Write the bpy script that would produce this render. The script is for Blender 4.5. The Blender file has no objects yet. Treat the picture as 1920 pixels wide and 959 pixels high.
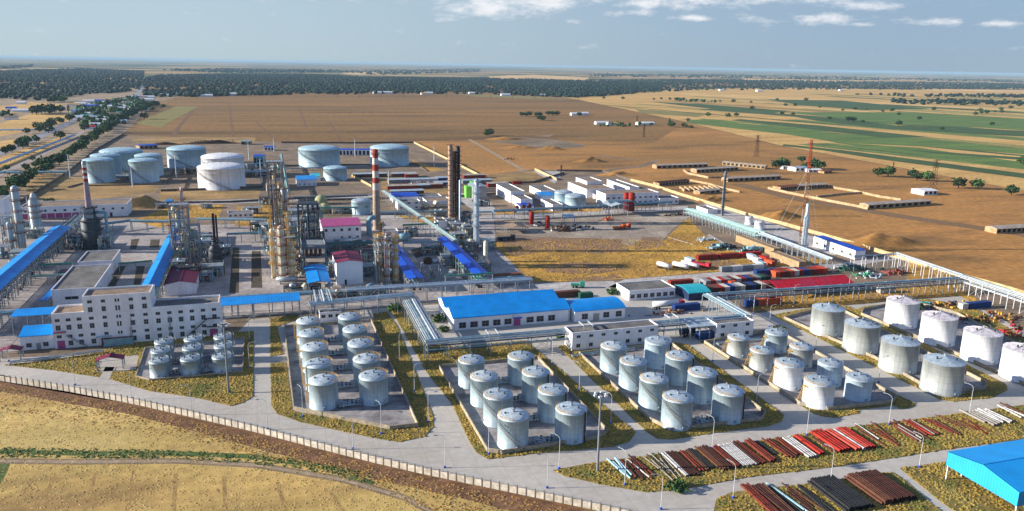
import bpy, math, random
import numpy as np
from mathutils import Vector
R=math.radians; PI=math.pi
S=bpy.context.scene; COL=S.collection
rnd=random.Random(7); nrg=np.random.default_rng(11)
# ------------------------------------------------------------------ camera
CH=100.0; FPX=1470.0
YAW=R(17.7); ROLL=math.atan(33/1920.); PITCH=math.atan(358*math.cos(ROLL)/FPX)
fw=np.array([math.sin(YAW)*math.cos(PITCH),math.cos(YAW)*math.cos(PITCH),-math.sin(PITCH)])
_r0=np.array([math.cos(YAW),-math.sin(YAW),0.]); _u0=np.cross(_r0,fw)
cr=_r0*math.cos(ROLL)+_u0*math.sin(ROLL); cu=_u0*math.cos(ROLL)-_r0*math.sin(ROLL)
cd=bpy.data.cameras.new('camera'); cam=bpy.data.objects.new('camera',cd); COL.objects.link(cam)
from mathutils import Matrix
M=Matrix(((cr[0],cu[0],-fw[0],0),(cr[1],cu[1],-fw[1],0),(cr[2],cu[2],-fw[2],CH),(0,0,0,1)))
cam.matrix_world=M
cd.sensor_width=36; cd.lens=36*FPX/1920; cd.clip_start=1; cd.clip_end=80000
S.camera=cam
# ------------------------------------------------------------------ light
SUN_EL=R(17); SUN_TR=R(-13.3)          # height of the sun; direction its light travels
w=bpy.data.worlds.new('World'); S.world=w; w.use_nodes=True
nt=w.node_tree; nt.nodes.clear(); N=nt.nodes.new; L=nt.links.new
out=N('ShaderNodeOutputWorld'); bg=N('ShaderNodeBackground'); sky=N('ShaderNodeTexSky')
sky.sky_type='NISHITA'; sky.sun_disc=False; sky.sun_elevation=SUN_EL
tosun=(-math.cos(SUN_TR),-math.sin(SUN_TR))
sky.sun_rotation=math.atan2(tosun[0],tosun[1])%(2*PI)
sky.air_density=1.0; sky.dust_density=0.3; sky.ozone_density=2.5; sky.altitude=300
bg.inputs['Strength'].default_value=0.053
# clouds: noise on the sky direction, flattened to a deck
tc=N('ShaderNodeTexCoord'); sp=N('ShaderNodeSeparateXYZ'); L(tc.outputs['Generated'],sp.inputs[0])
def mth(op,a,b=None,c=None,clamp=False):
    n=N('ShaderNodeMath'); n.operation=op; n.use_clamp=clamp
    for i,x in enumerate((a,b,c)):
        if x is None: continue
        if isinstance(x,(int,float)): n.inputs[i].default_value=x
        else: L(x,n.inputs[i])
    return n.outputs[0]
CLX=3.1
az=mth('ARCTAN2',sp.outputs[0],sp.outputs[1])
el=mth('ARCSINE',sp.outputs[2])
cmb=N('ShaderNodeCombineXYZ'); L(mth('ADD',mth('MULTIPLY',az,24.),CLX),cmb.inputs[0]); L(mth('MULTIPLY',el,62.),cmb.inputs[1])
n1=N('ShaderNodeTexNoise'); n1.inputs['Scale'].default_value=1.0; n1.inputs['Detail'].default_value=8; n1.inputs['Roughness'].default_value=.66
L(cmb.outputs[0],n1.inputs['Vector'])
n2=N('ShaderNodeTexNoise'); n2.inputs['Scale'].default_value=.30; n2.inputs['Detail'].default_value=3
L(cmb.outputs[0],n2.inputs['Vector'])
elmask=N('ShaderNodeMapRange'); elmask.interpolation_type='SMOOTHSTEP'
L(el,elmask.inputs[0]); elmask.inputs[1].default_value=R(1.9); elmask.inputs[2].default_value=R(3.4)
azmask=N('ShaderNodeMapRange'); azmask.interpolation_type='SMOOTHSTEP'
L(az,azmask.inputs[0]); azmask.inputs[1].default_value=R(6); azmask.inputs[2].default_value=R(15)
azm=mth('ADD',mth('MULTIPLY',azmask.outputs[0],.75),.25)
dens=N('ShaderNodeMapRange'); dens.interpolation_type='SMOOTHSTEP'
L(mth('ADD',n1.outputs[0],mth('MULTIPLY',mth('SUBTRACT',n2.outputs[0],.5),.7)),dens.inputs[0])
dens.inputs[1].default_value=.47; dens.inputs[2].default_value=.62
spots=None
for a0,e0,sa,se,k in ((16.2,4.0,3.9,.8,1.15),(20.,4.4,3.6,.7,1.),(13.,4.6,3.,.5,.8),(30.,3.3,1.7,.22,.9),(26.,3.6,2.2,.3,.75),(33.6,3.35,1.4,.35,.95),(38.4,3.2,2.,.4,1.),(42.,4.1,4.,.4,.7),(31.,4.5,5.,.4,.8),(40.5,2.9,.9,.2,.7),(44.8,3.,1.9,.25,.95),(48.,2.9,1.3,.25,.9),(22.,2.95,.9,.18,.6),(27.,4.3,4.,.5,.72),(36.,4.5,5.,.35,.7),(3.,4.2,6.,.3,.5),(-6.,4.4,5.,.4,.6)):
    u=mth('DIVIDE',mth('SUBTRACT',az,R(a0)),R(sa)); v=mth('DIVIDE',mth('SUBTRACT',el,R(e0)),R(se)); q=mth('MULTIPLY',mth('EXPONENT',mth('MULTIPLY',mth('ADD',mth('MULTIPLY',u,u),mth('MULTIPLY',v,v)),-1.)),k)
    spots=q if spots is None else mth('MAXIMUM',spots,q)
cs=N('ShaderNodeMapRange'); cs.interpolation_type='SMOOTHSTEP'; L(mth('ADD',mth('MULTIPLY',n1.outputs[0],1.0),mth('MULTIPLY',spots,.34)),cs.inputs[0]); cs.inputs[1].default_value=.58; cs.inputs[2].default_value=.95
cl=mth('MULTIPLY',cs.outputs[0],1.,clamp=True)
thin=N('ShaderNodeMapRange'); L(n2.outputs[0],thin.inputs[0]); thin.inputs[1].default_value=.35; thin.inputs[2].default_value=.75
hi=N('ShaderNodeMapRange'); hi.interpolation_type='SMOOTHSTEP'; L(el,hi.inputs[0]); hi.inputs[1].default_value=R(0.3); hi.inputs[2].default_value=R(6)
grade=N('ShaderNodeMix'); grade.data_type='RGBA'; grade.blend_type='MULTIPLY'; grade.inputs[0].default_value=1.; L(sky.outputs[0],grade.inputs['A']); grade.inputs['B'].default_value=(.66,.83,1.16,1)   # blue-grey summer air
tint=N('ShaderNodeMix'); tint.data_type='RGBA'; tint.blend_type='MIX'
L(grade.outputs['Result'],tint.inputs['A'])
tint.inputs['B'].default_value=(3.7,4.4,5.4,1); L(mth('MULTIPLY',mth('MULTIPLY',thin.outputs[0],hi.outputs[0]),.55),tint.inputs[0])
bank=N('ShaderNodeMix'); bank.data_type='RGBA'; bz=N('ShaderNodeMapRange'); bz.interpolation_type='SMOOTHSTEP'; L(az,bz.inputs[0]); bz.inputs[1].default_value=R(-8); bz.inputs[2].default_value=R(48)
L(bz.outputs[0],bank.inputs[0]); bank.inputs['A'].default_value=(3.65,4.6,5.2,1); bank.inputs['B'].default_value=(2.3,3.15,4.2,1)
bf=N('ShaderNodeMapRange'); bf.interpolation_type='SMOOTHSTEP'; L(el,bf.inputs[0]); bf.inputs[1].default_value=R(3); bf.inputs[2].default_value=R(18); bf.inputs[3].default_value=.85; bf.inputs[4].default_value=0.
low=N('ShaderNodeMix'); low.data_type='RGBA'; L(bf.outputs[0],low.inputs[0]); L(tint.outputs['Result'],low.inputs['A']); L(bank.outputs['Result'],low.inputs['B'])
mx=N('ShaderNodeMix'); mx.data_type='RGBA'
L(mth('MULTIPLY',cl,.85),mx.inputs[0]); L(low.outputs['Result'],mx.inputs['A']); mx.inputs['B'].default_value=(7.2,7.2,7.4,1)
L(mx.outputs['Result'],bg.inputs['Color']); L(bg.outputs[0],out.inputs[0])
sl=bpy.data.lights.new('sun','SUN'); sl.energy=3.9; sl.angle=R(.55); sl.color=(1.0,.91,.78)
so=bpy.data.objects.new('sun',sl); COL.objects.link(so)
dv=Vector((math.cos(SUN_EL)*math.cos(SUN_TR),math.cos(SUN_EL)*math.sin(SUN_TR),-math.sin(SUN_EL)))
so.rotation_euler=dv.to_track_quat('-Z','Y').to_euler(); so.location=(-300,300,300)
S.view_settings.view_transform='Standard'; S.view_settings.look='None'; S.view_settings.gamma=1
S.view_settings.exposure=1.36; S.view_settings.use_curve_mapping=False
HAZE=.00004
S.cycles.volume_bounces=1; S.cycles.max_bounces=6
# ------------------------------------------------------------------ measuring from the photograph (1920x959), onto real planes
def G(px,py,z=0.):
    d=fw*FPX+cr*(px-960)-cu*(py-479.5); t=(z-CH)/d[2]
    return float(d[0]*t),float(d[1]*t)
def P(x,y,z=0.):
    v=np.array([x,y,z-CH]); k=v@fw
    return 960+FPX*(v@cr)/k,479.5-FPX*(v@cu)/k
def hgt(x,y,py):
    lo,hi=-2.,160.
    for _ in range(40):
        m=(lo+hi)/2
        if P(x,y,m)[1]>py: lo=m
        else: hi=m
    return lo
def xat(y,px,z=0.):
    lo,hi=-600.,3000.
    for _ in range(50):
        m=(lo+hi)/2
        if P(m,y,z)[0]<px: lo=m
        else: hi=m
    return lo
def gp(pts,z=0.): return [G(a,b,z) for a,b in pts]
def mpp(x,y): return float((np.array([x,y,-CH])@fw)/FPX)      # metres per photo pixel
# ------------------------------------------------------------------ colour and materials
def sr(h):
    v=[int(h[i:i+2],16)/255 for i in (0,2,4)]
    return tuple((x/12.92 if x<=.04045 else ((x+.055)/1.055)**2.4) for x in v)+(1,)
MATS={}
def mat(name,c1,c2=None,scale=.5,rough=.8,metal=0.,bump=0.,stretch=(1,1,1),c3=None,rand=0.,detail=5,seam=None,lo=.35,hi=.65,fine=0.,finea=.28,seama=.45,broad=0.):
    if name in MATS: return MATS[name]
    m=bpy.data.materials.new(name); m.use_nodes=True; nt=m.node_tree
    N=nt.nodes.new; L=nt.links.new; b=nt.nodes['Principled BSDF']
    b.inputs['Roughness'].default_value=rough; b.inputs['Metallic'].default_value=metal
    if 'Specular IOR Level' in b.inputs: b.inputs['Specular IOR Level'].default_value=.25 if metal==0 else .5
    c1=sr(c1) if isinstance(c1,str) else c1; c2=(sr(c2) if isinstance(c2,str) else c2) or tuple(x*.8 for x in c1[:3])+(1,)
    tc=N('ShaderNodeTexCoord'); mp=N('ShaderNodeMapping'); L(tc.outputs['Object'],mp.inputs[0]); mp.inputs['Scale'].default_value=stretch
    n=N('ShaderNodeTexNoise'); n.inputs['Scale'].default_value=scale; n.inputs['Detail'].default_value=detail; n.inputs['Roughness'].default_value=.6
    L(mp.outputs[0],n.inputs['Vector'])
    rp=N('ShaderNodeValToRGB'); rp.color_ramp.elements[0].position=lo; rp.color_ramp.elements[1].position=hi
    rp.color_ramp.elements[0].color=c1; rp.color_ramp.elements[1].color=c2
    if c3:
        e=rp.color_ramp.elements.new((lo+hi)/2); e.color=sr(c3) if isinstance(c3,str) else c3
    L(n.outputs[0],rp.inputs[0]); col=rp.outputs[0]
    if fine:
        nf=N('ShaderNodeTexNoise'); nf.inputs['Scale'].default_value=fine; nf.inputs['Detail'].default_value=4; L(tc.outputs['Object'],nf.inputs['Vector'])
        mr=N('ShaderNodeMapRange'); L(nf.outputs[0],mr.inputs[0]); mr.inputs[1].default_value=.3; mr.inputs[2].default_value=.7; mr.inputs[3].default_value=1-finea; mr.inputs[4].default_value=1+finea*.7
        v=N('ShaderNodeVectorMath'); v.operation='SCALE'; L(col,v.inputs[0]); L(mr.outputs[0],v.inputs['Scale']); col=v.outputs[0]
    if broad:
        nb_=N('ShaderNodeTexNoise'); nb_.inputs['Scale'].default_value=broad; nb_.inputs['Detail'].default_value=4; L(mp.outputs[0],nb_.inputs['Vector'])
        br=N('ShaderNodeValToRGB'); br.color_ramp.elements[0].position=.32; br.color_ramp.elements[1].position=.68; br.color_ramp.elements[0].color=(.70,.72,.66,1); br.color_ramp.elements[1].color=(1.12,1.06,1.0,1); L(nb_.outputs[0],br.inputs[0])
        bm=N('ShaderNodeMix'); bm.data_type='RGBA'; bm.blend_type='MULTIPLY'; bm.inputs[0].default_value=1; L(col,bm.inputs['A']); L(br.outputs[0],bm.inputs['B']); col=bm.outputs['Result']
    if rand:
        oi=N('ShaderNodeObjectInfo'); mr=N('ShaderNodeMapRange'); L(oi.outputs['Random'],mr.inputs[0]); mr.inputs[3].default_value=1-rand; mr.inputs[4].default_value=1+rand*.6
        v=N('ShaderNodeVectorMath'); v.operation='SCALE'; L(col,v.inputs[0]); L(mr.outputs[0],v.inputs['Scale']); col=v.outputs[0]
    if seam:   # regular thin joints: ('polar',nseg,dz) or ('x',pitch) / ('y',pitch) / ('xy',pitch)
        sx=N('ShaderNodeSeparateXYZ'); L(tc.outputs['Object'],sx.inputs[0])
        def mt(op,a,bb=None):
            q=N('ShaderNodeMath'); q.operation=op
            for i,x in enumerate((a,bb)):
                if x is None: continue
                if isinstance(x,(int,float)): q.inputs[i].default_value=x
                else: L(x,q.inputs[i])
            return q.outputs[0]
        def line(v,wd): return mt('LESS_THAN',mt('FRACT',v),wd)
        if seam[0]=='polar':
            a=mt('MULTIPLY',mt('ARCTAN2',sx.outputs[1],sx.outputs[0]),seam[1]/(2*PI)); ms=mt('MAXIMUM',line(mt('ADD',a,100.),.07),line(mt('DIVIDE',sx.outputs[2],seam[2]),.05))
        elif seam[0]=='xy': ms=mt('MAXIMUM',line(mt('ADD',mt('DIVIDE',sx.outputs[0],seam[1]),1000.),.05),line(mt('ADD',mt('DIVIDE',sx.outputs[1],seam[1]),1000.),.05))
        else: ms=line(mt('ADD',mt('DIVIDE',sx.outputs['xyz'.index(seam[0])],seam[1]),1000.),.14)
        dk=N('ShaderNodeMix'); dk.data_type='RGBA'; dk.blend_type='MULTIPLY'; L(mt('MULTIPLY',ms,seama),dk.inputs[0]); L(col,dk.inputs['A']); dk.inputs['B'].default_value=(.35,.33,.3,1); col=dk.outputs['Result']
    L(col,b.inputs['Base Color'])
    if bump:
        bp=N('ShaderNodeBump'); bp.inputs['Strength'].default_value=min(1,bump); bp.inputs['Distance'].default_value=bump
        nb=N('ShaderNodeTexNoise'); nb.inputs['Scale'].default_value=fine or scale*4; nb.inputs['Detail'].default_value=6; L(tc.outputs['Object'],nb.inputs['Vector'])
        L(nb.outputs[0],bp.inputs['Height']); L(bp.outputs[0],b.inputs['Normal'])
    MATS[name]=m; return m
# ------------------------------------------------------------------ mesh builder
class MB:
    def __init__(s): s.v=[]; s.f=[]; s.m=[]; s.cur=0
    def face(s,pts):
        n=len(s.v); s.v+= [tuple(p) for p in pts]; s.f.append(tuple(range(n,n+len(pts)))); s.m.append(s.cur)
    def box(s,x0,y0,z0,x1,y1,z1):
        n=len(s.v)
        s.v+=[(x0,y0,z0),(x1,y0,z0),(x1,y1,z0),(x0,y1,z0),(x0,y0,z1),(x1,y0,z1),(x1,y1,z1),(x0,y1,z1)]
        for q in ((3,2,1,0),(4,5,6,7),(0,1,5,4),(1,2,6,5),(2,3,7,6),(3,0,4,7)): s.f.append(tuple(n+i for i in q)); s.m.append(s.cur)
        return s
    def tube(s,a,b,r,n=8,r1=None,cap=True):
        a=Vector(a); b=Vector(b); d=b-a
        if d.length<1e-6: return s
        d.normalize(); up=Vector((0,0,1)) if abs(d.z)<.95 else Vector((1,0,0))
        x=d.cross(up).normalized(); y=x.cross(d) ; r1=r if r1 is None else r1
        k=len(s.v)
        for (c,rr) in ((a,r),(b,r1)):
            for i in range(n):
                t=2*PI*i/n; s.v.append(tuple(c+x*(math.cos(t)*rr)+y*(math.sin(t)*rr)))
        for i in range(n):
            j=(i+1)%n; s.f.append((k+i,k+j,k+n+j,k+n+i)); s.m.append(s.cur)
        if cap: s.f.append(tuple(k+i for i in range(n))[::-1]); s.f.append(tuple(k+n+i for i in range(n))); s.m+=[s.cur]*2
        return s
    def bar(s,a,b,t): return s.tube(a,b,t*.7,4)
    def path(s,pts,r,n=6):
        for a,b in zip(pts,pts[1:]): s.tube(a,b,r,n)
        return s
    def lathe(s,prof,n=32,cx=0,cy=0,capb=False,capt=False):
        k=len(s.v)
        for (r,z) in prof:
            for i in range(n):
                t=2*PI*i/n; s.v.append((cx+math.cos(t)*r,cy+math.sin(t)*r,z))
        for j in range(len(prof)-1):
            for i in range(n):
                i2=(i+1)%n; s.f.append((k+j*n+i,k+j*n+i2,k+(j+1)*n+i2,k+(j+1)*n+i)); s.m.append(s.cur)
        if capt: s.f.append(tuple(k+(len(prof)-1)*n+i for i in range(n))); s.m.append(s.cur)
        if capb: s.f.append(tuple(k+i for i in range(n))[::-1]); s.m.append(s.cur)
        return s
    def prism(s,pts,z0,z1):
        a=sum(p[0]*q[1]-q[0]*p[1] for p,q in zip(pts,pts[1:]+pts[:1]))
        if a<0: pts=pts[::-1]
        n=len(pts); k=len(s.v)
        s.v+=[(p[0],p[1],z0) for p in pts]+[(p[0],p[1],z1) for p in pts]
        s.f.append(tuple(k+n+i for i in range(n))); s.m.append(s.cur)
        for i in range(n):
            j=(i+1)%n; s.f.append((k+i,k+j,k+n+j,k+n+i)); s.m.append(s.cur)
        return s
    def wall(s,pts,t,h,z0=0.,closed=False):
        q=pts+[pts[0]] if closed else pts
        for a,b in zip(q,q[1:]):
            dx,dy=b[0]-a[0],b[1]-a[1]; l=math.hypot(dx,dy)
            if l<.05: continue
            nx,ny=-dy/l*t/2,dx/l*t/2; ex,ey=dx/l*t/2,dy/l*t/2
            s.prism([(a[0]-ex+nx,a[1]-ey+ny),(a[0]-ex-nx,a[1]-ey-ny),(b[0]-ex-nx,b[1]-ey-ny),(b[0]-ex+nx,b[1]-ey+ny)],z0,z0+h)
        return s
    def mesh(s,name,mats,smooth=False):
        me=bpy.data.meshes.new(name); me.from_pydata(s.v,[],s.f)
        for m in (mats if isinstance(mats,(list,tuple)) else [mats]): me.materials.append(m)
        me.polygons.foreach_set('material_index',s.m)
        if smooth: me.polygons.foreach_set('use_smooth',[len(f)<=4 for f in s.f])
        me.update(); return me
def link(name,data,loc=(0,0,0),rz=0,parent=None):
    o=bpy.data.objects.new(name,data); COL.objects.link(o); o.location=loc; o.rotation_euler=(0,0,rz)
    if parent: o.parent=parent
    return o
LABELS={}
def tag(o,label,cat,group=None):
    label=' '.join(label.split()); n=len(label.split())
    if n<4 or n>16: print('LABEL LENGTH',n,label)
    if label in LABELS and LABELS[label]!=(group or '?'): print('LABEL DUP',label)
    LABELS[label]=group or '?'
    o['label']=label; o['category']=cat
    if group: o['group']=group
    return o
def thing(name,label,cat,loc=(0,0,0),rz=0,group=None): return tag(link(name,None,loc,rz),label,cat,group)
def part(name,mb,m,parent,loc=(0,0,0),smooth=False,label=None):
    o=link(name,mb.mesh(name,m,smooth) if isinstance(mb,MB) else mb,loc,0,parent)
    if label: o['label']=label
    return o
def solo(name,mb,m,label,cat,group=None,loc=(0,0,0),rz=0,smooth=False):
    return tag(link(name,mb.mesh(name,m,smooth) if isinstance(mb,MB) else mb,loc,rz),label,cat,group)
def struct(name,mb,m,kind='structure'):
    o=link(name,mb.mesh(name,m)); o['kind']=kind; return o
def dup(root,loc,rz,label,group=None):
    r=root.copy(); COL.objects.link(r); r.location=loc; r.rotation_euler=(0,0,rz); tag(r,label,root['category'],group or root.get('group'))
    for ch in root.children:
        c=ch.copy(); COL.objects.link(c); c.parent=r
    return r
ORD='first second third fourth fifth sixth seventh eighth ninth tenth eleventh twelfth thirteenth fourteenth fifteenth sixteenth seventeenth eighteenth nineteenth twentieth'.split()
TENS={2:'twenty',3:'thirty',4:'forty',5:'fifty',6:'sixty',7:'seventy',8:'eighty',9:'ninety'}
def od(i):
    if i<20: return ORD[i]
    n=i+1; t,u=divmod(n,10)
    return TENS[t][:-1]+'ieth' if u==0 else TENS[t]+'-'+ORD[u-1]
# ------------------------------------------------------------------ palette
m_soil=mat('site_soil','98806a','736253',.06,.95,fine=.8,c3='7d6d5a',detail=8)
m_conc=mat('concrete_paving','c2bbb0','b0a99f',.03,.85,finea=.1,fine=.5,c3='b5b0a8',detail=8,seam=('xy',6.),seama=.16)
m_yard=mat('yard_paving','bab1a9','918881',.045,.85,fine=.5,c3='a49b97',detail=8,seam=('xy',5.),seama=.12)
m_pad=mat('bund_concrete','a09b9a','5c585c',.12,.9,fine=.5,c3='8f8a89',detail=8,lo=.36,hi=.68)
m_verge=mat('verge_soil','8c7a44','646034',.12,.95,fine=1.1,c3='7c6b36',detail=8)
m_wallc=mat('dike_wall','b3a68f','8d8372',.3,.9,fine=1.5)
m_white=mat('white_render','f0eff2','dcdadd',.25,.7,stretch=(1,1,.2),fine=.9,finea=.07,detail=6)
m_white2=mat('clean_white_cladding','eceef2','dde0e5',.2,.6)
m_flat=mat('bitumen_roof','7d7a76','5d5b5a',.15,.9,fine=1.)
m_tanroof=mat('tan_roof','94806e','7c6a5a',.3,.9,fine=1.)
m_blue=mat('bright_blue_sheet','108fe2','0f80cc',.2,.45,seam=('x',1.0),rand=.06)
m_blue2=mat('deep_blue_sheet','1250c4','0f46b0',.2,.45,seam=('y',1.0),rand=.06)
m_bluey=mat('bright_blue_sheet_long','108fe2','0d78c4',.2,.45,seam=('y',1.0),rand=.06)
m_navy=mat('navy_steel','1c2f55','172646',.4,.6)
m_maroon=mat('maroon_sheet','7c2946','6a2340',.4,.6,seam=('y',1.))
m_pink=mat('pink_sheet','b4568a','a34b7c',.4,.6,seam=('x',1.))
m_red=mat('red_sheet','c01226','b02a44',.12,.55,c3='c01830',fine=.7)
m_cyan=mat('cyan_sheet','33b8c4','2ba5b4',.3,.5,seam=('x',1.))
m_glass=mat('window_glass',(.02,.024,.03,1),(.03,.035,.045,1),.3,.2)
m_frame=mat('window_frame','9a9a9c','8a8a8c',.5,.6)
m_galv=mat('galvanised_cladding','b4c4cc','8ca5b2',.5,.45,.22,stretch=(1,1,.12),c3='a2b5be',seam=('polar',26,1.5),rand=.05,fine=.5,finea=.09,lo=.3,hi=.7)
m_galvr=mat('galvanised_roof','bccad4','a0b2be',.4,.5,.3,rand=.06,fine=1.2)
m_rustr=mat('rust_stained_roof','bac8d0','94593c',.35,.6,.2,rand=.05,fine=1.2,lo=.5,hi=.72,c3='97a2a8')
m_twhite=mat('white_tank_paint','e8ebef','d4d6d9',.5,.55,stretch=(1,1,.12),seam=('polar',20,1.6),fine=.4,finea=.06)
m_twroof=mat('white_wrinkled_roof','d0ccd4','a8a4ac',.5,.6,fine=1.4)
m_tgrey=mat('grey_tank_cladding','b4b8b6','949c9d',.45,.5,.25,stretch=(1,1,.1),seam=('polar',30,2.2),fine=.4,finea=.09,c3='a6acaa')
m_tblue=mat('pale_blue_tank_paint','bccfdc','a6bccb',.3,.5,seam=('polar',20,1.6))
m_bigt=mat('big_tank_paint','a9c2ce','93b0be',.06,.5,.1,stretch=(1,1,.3),seam=('polar',24,2.4),fine=.25,finea=.07)
m_bigr=mat('big_tank_roof','b0ccd8','9cbcca',.1,.5,.1,fine=.4)
m_steel=mat('painted_steel','a0aab2','828e98',.6,.55,.3,rand=.08)
m_steeld=mat('dark_steel','3d444b','272c32',.5,.6,.3)
m_pipe=mat('silver_pipe','bcc6cd','9faab3',.5,.4,.5,rand=.12)
m_pipec=mat('cyan_grey_pipe','7fa7b4','6a93a2',.5,.5,.1,rand=.1)
m_green=mat('green_pipe','3f9a86','37806f',.5,.55,rand=.06)
m_teal=mat('pale_teal_steel','8fbdb0','7aa89c',.5,.6)
m_rust=mat('rusty_steel','94593a','5c3828',.7,.85,fine=2.,rand=.1)
m_rustd=mat('dark_rust','4a2a22','2f1c18',.7,.85,rand=.1)
m_yellow=mat('yellow_handrail','d0a042','b08a40',.7,.7)
m_cream=mat('cream_insulation','dfd8bf','bdb398',.3,.6,.1,fine=1.)
m_tan=mat('tan_column','b09a86','8f7966',.3,.7,stretch=(1,1,2),fine=1.)
m_black=mat('black_rubber','1a1a1c','101012',.5,.7)
m_lamp=mat('lamp_post_paint','c9ccd0','b8bcc0',.5,.5)
m_lampd=mat('mast_grey_paint','7c838a','6c737a',.5,.5)
m_redp=mat('chimney_red','a8341a','92301c',.3,.7,fine=1.5)
m_whitep=mat('chimney_white','d2cfc8','bdb9b0',.3,.7,fine=1.5)
m_bark=mat('bark','4a3b2c','382c20',1.,.95)
def leafmat(n,a,b,c): return mat(n,a,b,.35,.8,c3=c,rand=.22,fine=.9,lo=.3,hi=.7)
m_leaf=leafmat('leaf_green','33502a','567238','426232')
m_leaf2=leafmat('leaf_dark_green','223e24','3a5a30','2c4a2a')
# ================================================================== THE GROUND
def flat(pts,z):
    m=MB(); a=sum(p[0]*q[1]-q[0]*p[1] for p,q in zip(pts,pts[1:]+pts[:1]))
    m.face([(x,y,z) for x,y in (pts if a>0 else pts[::-1])]); return m
def flats(polys,z):
    m=MB()
    for pts in polys:
        a=sum(p[0]*q[1]-q[0]*p[1] for p,q in zip(pts,pts[1:]+pts[:1])); m.face([(x,y,z) for x,y in (pts if a>0 else pts[::-1])])
    return m
m_plain=mat('dry_plain','8f7040','745a38',.004,.95,stretch=(.5,1.6,1),c3='86683f',fine=.05,detail=9)
m_brown=mat('ploughed_field','866336','684e2c',.006,.95,stretch=(.35,2.2,1),c3='8e6c3c',fine=.12,detail=9,broad=.0022)
m_dirt=mat('bare_plateau','a07843','826238',.012,.95,stretch=(.6,1.6,1),c3='b08045',fine=.25,detail=9,broad=.005)
m_straw=mat('straw_stubble','d2ac68','b68e50',.01,.95,stretch=(.4,2,1),fine=.2,detail=8)
m_crop=mat('green_crop','69803a','4c672e',.02,.9,stretch=(.5,2,1),fine=.3,detail=8)
m_cropd=mat('dark_green_crop','46602f','3a4f2c',.02,.9,fine=.3,detail=8)
m_cropl=mat('pale_green_crop','8c7e48','7a7640',.02,.9,fine=.3)
m_gold=mat('dry_gold_grass','d2a44a','96713c',.035,.95,fine=.4,c3='bb9042',detail=10,lo=.36,hi=.66,finea=.3,stretch=(.7,1.3,1),broad=.03)
m_near=mat('mown_gold_field','dcc07e','9c8052',.028,.95,stretch=(.35,1.3,1),c3='ceb06c',fine=.35,detail=10,bump=.15,lo=.34,hi=.66,finea=.22,broad=.02)
m_earth=mat('brown_bank_earth','86644a','5c4432',.25,.95,stretch=(.6,1.2,1),c3='74543c',fine=1.,finea=.35,bump=.3,detail=9)
m_track=mat('dirt_track','a8957c','94826a',.1,.95,fine=.6)
m_grn=mat('green_ditch_weeds','3f5a2a','5c6a38',.15,.95,fine=1.)
m_asph=mat('grey_road','96969e','84848c',.1,.9,fine=.4)
# one sheet to the horizon
big=MB(); big.face([(-42000,-2000,0),(42000,-2000,0),(42000,60000,0),(-42000,60000,0)])
struct('ground',big,m_plain)
# patchwork farmland beyond the woods
def farm_mat():
    m=bpy.data.materials.new('farm_patchwork'); m.use_nodes=True; nt=m.node_tree; N=nt.nodes.new; L=nt.links.new; b=nt.nodes['Principled BSDF']
    b.inputs['Roughness'].default_value=.95; b.inputs['Specular IOR Level'].default_value=.1
    tc=N('ShaderNodeTexCoord'); mp=N('ShaderNodeMapping'); mp.inputs['Rotation'].default_value=(0,0,R(22)); mp.inputs['Scale'].default_value=(.0011,.0028,1); L(tc.outputs['Object'],mp.inputs[0])
    v=N('ShaderNodeTexVoronoi'); v.distance='CHEBYCHEV'; v.inputs['Scale'].default_value=1.; v.inputs['Randomness'].default_value=.8; L(mp.outputs[0],v.inputs['Vector'])
    s=N('ShaderNodeSeparateColor'); L(v.outputs['Color'],s.inputs[0]); r=N('ShaderNodeValToRGB'); r.color_ramp.interpolation='CONSTANT'; L(s.outputs[0],r.inputs[0])
    e=r.color_ramp.elements; e[0].color=sr('c29a64'); e[1].position=.2; e[1].color=sr('5a6a44')
    for p,c in ((.4,'8a7450'),(.55,'465c42'),(.68,'d0ae78'),(.85,'40543e')): q=e.new(p); q.color=sr(c)
    n=N('ShaderNodeTexNoise'); n.inputs['Scale'].default_value=.01; n.inputs['Detail'].default_value=6; L(tc.outputs['Object'],n.inputs['Vector'])
    mm=N('ShaderNodeMix'); mm.data_type='RGBA'; mm.blend_type='MULTIPLY'; mm.inputs[0].default_value=.5; L(r.outputs[0],mm.inputs['A']); L(n.outputs[0],mm.inputs['B']); L(mm.outputs['Result'],b.inputs['Base Color']); return m
m_farm=farm_mat()
struct('distant_farmland',flat([G(-900,172),G(240,158),G(1100,150),G(1930,168),G(2900,196),(40000,9000),(40000,42000),(-40000,42000),(-40000,6000)],.3),m_farm)
# fields behind the plant
struct('brown_field',flat(gp([(330,183),(560,179),(870,178),(1090,188),(1287,230),(1225,268),(1010,262),(780,265),(530,267),(232,252),(268,222)]),.10),m_brown)
struct('bare_ground',flat(gp([(780,265),(1010,262),(1225,268),(1287,230),(1462,275),(1920,358),(2300,440),(2300,760),(1920,590),(1800,520),(1672,484),(1467,424),(1275,369),(1180,341),(1100,325),(900,330)]),.06),m_dirt)
struct('straw_fields',flat(gp([(1092,189),(1000,172),(1240,168),(1500,165),(1925,172),(2500,178),(2600,470),(1920,358),(1462,273),(1287,229)]),.14),m_straw)
G1=[[(1287,226),(1353,228),(1478,240),(1578,251),(1745,261),(1920,279),(2200,305),(2200,318),(1920,290),(1745,276),(1570,268),(1478,253),(1287,231)],
 [(1557,267),(1724,278),(1920,305),(2200,345),(2200,362),(1920,318),(1641,280)],[(1462,211),(1703,211),(1920,224),(2200,240),(2200,262),(1920,243),(1682,234),(1537,218)]]
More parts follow.
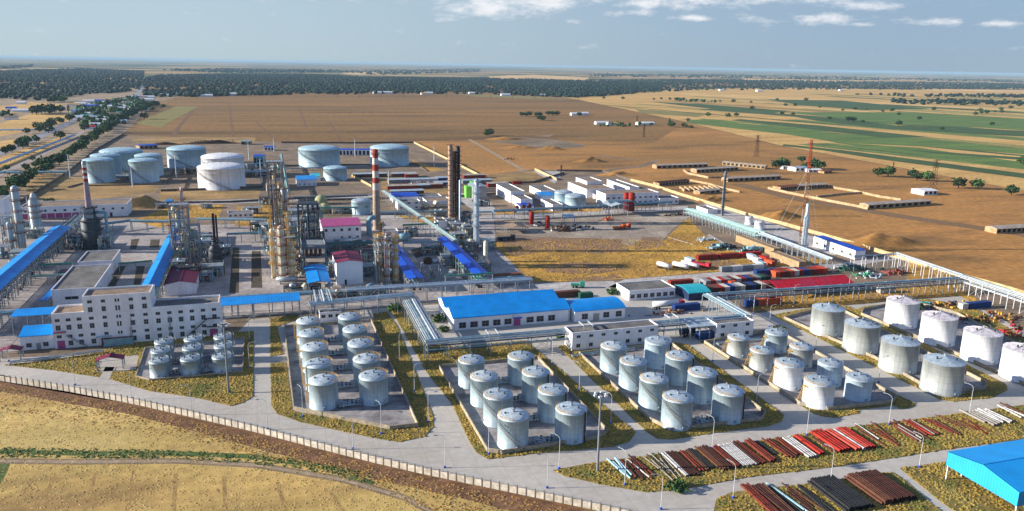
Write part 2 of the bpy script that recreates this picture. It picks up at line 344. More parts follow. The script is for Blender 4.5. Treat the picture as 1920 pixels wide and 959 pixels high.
G2=[[(1470,271),(1578,282),(1920,326),(2200,362),(2200,374),(1920,335),(1662,301),(1537,282),(1466,274)],[(1387,224),(1537,236),(1745,258),(1660,259),(1495,240),(1370,226)],
 [(1478,217.5),(1540,219.5),(1682,236),(1920,246),(2200,262),(2200,275),(1920,257),(1662,242),(1537,228)],[(1224,192),(1307,195),(1487,209),(1445,213),(1337,205)],[(1437,187),(1578,189),(1745,205),(1620,207),(1495,197)],
 [(1690,281),(1920,296),(1920,301),(1750,288)]]
G3=[[(1191,205),(1328,215),(1307,220),(1203,213)],[(847,177),(960,180),(1097,187),(1000,186),(900,182)],[(1120,196),(1220,203),(1190,204)],[(255,232),(330,200),(372,200),(300,240)]]
struct('green_crop_strips',flats([gp(p) for p in G1],.22),m_crop)
struct('dark_crop_strips',flats([gp(p) for p in G2],.26),m_cropd)
struct('pale_crop_strips',flats([gp(p) for p in G3],.22),m_cropl)
# grey gravel workings in the plateau
struct('gravel_patch',flats([gp(p) for p in ([(925,262),(960,257),(1035,262),(1100,272),(1090,277),(1000,279),(955,277),(975,271),(930,268)],[(1000,256),(1040,252),(1030,257)])],.12),mat('gravel_workings','8c7e6c','7a6a58',.03,.95,fine=.4,broad=.02))
# left side: valley fields, roads, railway strip
struct('valley_ground',flat(gp([(-700,560),(-40,470),(40,392),(165,300),(232,252),(290,192),(330,183),(250,160),(-800,175)]),.05),mat('valley_earth','96806a','7e6e5c',.02,.95,fine=.2,c3='a08c70',detail=8))
struct('pale_valley_fields',flats([gp(p) for p in ([(0,232),(60,213),(140,214),(150,222),(60,245),(0,256)],[(0,297),(115,256),(140,258),(20,312),(0,318)],[(0,200),(60,192),(120,196),(60,210),(0,215)],[(0,278),(30,272),(60,262),(20,262),(0,266)])],.09),m_straw)
def strip(pts,wd,z,name,m):
    mb=MB(); L_=[]; R_=[]
    for i,p in enumerate(pts):
        a=pts[max(0,i-1)]; b=pts[min(len(pts)-1,i+1)]; dx,dy=b[0]-a[0],b[1]-a[1]; l=math.hypot(dx,dy); nx,ny=-dy/l*wd/2,dx/l*wd/2
        L_.append((p[0]+nx,p[1]+ny,z)); R_.append((p[0]-nx,p[1]-ny,z))
    for i in range(len(pts)-1): mb.face([R_[i],R_[i+1],L_[i+1],L_[i]])
    return struct(name,mb,m)
strip(gp([(-60,304),(0,288),(60,263),(110,240),(165,214),(215,194),(258,178),(266,160)]),14,.13,'valley_road',m_asph)
strip(gp([(-40,345),(40,310),(100,278),(150,250),(200,225)]),9,.13,'service_road',mat('pale_road','a89c94','988c84',.1,.9,fine=.4))
strip(gp([(0,211),(40,208),(80,204)]),18,.13,'side_road',m_asph)
strip(gp([(300,186),(560,183),(870,180),(1090,189)]),16,.16,'field_edge_road',m_earth)
strip(gp([(1120,292),(1180,300),(1235,300),(1200,313),(1150,318),(1130,324)]),8,.12,'plateau_track',mat('gravel_workings','8c7e6c','7a6a58',.03,.95,fine=.4,broad=.02))
strip(gp([(1380,345),(1500,375),(1700,408),(1920,440),(2300,520)]),16,.11,'long_dirt_track',mat('faint_track','83664a','79603f',.05,.95,fine=.4))
strip(gp([(880,262),(1000,330)]),5,.12,'field_path',m_track); strip(gp([(362,208),(338,236),(322,258)]),6,.14,'dark_furrow',m_earth)
for k,q in enumerate([[(430,195),(438,262)],[(480,228),(520,268)],[(620,230),(640,266)],[(560,200),(575,240)]]): strip(gp(q),2.5,.13,'field_path',m_earth)
# the plant's own ground
SITE=[(-260,640),(0,714),(250,758),(480,811),(700,868),(900,912),(1110,957),(1300,1010),(1500,1090),(2400,1200),(2300,760),(1925,556),(1800,518),(1672,483),(1560,450),(1467,423),(1397,405),(1275,368),(1180,340),(1130,323),(1060,320),(1000,318),(900,331),(775,269),(530,268),(300,257),(232,254),(165,300),(42,393),(-200,520)]
struct('site_ground',flat(gp(SITE),.2),m_soil)
Z1=.204
FRONT=[(-300,640),(0,713),(250,757),(480,810),(700,867),(900,911),(1110,956),(1290,1006),(2000,1180),(2500,1000),(2200,650),(1920,622),(1850,585),(1800,556),(1740,553),(1640,570),(1470,582),(1410,590),(1360,560),(1240,520),(1170,528),(1040,545),(990,560),(700,580),(470,600),(420,650),(100,668),(-300,690)]
struct('concrete_road',flat(gp(FRONT),Z1+.004),m_conc)
struct('process_yard_paving',flats([gp(p) for p in ([(-300,420),(250,412),(300,425),(925,408),(930,455),(1000,545),(985,556),(700,578),(425,598),(415,630),(100,652),(-300,700)],)],Z1),m_yard)
ROADS=[[(0,387),(330,378),(560,372),(700,366),(700,371),(560,378),(330,386),(0,396)],[(660,404),(900,405),(1000,402),(1290,387),(1290,394),(1000,411),(900,415),(660,412)],
 [(1140,540),(1170,525),(1340,512),(1440,503),(1560,496),(1680,480),(1690,486),(1560,505),(1440,513),(1340,524),(1230,545)],[(925,545),(1000,532),(1150,528),(1160,540),(1000,548),(930,555)],
 [(1310,450),(1330,440),(1400,480),(1430,500),(1395,503),(1360,470)],
 [(1040,345),(1060,322),(1000,322),(1010,345)],[(840,365),(905,360),(935,402),(900,402)],[(760,405),(790,405),(880,460),(860,470)],[(1300,395),(1330,380),(1600,470),(1560,480)]]
struct('plant_roads',flats([gp(p) for p in ROADS],Z1+.008),mat('worn_concrete_road','bdb8b4','a39c98',.08,.9,fine=.4,detail=8))
# long concrete slabs of the process block between dark planting strips
DARK=[[(436,465),(449,465),(448,550),(430,550)],[(472,472),(489,472),(492,541),(471,541)],[(220,500),(236,500),(215,540),(198,540)],[(256,500),(272,500),(262,540),(250,540)],[(246,450),(262,448),(255,468),(244,468)],
 [(283,450),(300,450),(298,465),(280,465)],[(300,396),(323,394),(315,425),(296,425)],[(820,470),(835,462),(900,520),(870,525)],[(770,470),(795,462),(800,480),(780,485)]]
struct('planting_bed',flats([gp(p) for p in DARK],Z1+.012),mat('dark_bed_soil','5c5244','463f36',.3,.95,fine=1.))
GOLDS=[[(925,455),(1180,448),(1240,455),(1290,410),(1320,440),(1395,478),(1440,500),(1340,511),(1170,524),(1000,531),(935,470)],[(905,330),(1000,322),(1040,345),(980,345),(920,345)],[(250,415),(320,388),(360,388),(345,410),(300,428)],
 [(350,385),(420,385),(410,410),(350,408)],[(445,388),(510,385),(505,425),(440,425)],[(740,405),(830,408),(900,460),(860,440)],[(50,320),(190,340),(300,350),(290,362),(90,385),(50,392)],[(240,257),(480,258),(478,268),(330,273),(250,266)],
 [(715,335),(840,330),(840,365),(715,362)],[(300,357),(490,355),(485,372),(300,378)],[(1440,500),(1480,480),(1560,490),(1500,500)],[(1400,562),(1800,528),(1850,585),(1800,556),(1640,568),(1410,584)],[(1700,490),(1790,520),(1700,530)],[(930,398),(1130,392),(1130,397),(930,403)],
 [(770,300),(835,320),(800,322)]]
struct('dry_grass_ground',flats([gp(p) for i_,p in enumerate(GOLDS) if i_ not in (1,6,7,8,9)],Z1+.016),m_gold)
struct('dull_grass_ground',flats([gp(GOLDS[i_]) for i_ in (1,6,7,8,9)],Z1+.016),mat('dull_dry_grass','b08f5c','86704c',.04,.95,fine=.4,c3='9c8054',detail=10,broad=.03))
# near fields below the fence
NF=[(-400,660),(-5,728),(250,772),(480,826),(700,884),(900,929),(1100,974),(1300,1030),(1500,1300),(-1200,1300)]
struct('near_field',flat(gp(NF),.228),m_near)
struct('fence_bank',flat(gp([(-300,645),(0,717),(250,761),(480,814),(700,871),(900,915),(1110,960),(1300,1015),(1310,1060),(1050,985),(880,940),(700,900),(480,842),(250,780),(0,735),(-300,665)]),.236),m_earth)
strip(gp([(-200,866),(0,866),(140,868),(330,866),(480,874),(640,900),(760,935),(850,985)]),1.9,.252,'dirt_track',m_track)
strip(gp([(-200,848),(0,848),(140,852),(330,852),(480,858),(620,880),(700,910)]),2.4,.244,'weed_strip',m_grn)
struct('green_corner',flat(gp([(-100,868),(20,870),(12,890),(0,910),(-100,960)]),.24),m_grn)
# verges (raised kerbed islands) and bunded tank yards
VERGES=[[(8,686),(60,681),(180,664),(250,640),(400,628),(476,622),(475,745),(455,757),(435,763),(365,747),(280,735),(205,712),(100,696)],
 [(507,598),(560,592),(560,600),(520,614),(532,666),(507,670)],[(507,683),(536,681),(548,772),(732,808),(786,803),(775,770),(700,610),(700,590),(725,586),(745,612),(812,780),(812,803),(797,820),(750,831),(700,823),(620,806),(560,792),(520,778),(509,762)],
 [(730,577),(760,575),(800,640),(850,652),(985,640),(1192,812),(1180,830),(1150,839),(1000,853),(915,863),(893,850),(880,830),(848,760),(800,700)],
 [(1046,652),(1060,648),(1240,640),(1290,648),(1470,780),(1465,792),(1440,801),(1350,812),(1262,826),(1232,824),(1213,812)],
 [(1312,642),(1330,638),(1420,622),(1440,622),(1715,758),(1714,764),(1690,769),(1676,762),(1608,770),(1612,777),(1565,785),(1545,783),(1525,777)],
 [(1448,592),(1470,588),(1560,572),(1590,575),(1886,722),(1888,733),(1862,747),(1790,755),(1760,750),(1745,742)],
 [(1600,584),(1620,576),(1740,562),(1830,580),(1960,660),(1960,740),(1925,728)],
 [(1037,884),(1110,870),(1180,861),(1400,832),(1560,807),(1700,790),(1920,761),(2100,737),(2100,800),(1920,825),(1772,845),(1680,860),(1560,878),(1400,897),(1270,921),(1210,925),(1130,911),(1060,895)],
 [(1343,938),(1372,925),(1560,904),(1640,889),(1675,888),(1700,905),(1745,945),(1830,1010),(1345,1010),(1338,960)],
 [(1687,880),(1772,868),(1920,850),(2100,828),(2200,1100),(1900,1040),(1760,940)]]
vm=MB()
for p in VERGES: vm.prism(gp(p),.15,.33)
struct('grass_verge',vm,m_verge)
PADS=dict(A=[(272,656),(255,709),(281,716),(455,700),(458,637)],B=[(533.5,617),(551,771),(732,808),(783,802),(696,605)],C=[(823,692),(914,850),(942,854),(1122,826),(1139,814),(1008,675)],
 D=[(1086,667),(1219,792),(1260,811),(1428,791),(1435,779),(1300,681),(1258,648)],E=[(1321,646),(1439,722),(1500,762),(1552,772),(1672,759),(1681,749),(1470,632),(1430,626)],
 F=[(1470,600),(1537,630),(1640,675),(1746,736),(1765,741),(1848,733),(1847,722),(1620,606),(1560,576)],G=[(1618,584),(1615,593),(1757,652),(1925,727),(2000,720),(1990,690),(1790,590),(1700,568)])
pm=MB(); dikes={}
for k,p in PADS.items(): q=gp(p); dikes[k]=q; pm.prism(q,.2,.42)
struct('bund_floor',pm,m_pad)
DL=dict(A='low concrete bund wall around the nine small tanks',B='low concrete bund wall around the ten ribbed tanks',C='low concrete bund wall around the eight tanks behind the floodlight mast',D='low concrete bund wall around the eight tanks right of the floodlight mast',
 E='low concrete bund wall around four grey and four pale tanks',F='low concrete bund wall around the four big grey tanks',G='low concrete bund wall around the big white tanks at right')
for k,q in dikes.items():
    h=.5 if k=='A' else 1.1
    pts=q if k!='B' else q
    mb=MB().wall(pts,.3,h,.42,closed=True)
    solo('bund_wall',mb,m_wallc,DL[k],'wall','bund walls around the tank yards')
for nm,pts,lb in (('D',[(1219,700),(1200,701),(1260,690),(1333,679)],'cross wall dividing the eight tank yard right of the mast'),):
    a=G(1184,736); b=G(1390,712); solo('bund_wall',MB().wall([(a[0]+1,210),(131,210)],.3,.9,.42),m_wallc,lb,'wall','bund walls around the tank yards')
# crosswalk-like pads and pale slab pieces
struct('pump_plinth',flats([gp(p) for p in ([(186,712),(198,690),(215,690),(205,713)],[(507,672),(534,669),(536,679),(507,681)],[(175,700),(190,672),(260,668),(255,695)])],.335),m_conc)
# earth mounds
def mound(px,py,w,d,h,name='earth_mound',m=None,seed=0):
    x,y=G(px,py); g=random.Random(seed+int(px)); nx,ny=22,16; mb=MB(); ph=[g.random()*6 for _ in range(4)]
    for j in range(ny+1):
        for i in range(nx+1):
            u=i/nx*2-1; v=j/ny*2-1; r=min(1,math.hypot(u,v)); a=math.atan2(v,u)
            z=h*(math.cos(r*PI)*.5+.5)*(1+.25*math.sin(3*a+ph[0])*r+.15*math.sin(5*u+ph[1])*math.cos(4*v+ph[2]))
            mb.v.append((x+u*w/2,y+v*d/2,max(0,z*(1+.2*math.sin(9*u+ph[3])*math.sin(8*v+ph[0]))+g.uniform(-.12,.12)*h*.3*(z>.3))+.02))
    for j in range(ny):
        for i in range(nx): k=j*(nx+1)+i; mb.f.append((k,k+1,k+nx+2,k+nx+1)); mb.m.append(0)
    o=link(name,mb.mesh(name,m or m_dirt,True)); o['kind']='structure'; return o
for a in ((1107,304,44,30,4.5),(975,278,60,34,3),(950,262,70,40,3.5),(1155,329,50,24,3),(1462,408,42,26,4.5),(1650,458,74,36,5),(1336,378,36,14,3.5),(1035,281,50,26,4),(1320,365,18,10,2)): mound(*a)
mound(258,390,60,16,7.5,'straw_covered_bank',MATS['dull_dry_grass']); mound(212,392,50,12,4.5,'straw_covered_bank',MATS['dull_dry_grass']); mound(395,270,90,14,4,'dark_spoil_heap',mat('dark_spoil','4a352a','38281f',.1,.95,fine=.5))
mound(310,272,50,12,3,'dark_spoil_heap',MATS['dark_spoil'])

m_brpatch=mat('weedy_brown_patch','8a6c44','6a5236',.12,.95,fine=.9,c3='7a6440',detail=9,finea=.35)
(lambda *a:0)('weedy_patch',flats([gp(p) for p in ([(90,742),(260,775),(430,815),(600,858),(520,850),(380,815),(250,800),(150,775),(60,760)],[(-20,800),(120,805),(330,812),(420,822),(300,828),(100,822),(-20,815)],[(620,880),(760,905),(900,942),(1040,985),(900,985),(760,945),(660,905)],[(400,885),(520,890),(560,900),(470,905)],[(820,985),(700,925),(730,925),(850,970)])],.240),m_brpatch)
struct('bare_patch',flats([gp(p) for p in ([(935,452),(1010,447),(1170,447),(1180,470),(1120,478),(1040,470),(960,482)],[(1000,498),(1100,492),(1180,505),(1120,515),(1030,512)],[(1185,440),(1240,450),(1250,462),(1190,470)],[(1310,470),(1350,478),(1390,500),(1340,506),(1330,490)],[(1060,525),(1150,515),(1170,522),(1080,530)])],Z1+.020),mat('bare_brown_patch','94745a','7a5e48',.1,.95,fine=.6,detail=9))

m_dyard=mat('dusty_grey_yard','b3a594','8c7c6a',.05,.95,fine=.5,c3='968a7c',detail=10,finea=.3)
struct('dusty_yard',flat(gp([(928,418),(1000,412),(1170,402),(1288,398),(1292,408),(1262,430),(1248,445),(1205,446),(1192,458),(1176,464),(1164,456),(1168,450),(1090,447),(1010,446),(965,441),(930,436)]),Z1+.024),m_dyard)

# many narrow farm strips, all ploughed in the same direction
da=G(1353,228); db=G(1920,279); FA=math.atan2(db[1]-da[1],db[0]-da[0]); g=random.Random(77); SM={k:MB() for k in range(5)}; cx,sx=math.cos(FA),math.sin(FA)
REG=gp([(1105,190),(1240,176),(1500,170),(1925,176),(2300,186),(2400,400),(1920,352),(1462,270),(1287,228)])
def inreg(x,y,q=REG):
    r=False; j=len(q)-1
    for i in range(len(q)):
        if (q[i][1]>y)!=(q[j][1]>y) and x<(q[j][0]-q[i][0])*(y-q[i][1])/(q[j][1]-q[i][1])+q[i][0]: r=not r
        j=i
    return r
for k in range(420):
    x,y=G(g.uniform(1100,2200),g.uniform(170,300)); l=g.uniform(350,1500); wd=g.choice((8,14,22,34,50))*(1+y/4000); q=[(x+cx*a-sx*b,y+sx*a+cx*b) for a,b in ((0,0),(l,0),(l,wd),(0,wd))]
    if all(inreg(*p) for p in q): SM[g.choice((0,0,1,1,2,3,4,4))].face([(px_,py_,.15+.0001*k) for px_,py_ in q])
for k,(c1,c2) in enumerate((('748440','566c34'),('4c6234','3e5030'),('928f50','7c7e42'),('a88850','8c7044'),('dcb878','c8a264'))): struct('farm_strip',SM[k],mat('farm_strip_'+str(k),c1,c2,.02,.95,fine=.15))
struct('pale_far_fields',flats([gp(p) for p in ([(915,144),(1000,140.5),(1105,146),(1100,151),(930,151)],[(1390,147.5),(1700,153),(1930,159),(1930,161),(1700,157),(1400,151)],[(0,131),(60,130),(90,134),(0,137)],[(150,146),(230,144),(235,148),(160,150)],[(1700,166),(1930,170),(1930,174),(1750,171)],[(640,137),(700,135.5),(720,139),(650,140)])],.5),mat('pale_far_straw','d8b47c','c29c66',.004,.95))

for k,(a_,b_) in enumerate((((60,905),(10,990)),((100,900),(60,990)),((330,890),(325,990)),((420,895),(425,990)),((520,905),(545,990)),((620,925),(665,990)),((180,888),(150,990)),((250,885),(235,990)))):
    strip(gp([a_,b_]),.9,.2285+.0004*k,'tractor_line',mat('tractor_line','a88a56','947848',.2,.95,fine=.8))
strip(gp([(-100,862),(0,862.5),(140,864),(330,862.5),(480,870),(640,896),(760,931),(850,980)]),.7,.256,'wheel_rut',mat('rut_soil','8a7660','766452',.2,.95,fine=.8)); strip(gp([(-100,870),(0,870),(140,872),(330,870),(480,878),(640,905),(760,940),(850,990)]),.7,.256,'wheel_rut',MATS['rut_soil'])
# stains, patched slabs and oil marks on the concrete
g=random.Random(5); PT_=[MB(),MB()]
for k in range(150):
    x,y=G(g.uniform(10,1900),g.uniform(405,890)); s=g.uniform(.8,3.)
    if not inreg(x,y,gp(FRONT)): continue; n=g.randint(7,11); a0=g.random()*6; PT_[k%2].face([(x+math.cos(a0+i*6.283/n)*s*g.uniform(.5,1.2)*1.5,y+math.sin(a0+i*6.283/n)*s*g.uniform(.5,1.2),Z1+.0285+.00008*k) for i in range(n)])
struct('oil_stain',PT_[0],mat('oil_stain','9a938b','8a827a',.3,.9,fine=1.)); struct('worn_patch',PT_[1],mat('pale_patch','b9b1a6','a39b90',.3,.9,fine=1.))
# ================================================================== STORAGE TANKS
def rail_ring(mb,r,z,h=1.0,n=24,a0=0,a1=2*PI,t=.045):
    k=max(3,int(n*(a1-a0)/(2*PI))); pts=[(math.cos(a0+(a1-a0)*i/k)*r,math.sin(a0+(a1-a0)*i/k)*r) for i in range(k+1)]
    for zz in (h,h*.55):
        for p,q in zip(pts,pts[1:]): mb.tube((*p,z+zz),(*q,z+zz),t,4,cap=False)
    for p in pts: mb.tube((*p,z),(*p,z+h),t,4,cap=False)
TM={}; m_stairc=mat('stair_grey','7d8082','686a6c',.5,.7)
m_rustl=mat('lightly_stained_roof','bac8d0','8a6a54',.5,.6,.2,rand=.05,fine=1.2,lo=.56,hi=.74,c3='b0bec6')
def tank_meshes(d,h,style,stair,wallm,roofm,big=False,white=False):
    key=(round(d,1),round(h,1),style,wallm.name,roofm.name)
    if key in TM: return TM[key]
    r=d/2; n=48 if d>7 else 36; o=[]
    rise=d*(.13 if not big else .085)
    mb=MB(); mb.lathe([(r+.12,0),(r+.12,.25),(r,.3),(r,h-.12),(r+.07,h-.1),(r+.07,h)],n)
    for zz in ([] if not big else [h*.33,h*.82]): mb.lathe([(r+.02,zz-.1),(r+.22,zz-.08),(r+.22,zz+.08),(r+.02,zz+.1)],n)
    o.append(('shell',mb.mesh('shell',wallm,True)))
    mb=MB(); prof=[]
    for i in range(7):
        t=i/6; prof.append(((r+.07)*math.cos(t*PI/2*.985),h+.01+rise*math.sin(t*PI/2)*.98 if not style.startswith('cone') else h+rise*t))
    if style.startswith('cone'): prof=[((r+.07)*(1-t/6)+.02,h+.01+rise*t/6) for t in range(7)]
    mb.lathe(prof,n,capt=True); o.append(('roof',mb.mesh('roof',roofm,True)))
    if style=='conew':     # radial wrinkles of the wrapped roof
        mb=MB()
        for i in range(26):
            a=2*PI*i/26+.07*math.sin(i*3); mb.tube(((r+.02)*math.cos(a),(r+.02)*math.sin(a),h+.06),(r*.12*math.cos(a),r*.12*math.sin(a),h+rise*.9),.07,4)
        o.append(('roof_rib',mb.mesh('roof_rib',m_twroof)))
    mb=MB(); mb.lathe([(.35,h+rise*.9),(.35,h+rise+.5),(.55,h+rise+.52),(.02,h+rise+.75)],10)
    o.append(('roof_vent',mb.mesh('roof_vent',m_steel)))
    for i in range(3): a=1.1+2.1*i; o.append(('roof_hatch',MB().lathe([(.28,h+rise*.55),(.28,h+rise*.75+.45),(.02,h+rise*.75+.5)],8,math.cos(a)*r*.55,math.sin(a)*r*.55).mesh('roof_hatch',m_steeld)))
    if not white:
        mb=MB()
        for i in range(22 if not big else 26):
            a=2*PI*i/(22 if not big else 26); p=(math.cos(a),math.sin(a)); mb.tube((p[0]*(r-.05),p[1]*(r-.05),h+.03),(p[0]*(r*.72),p[1]*(r*.72),h+rise*(.62 if not style.startswith('cone') else .29)+.02),.045 if not big else .1,4)
        o.append(('roof_rib',mb.mesh('roof_rib',m_steel if not big else m_bigr)))
    mb=MB()
    if stair=='spiral':      # winds down the left and front of the shell
        a0,a1=R(186),R(296); k=26
        for i in range(k):
            a=a0+(a1-a0)*i/k; b=a0+(a1-a0)*(i+1)/k; z0=h-(h-.4)*i/k; z1=h-(h-.4)*(i+1)/k
            q=[(math.cos(t)*rr,math.sin(t)*rr) for t,rr in ((a,r+.08),(b,r+.08),(b,r+.85),(a,r+.85))]
            mb.face([(*q[0],z1),(*q[1],z1),(*q[2],z1),(*q[3],z1)][::-1]); mb.face([(*q[3],z1-.2),(*q[2],z1-.2),(*q[2],z1+.1),(*q[3],z1+.1)])
            mb.tube((*q[3],z0+1),(*q[2],z1+1),.05,4,cap=False); mb.tube((*q[3],z0),(*q[3],z0+1),.04,4,cap=False)
    elif stair=='ladder':
        for a,rr in ((R(303),.07),(R(309),.07)): mb.tube((math.cos(a)*(r+.25),math.sin(a)*(r+.25),.2),(math.cos(a)*(r+.25),math.sin(a)*(r+.25),h+.3),.06,5)
        a=R(306)
        for i in range(int(h/.7)): z=.5+i*.7; mb.tube((math.cos(R(303))*(r+.25),math.sin(R(303))*(r+.25),z),(math.cos(R(309))*(r+.25),math.sin(R(309))*(r+.25),z),.035,4)
        mb.tube((math.cos(a)*(r+.35),math.sin(a)*(r+.35),.1),(math.cos(a)*(r+.35),math.sin(a)*(r+.35),h+.2),.13,6); mb.tube((math.cos(a)*(r+.35),math.sin(a)*(r+.35),h+.2),(math.cos(a)*(r-1),math.sin(a)*(r-1),h+.5),.13,6)
    elif stair=='back':      # stair rising on the right-hand rear
        a0,a1=R(-60),R(30); k=16
        for i in range(k):
            a=a0+(a1-a0)*i/k; b=a0+(a1-a0)*(i+1)/k; z1=.3+(h-.4)*(i+1)/k; q=[(math.cos(t)*rr,math.sin(t)*rr) for t,rr in ((a,r+.08),(b,r+.08),(b,r+.85),(a,r+.85))]
            mb.face([(*p,z1) for p in q]); mb.tube((*q[3],z1+.6),(*q[2],z1+1),.05,4,cap=False); mb.tube((*q[3],z1),(*q[3],z1+1),.04,4,cap=False)
    elif stair=='leftback':
        mb.box(-r-.9,-.6,h-1.2,-r+.05,.9,h-1.05)
        for i in range(10): z=h-1.1-i*(h-1.2)/10; mb.box(-r-.85,.3+i*.25,z-.25,-r-.05+.1*i,.6+i*.25,z-.15)
        mb.tube((-r-.8,.3,h-.1),(-r-.8,3,0.4),.06,4)
    if mb.v: o.append(('stair',mb.mesh('stair',m_stairc if stair=='spiral' and not big else m_rustd if stair in('spiral','ladder') else (m_steel if stair!='leftback' else m_yellow))))
    mb=MB()
    if style=='domey' : rail_ring(mb,r-.05,h,1.,26,R(-50),R(150)); o.append(('handrail',mb.mesh('handrail',m_yellow)))
    elif style=='domep':
        rail_ring(mb,r-.1,h,1.,26,R(120),R(250)); mb.box(-r*.9,-r*.45,h+.15,-r*.45,r*.1,h+.35); o.append(('handrail',mb.mesh('handrail',m_yellow)))
    elif style=='dome' or style=='cone': rail_ring(mb,r-.1,h,.95,26,0,2*PI); o.append(('handrail',mb.mesh('handrail',m_steel)))
    mb=MB()
    for a in (R(262),R(235)): mb.lathe([(.32,0),(.32,.1)],10)
    mb=MB(); a=R(268); mb.tube((math.cos(a)*(r-.1),math.sin(a)*(r-.1),.95),(math.cos(a)*(r+.3),math.sin(a)*(r+.3),.95),.38,12)
    a=R(330); mb.tube((math.cos(a)*(r-.1),math.sin(a)*(r-.1),.8),(math.cos(a)*(r+.9),math.sin(a)*(r+.9),.8),.14,6)
    o.append(('manhole',mb.mesh('manhole',m_steel)))
    TM[key]=o; return o
def tank(px,py,d,h,label,group,style='dome',stair='spiral',wm=None,rm=None,z0=.42,big=False,white=False,xy=None):
    x,y=xy or G(px,py,h+z0)
    t=thing('storage_tank',label,'storage tank',(x,y,z0),0,group)
    for nm,me in tank_meshes(d,h,style,stair,wm or m_galv,rm or m_galvr,big,white): link(nm,me,(0,0,0),0,t)
    return x,y
rowsA=[('front',[(298,677),(356.5,673),(415.5,669)]),('middle',[(301,658),(359.5,653),(418.5,649)]),('back',[(307,641),(362,636),(417.5,632)])]
for rn,L3 in rowsA:
    for c,(px,py) in zip(('left','middle','right'),L3):
        tank(px,py,6.0,4.9,f'small blue-grey tank, {rn} row and {c} column of the nine small tanks','nine small tanks by the white factory','dome','back')
BL=[(606,713),(597.5,682),(590.6,651),(584,625),(578,602)]; BR=[(700,705),(687.5,673),(676,644),(665.6,617.5),(656,594)]
for i,(a,b) in enumerate(zip(BL,BR)):
    tank(*a,8.5,8.0,f'blue-grey domed tank, {ORD[i]} from the front in left column of the ten-tank yard','ten ribbed tanks in two columns','domey','leftback',rm=(m_rustl if i in(0,2,4) else None))
    tank(*b,8.6,8.0,(f'domed tank, {ORD[i]} from the front in right column of the ten-tank yard' if i!=1 else 'domed tank with rust-red roof edge, second in right column of the ten-tank yard'),'ten ribbed tanks in two columns','domey','back',rm=m_rustr if i==1 else None)
CL_=[(962.5,779),(934,740),(908,706),(884,675)]; CR_=[(1071,767),(1036.5,731.5),(1005,698),(977,668.5)]
for i,(a,b) in enumerate(zip(CL_,CR_)):
    tank(*a,8.4,8.4,f'blue-grey tank with winding stair, {ORD[i]} in left column behind the tall floodlight mast','eight tanks behind the floodlight mast','domep','spiral',rm=m_rustl if i%2==0 else None)
    tank(*b,8.6,8.5,f'blue-grey tank with straight ladder, {ORD[i]} in right column behind the tall floodlight mast','eight tanks behind the floodlight mast','domep','ladder')
DLp=[(1271,745),(1226.6,710),(1187.6,677.5),(1150.7,649.5)]; DRp=[(1366.6,733),(1317.8,699),(1274.4,668),(1234,640)]
for i,(a,b) in enumerate(zip(DLp,DRp)):
    tank(*a,8.7,8.5,f'blue-grey tank with winding stair, {ORD[i]} in left column right of the floodlight mast','eight tanks right of the floodlight mast','domep','spiral',rm=m_rustl if i%2 else None)
    tank(*b,9.0,8.6,(f'blue-grey tank with ladder, {ORD[i]} in right column of yard right of the mast' if i<3 else 'pale blue-white tank at the rear of the yard right of the mast'),'eight tanks right of the floodlight mast','domep' if i<3 else 'dome','ladder',wm=m_galv if i<3 else m_tblue)
for px,py,d,h,lb,wm,rm in ((1385,633,7.7,6.5,'small grey tank at rear left of the mixed grey and white tank yard',m_tgrey,m_galvr),(1429,657,7.8,6.6,'small grey tank behind the two white tanks of the mixed yard',m_tgrey,m_galvr),
  (1456,624,8.0,6.6,'small grey tank at rear right of the mixed tank yard',m_galv,m_galvr),(1503,650,8.0,6.6,'small grey tank behind the two pale blue tanks of the mixed yard',m_tgrey,m_galvr),
  (1480,681,8.9,7.8,'white squat tank between the grey tanks and the front white tank',m_twhite,m_galvr),(1537,715,9.1,7.4,'white squat tank at the front of the mixed tank yard',m_twhite,m_galvr),
  (1557.5,681,7.9,6.8,'pale blue tank behind the front pale blue tank of the mixed yard',m_tblue,m_galvr),(1611.5,708,7.9,6.7,'pale blue tank at front right corner of the mixed tank yard',m_tblue,m_galvr)):
    tank(px,py,d,h,lb,'grey and pale tanks in the mixed yard','domep' if wm in (m_tgrey,m_twhite) else 'dome','leftback' if wm is not m_tblue else 'back',wm,rm)
for i,(px,py) in enumerate(((1554,577),(1617.7,606),(1689,639),(1771,675.5))):
    tank(px,py,12.1,10.1,(f'big grey clad tank, {ORD[3-i]} from the front of four in one row' if i!=1 else 'big grey clad tank with a torn open roof, third from the front'),'four big grey tanks in a row','coneflat' if i!=1 else 'coneflat','back',m_tgrey,m_galvr,white=False)
x,y=G(1617.7,606,10.5)
mb=MB(); g=random.Random(3)
for i in range(16):
    a=g.uniform(0,6.28); r_=g.uniform(0,4.3); X,Y=x+math.cos(a)*r_,y+math.sin(a)*r_; q=[(X+g.uniform(-1.3,1.3),Y+g.uniform(-1.3,1.3),12.0-.33*r_+g.uniform(-.1,.7)) for _ in range(4)]; mb.face(q)
solo('torn_roof_sheet',mb,m_steeld,'crumpled dark sheets lying on the torn roof of the big grey tank','debris')
for i,(px,py) in enumerate(((1694,563),(1763,592.5),(1844,622),(1921,654))):
    tank(px,py,12.3,10.2,f'big white tank with wrinkled roof, {ORD[3-i]} from the front of its row','four big white tanks in a row','conew','back',m_twhite,m_twroof,white=True)
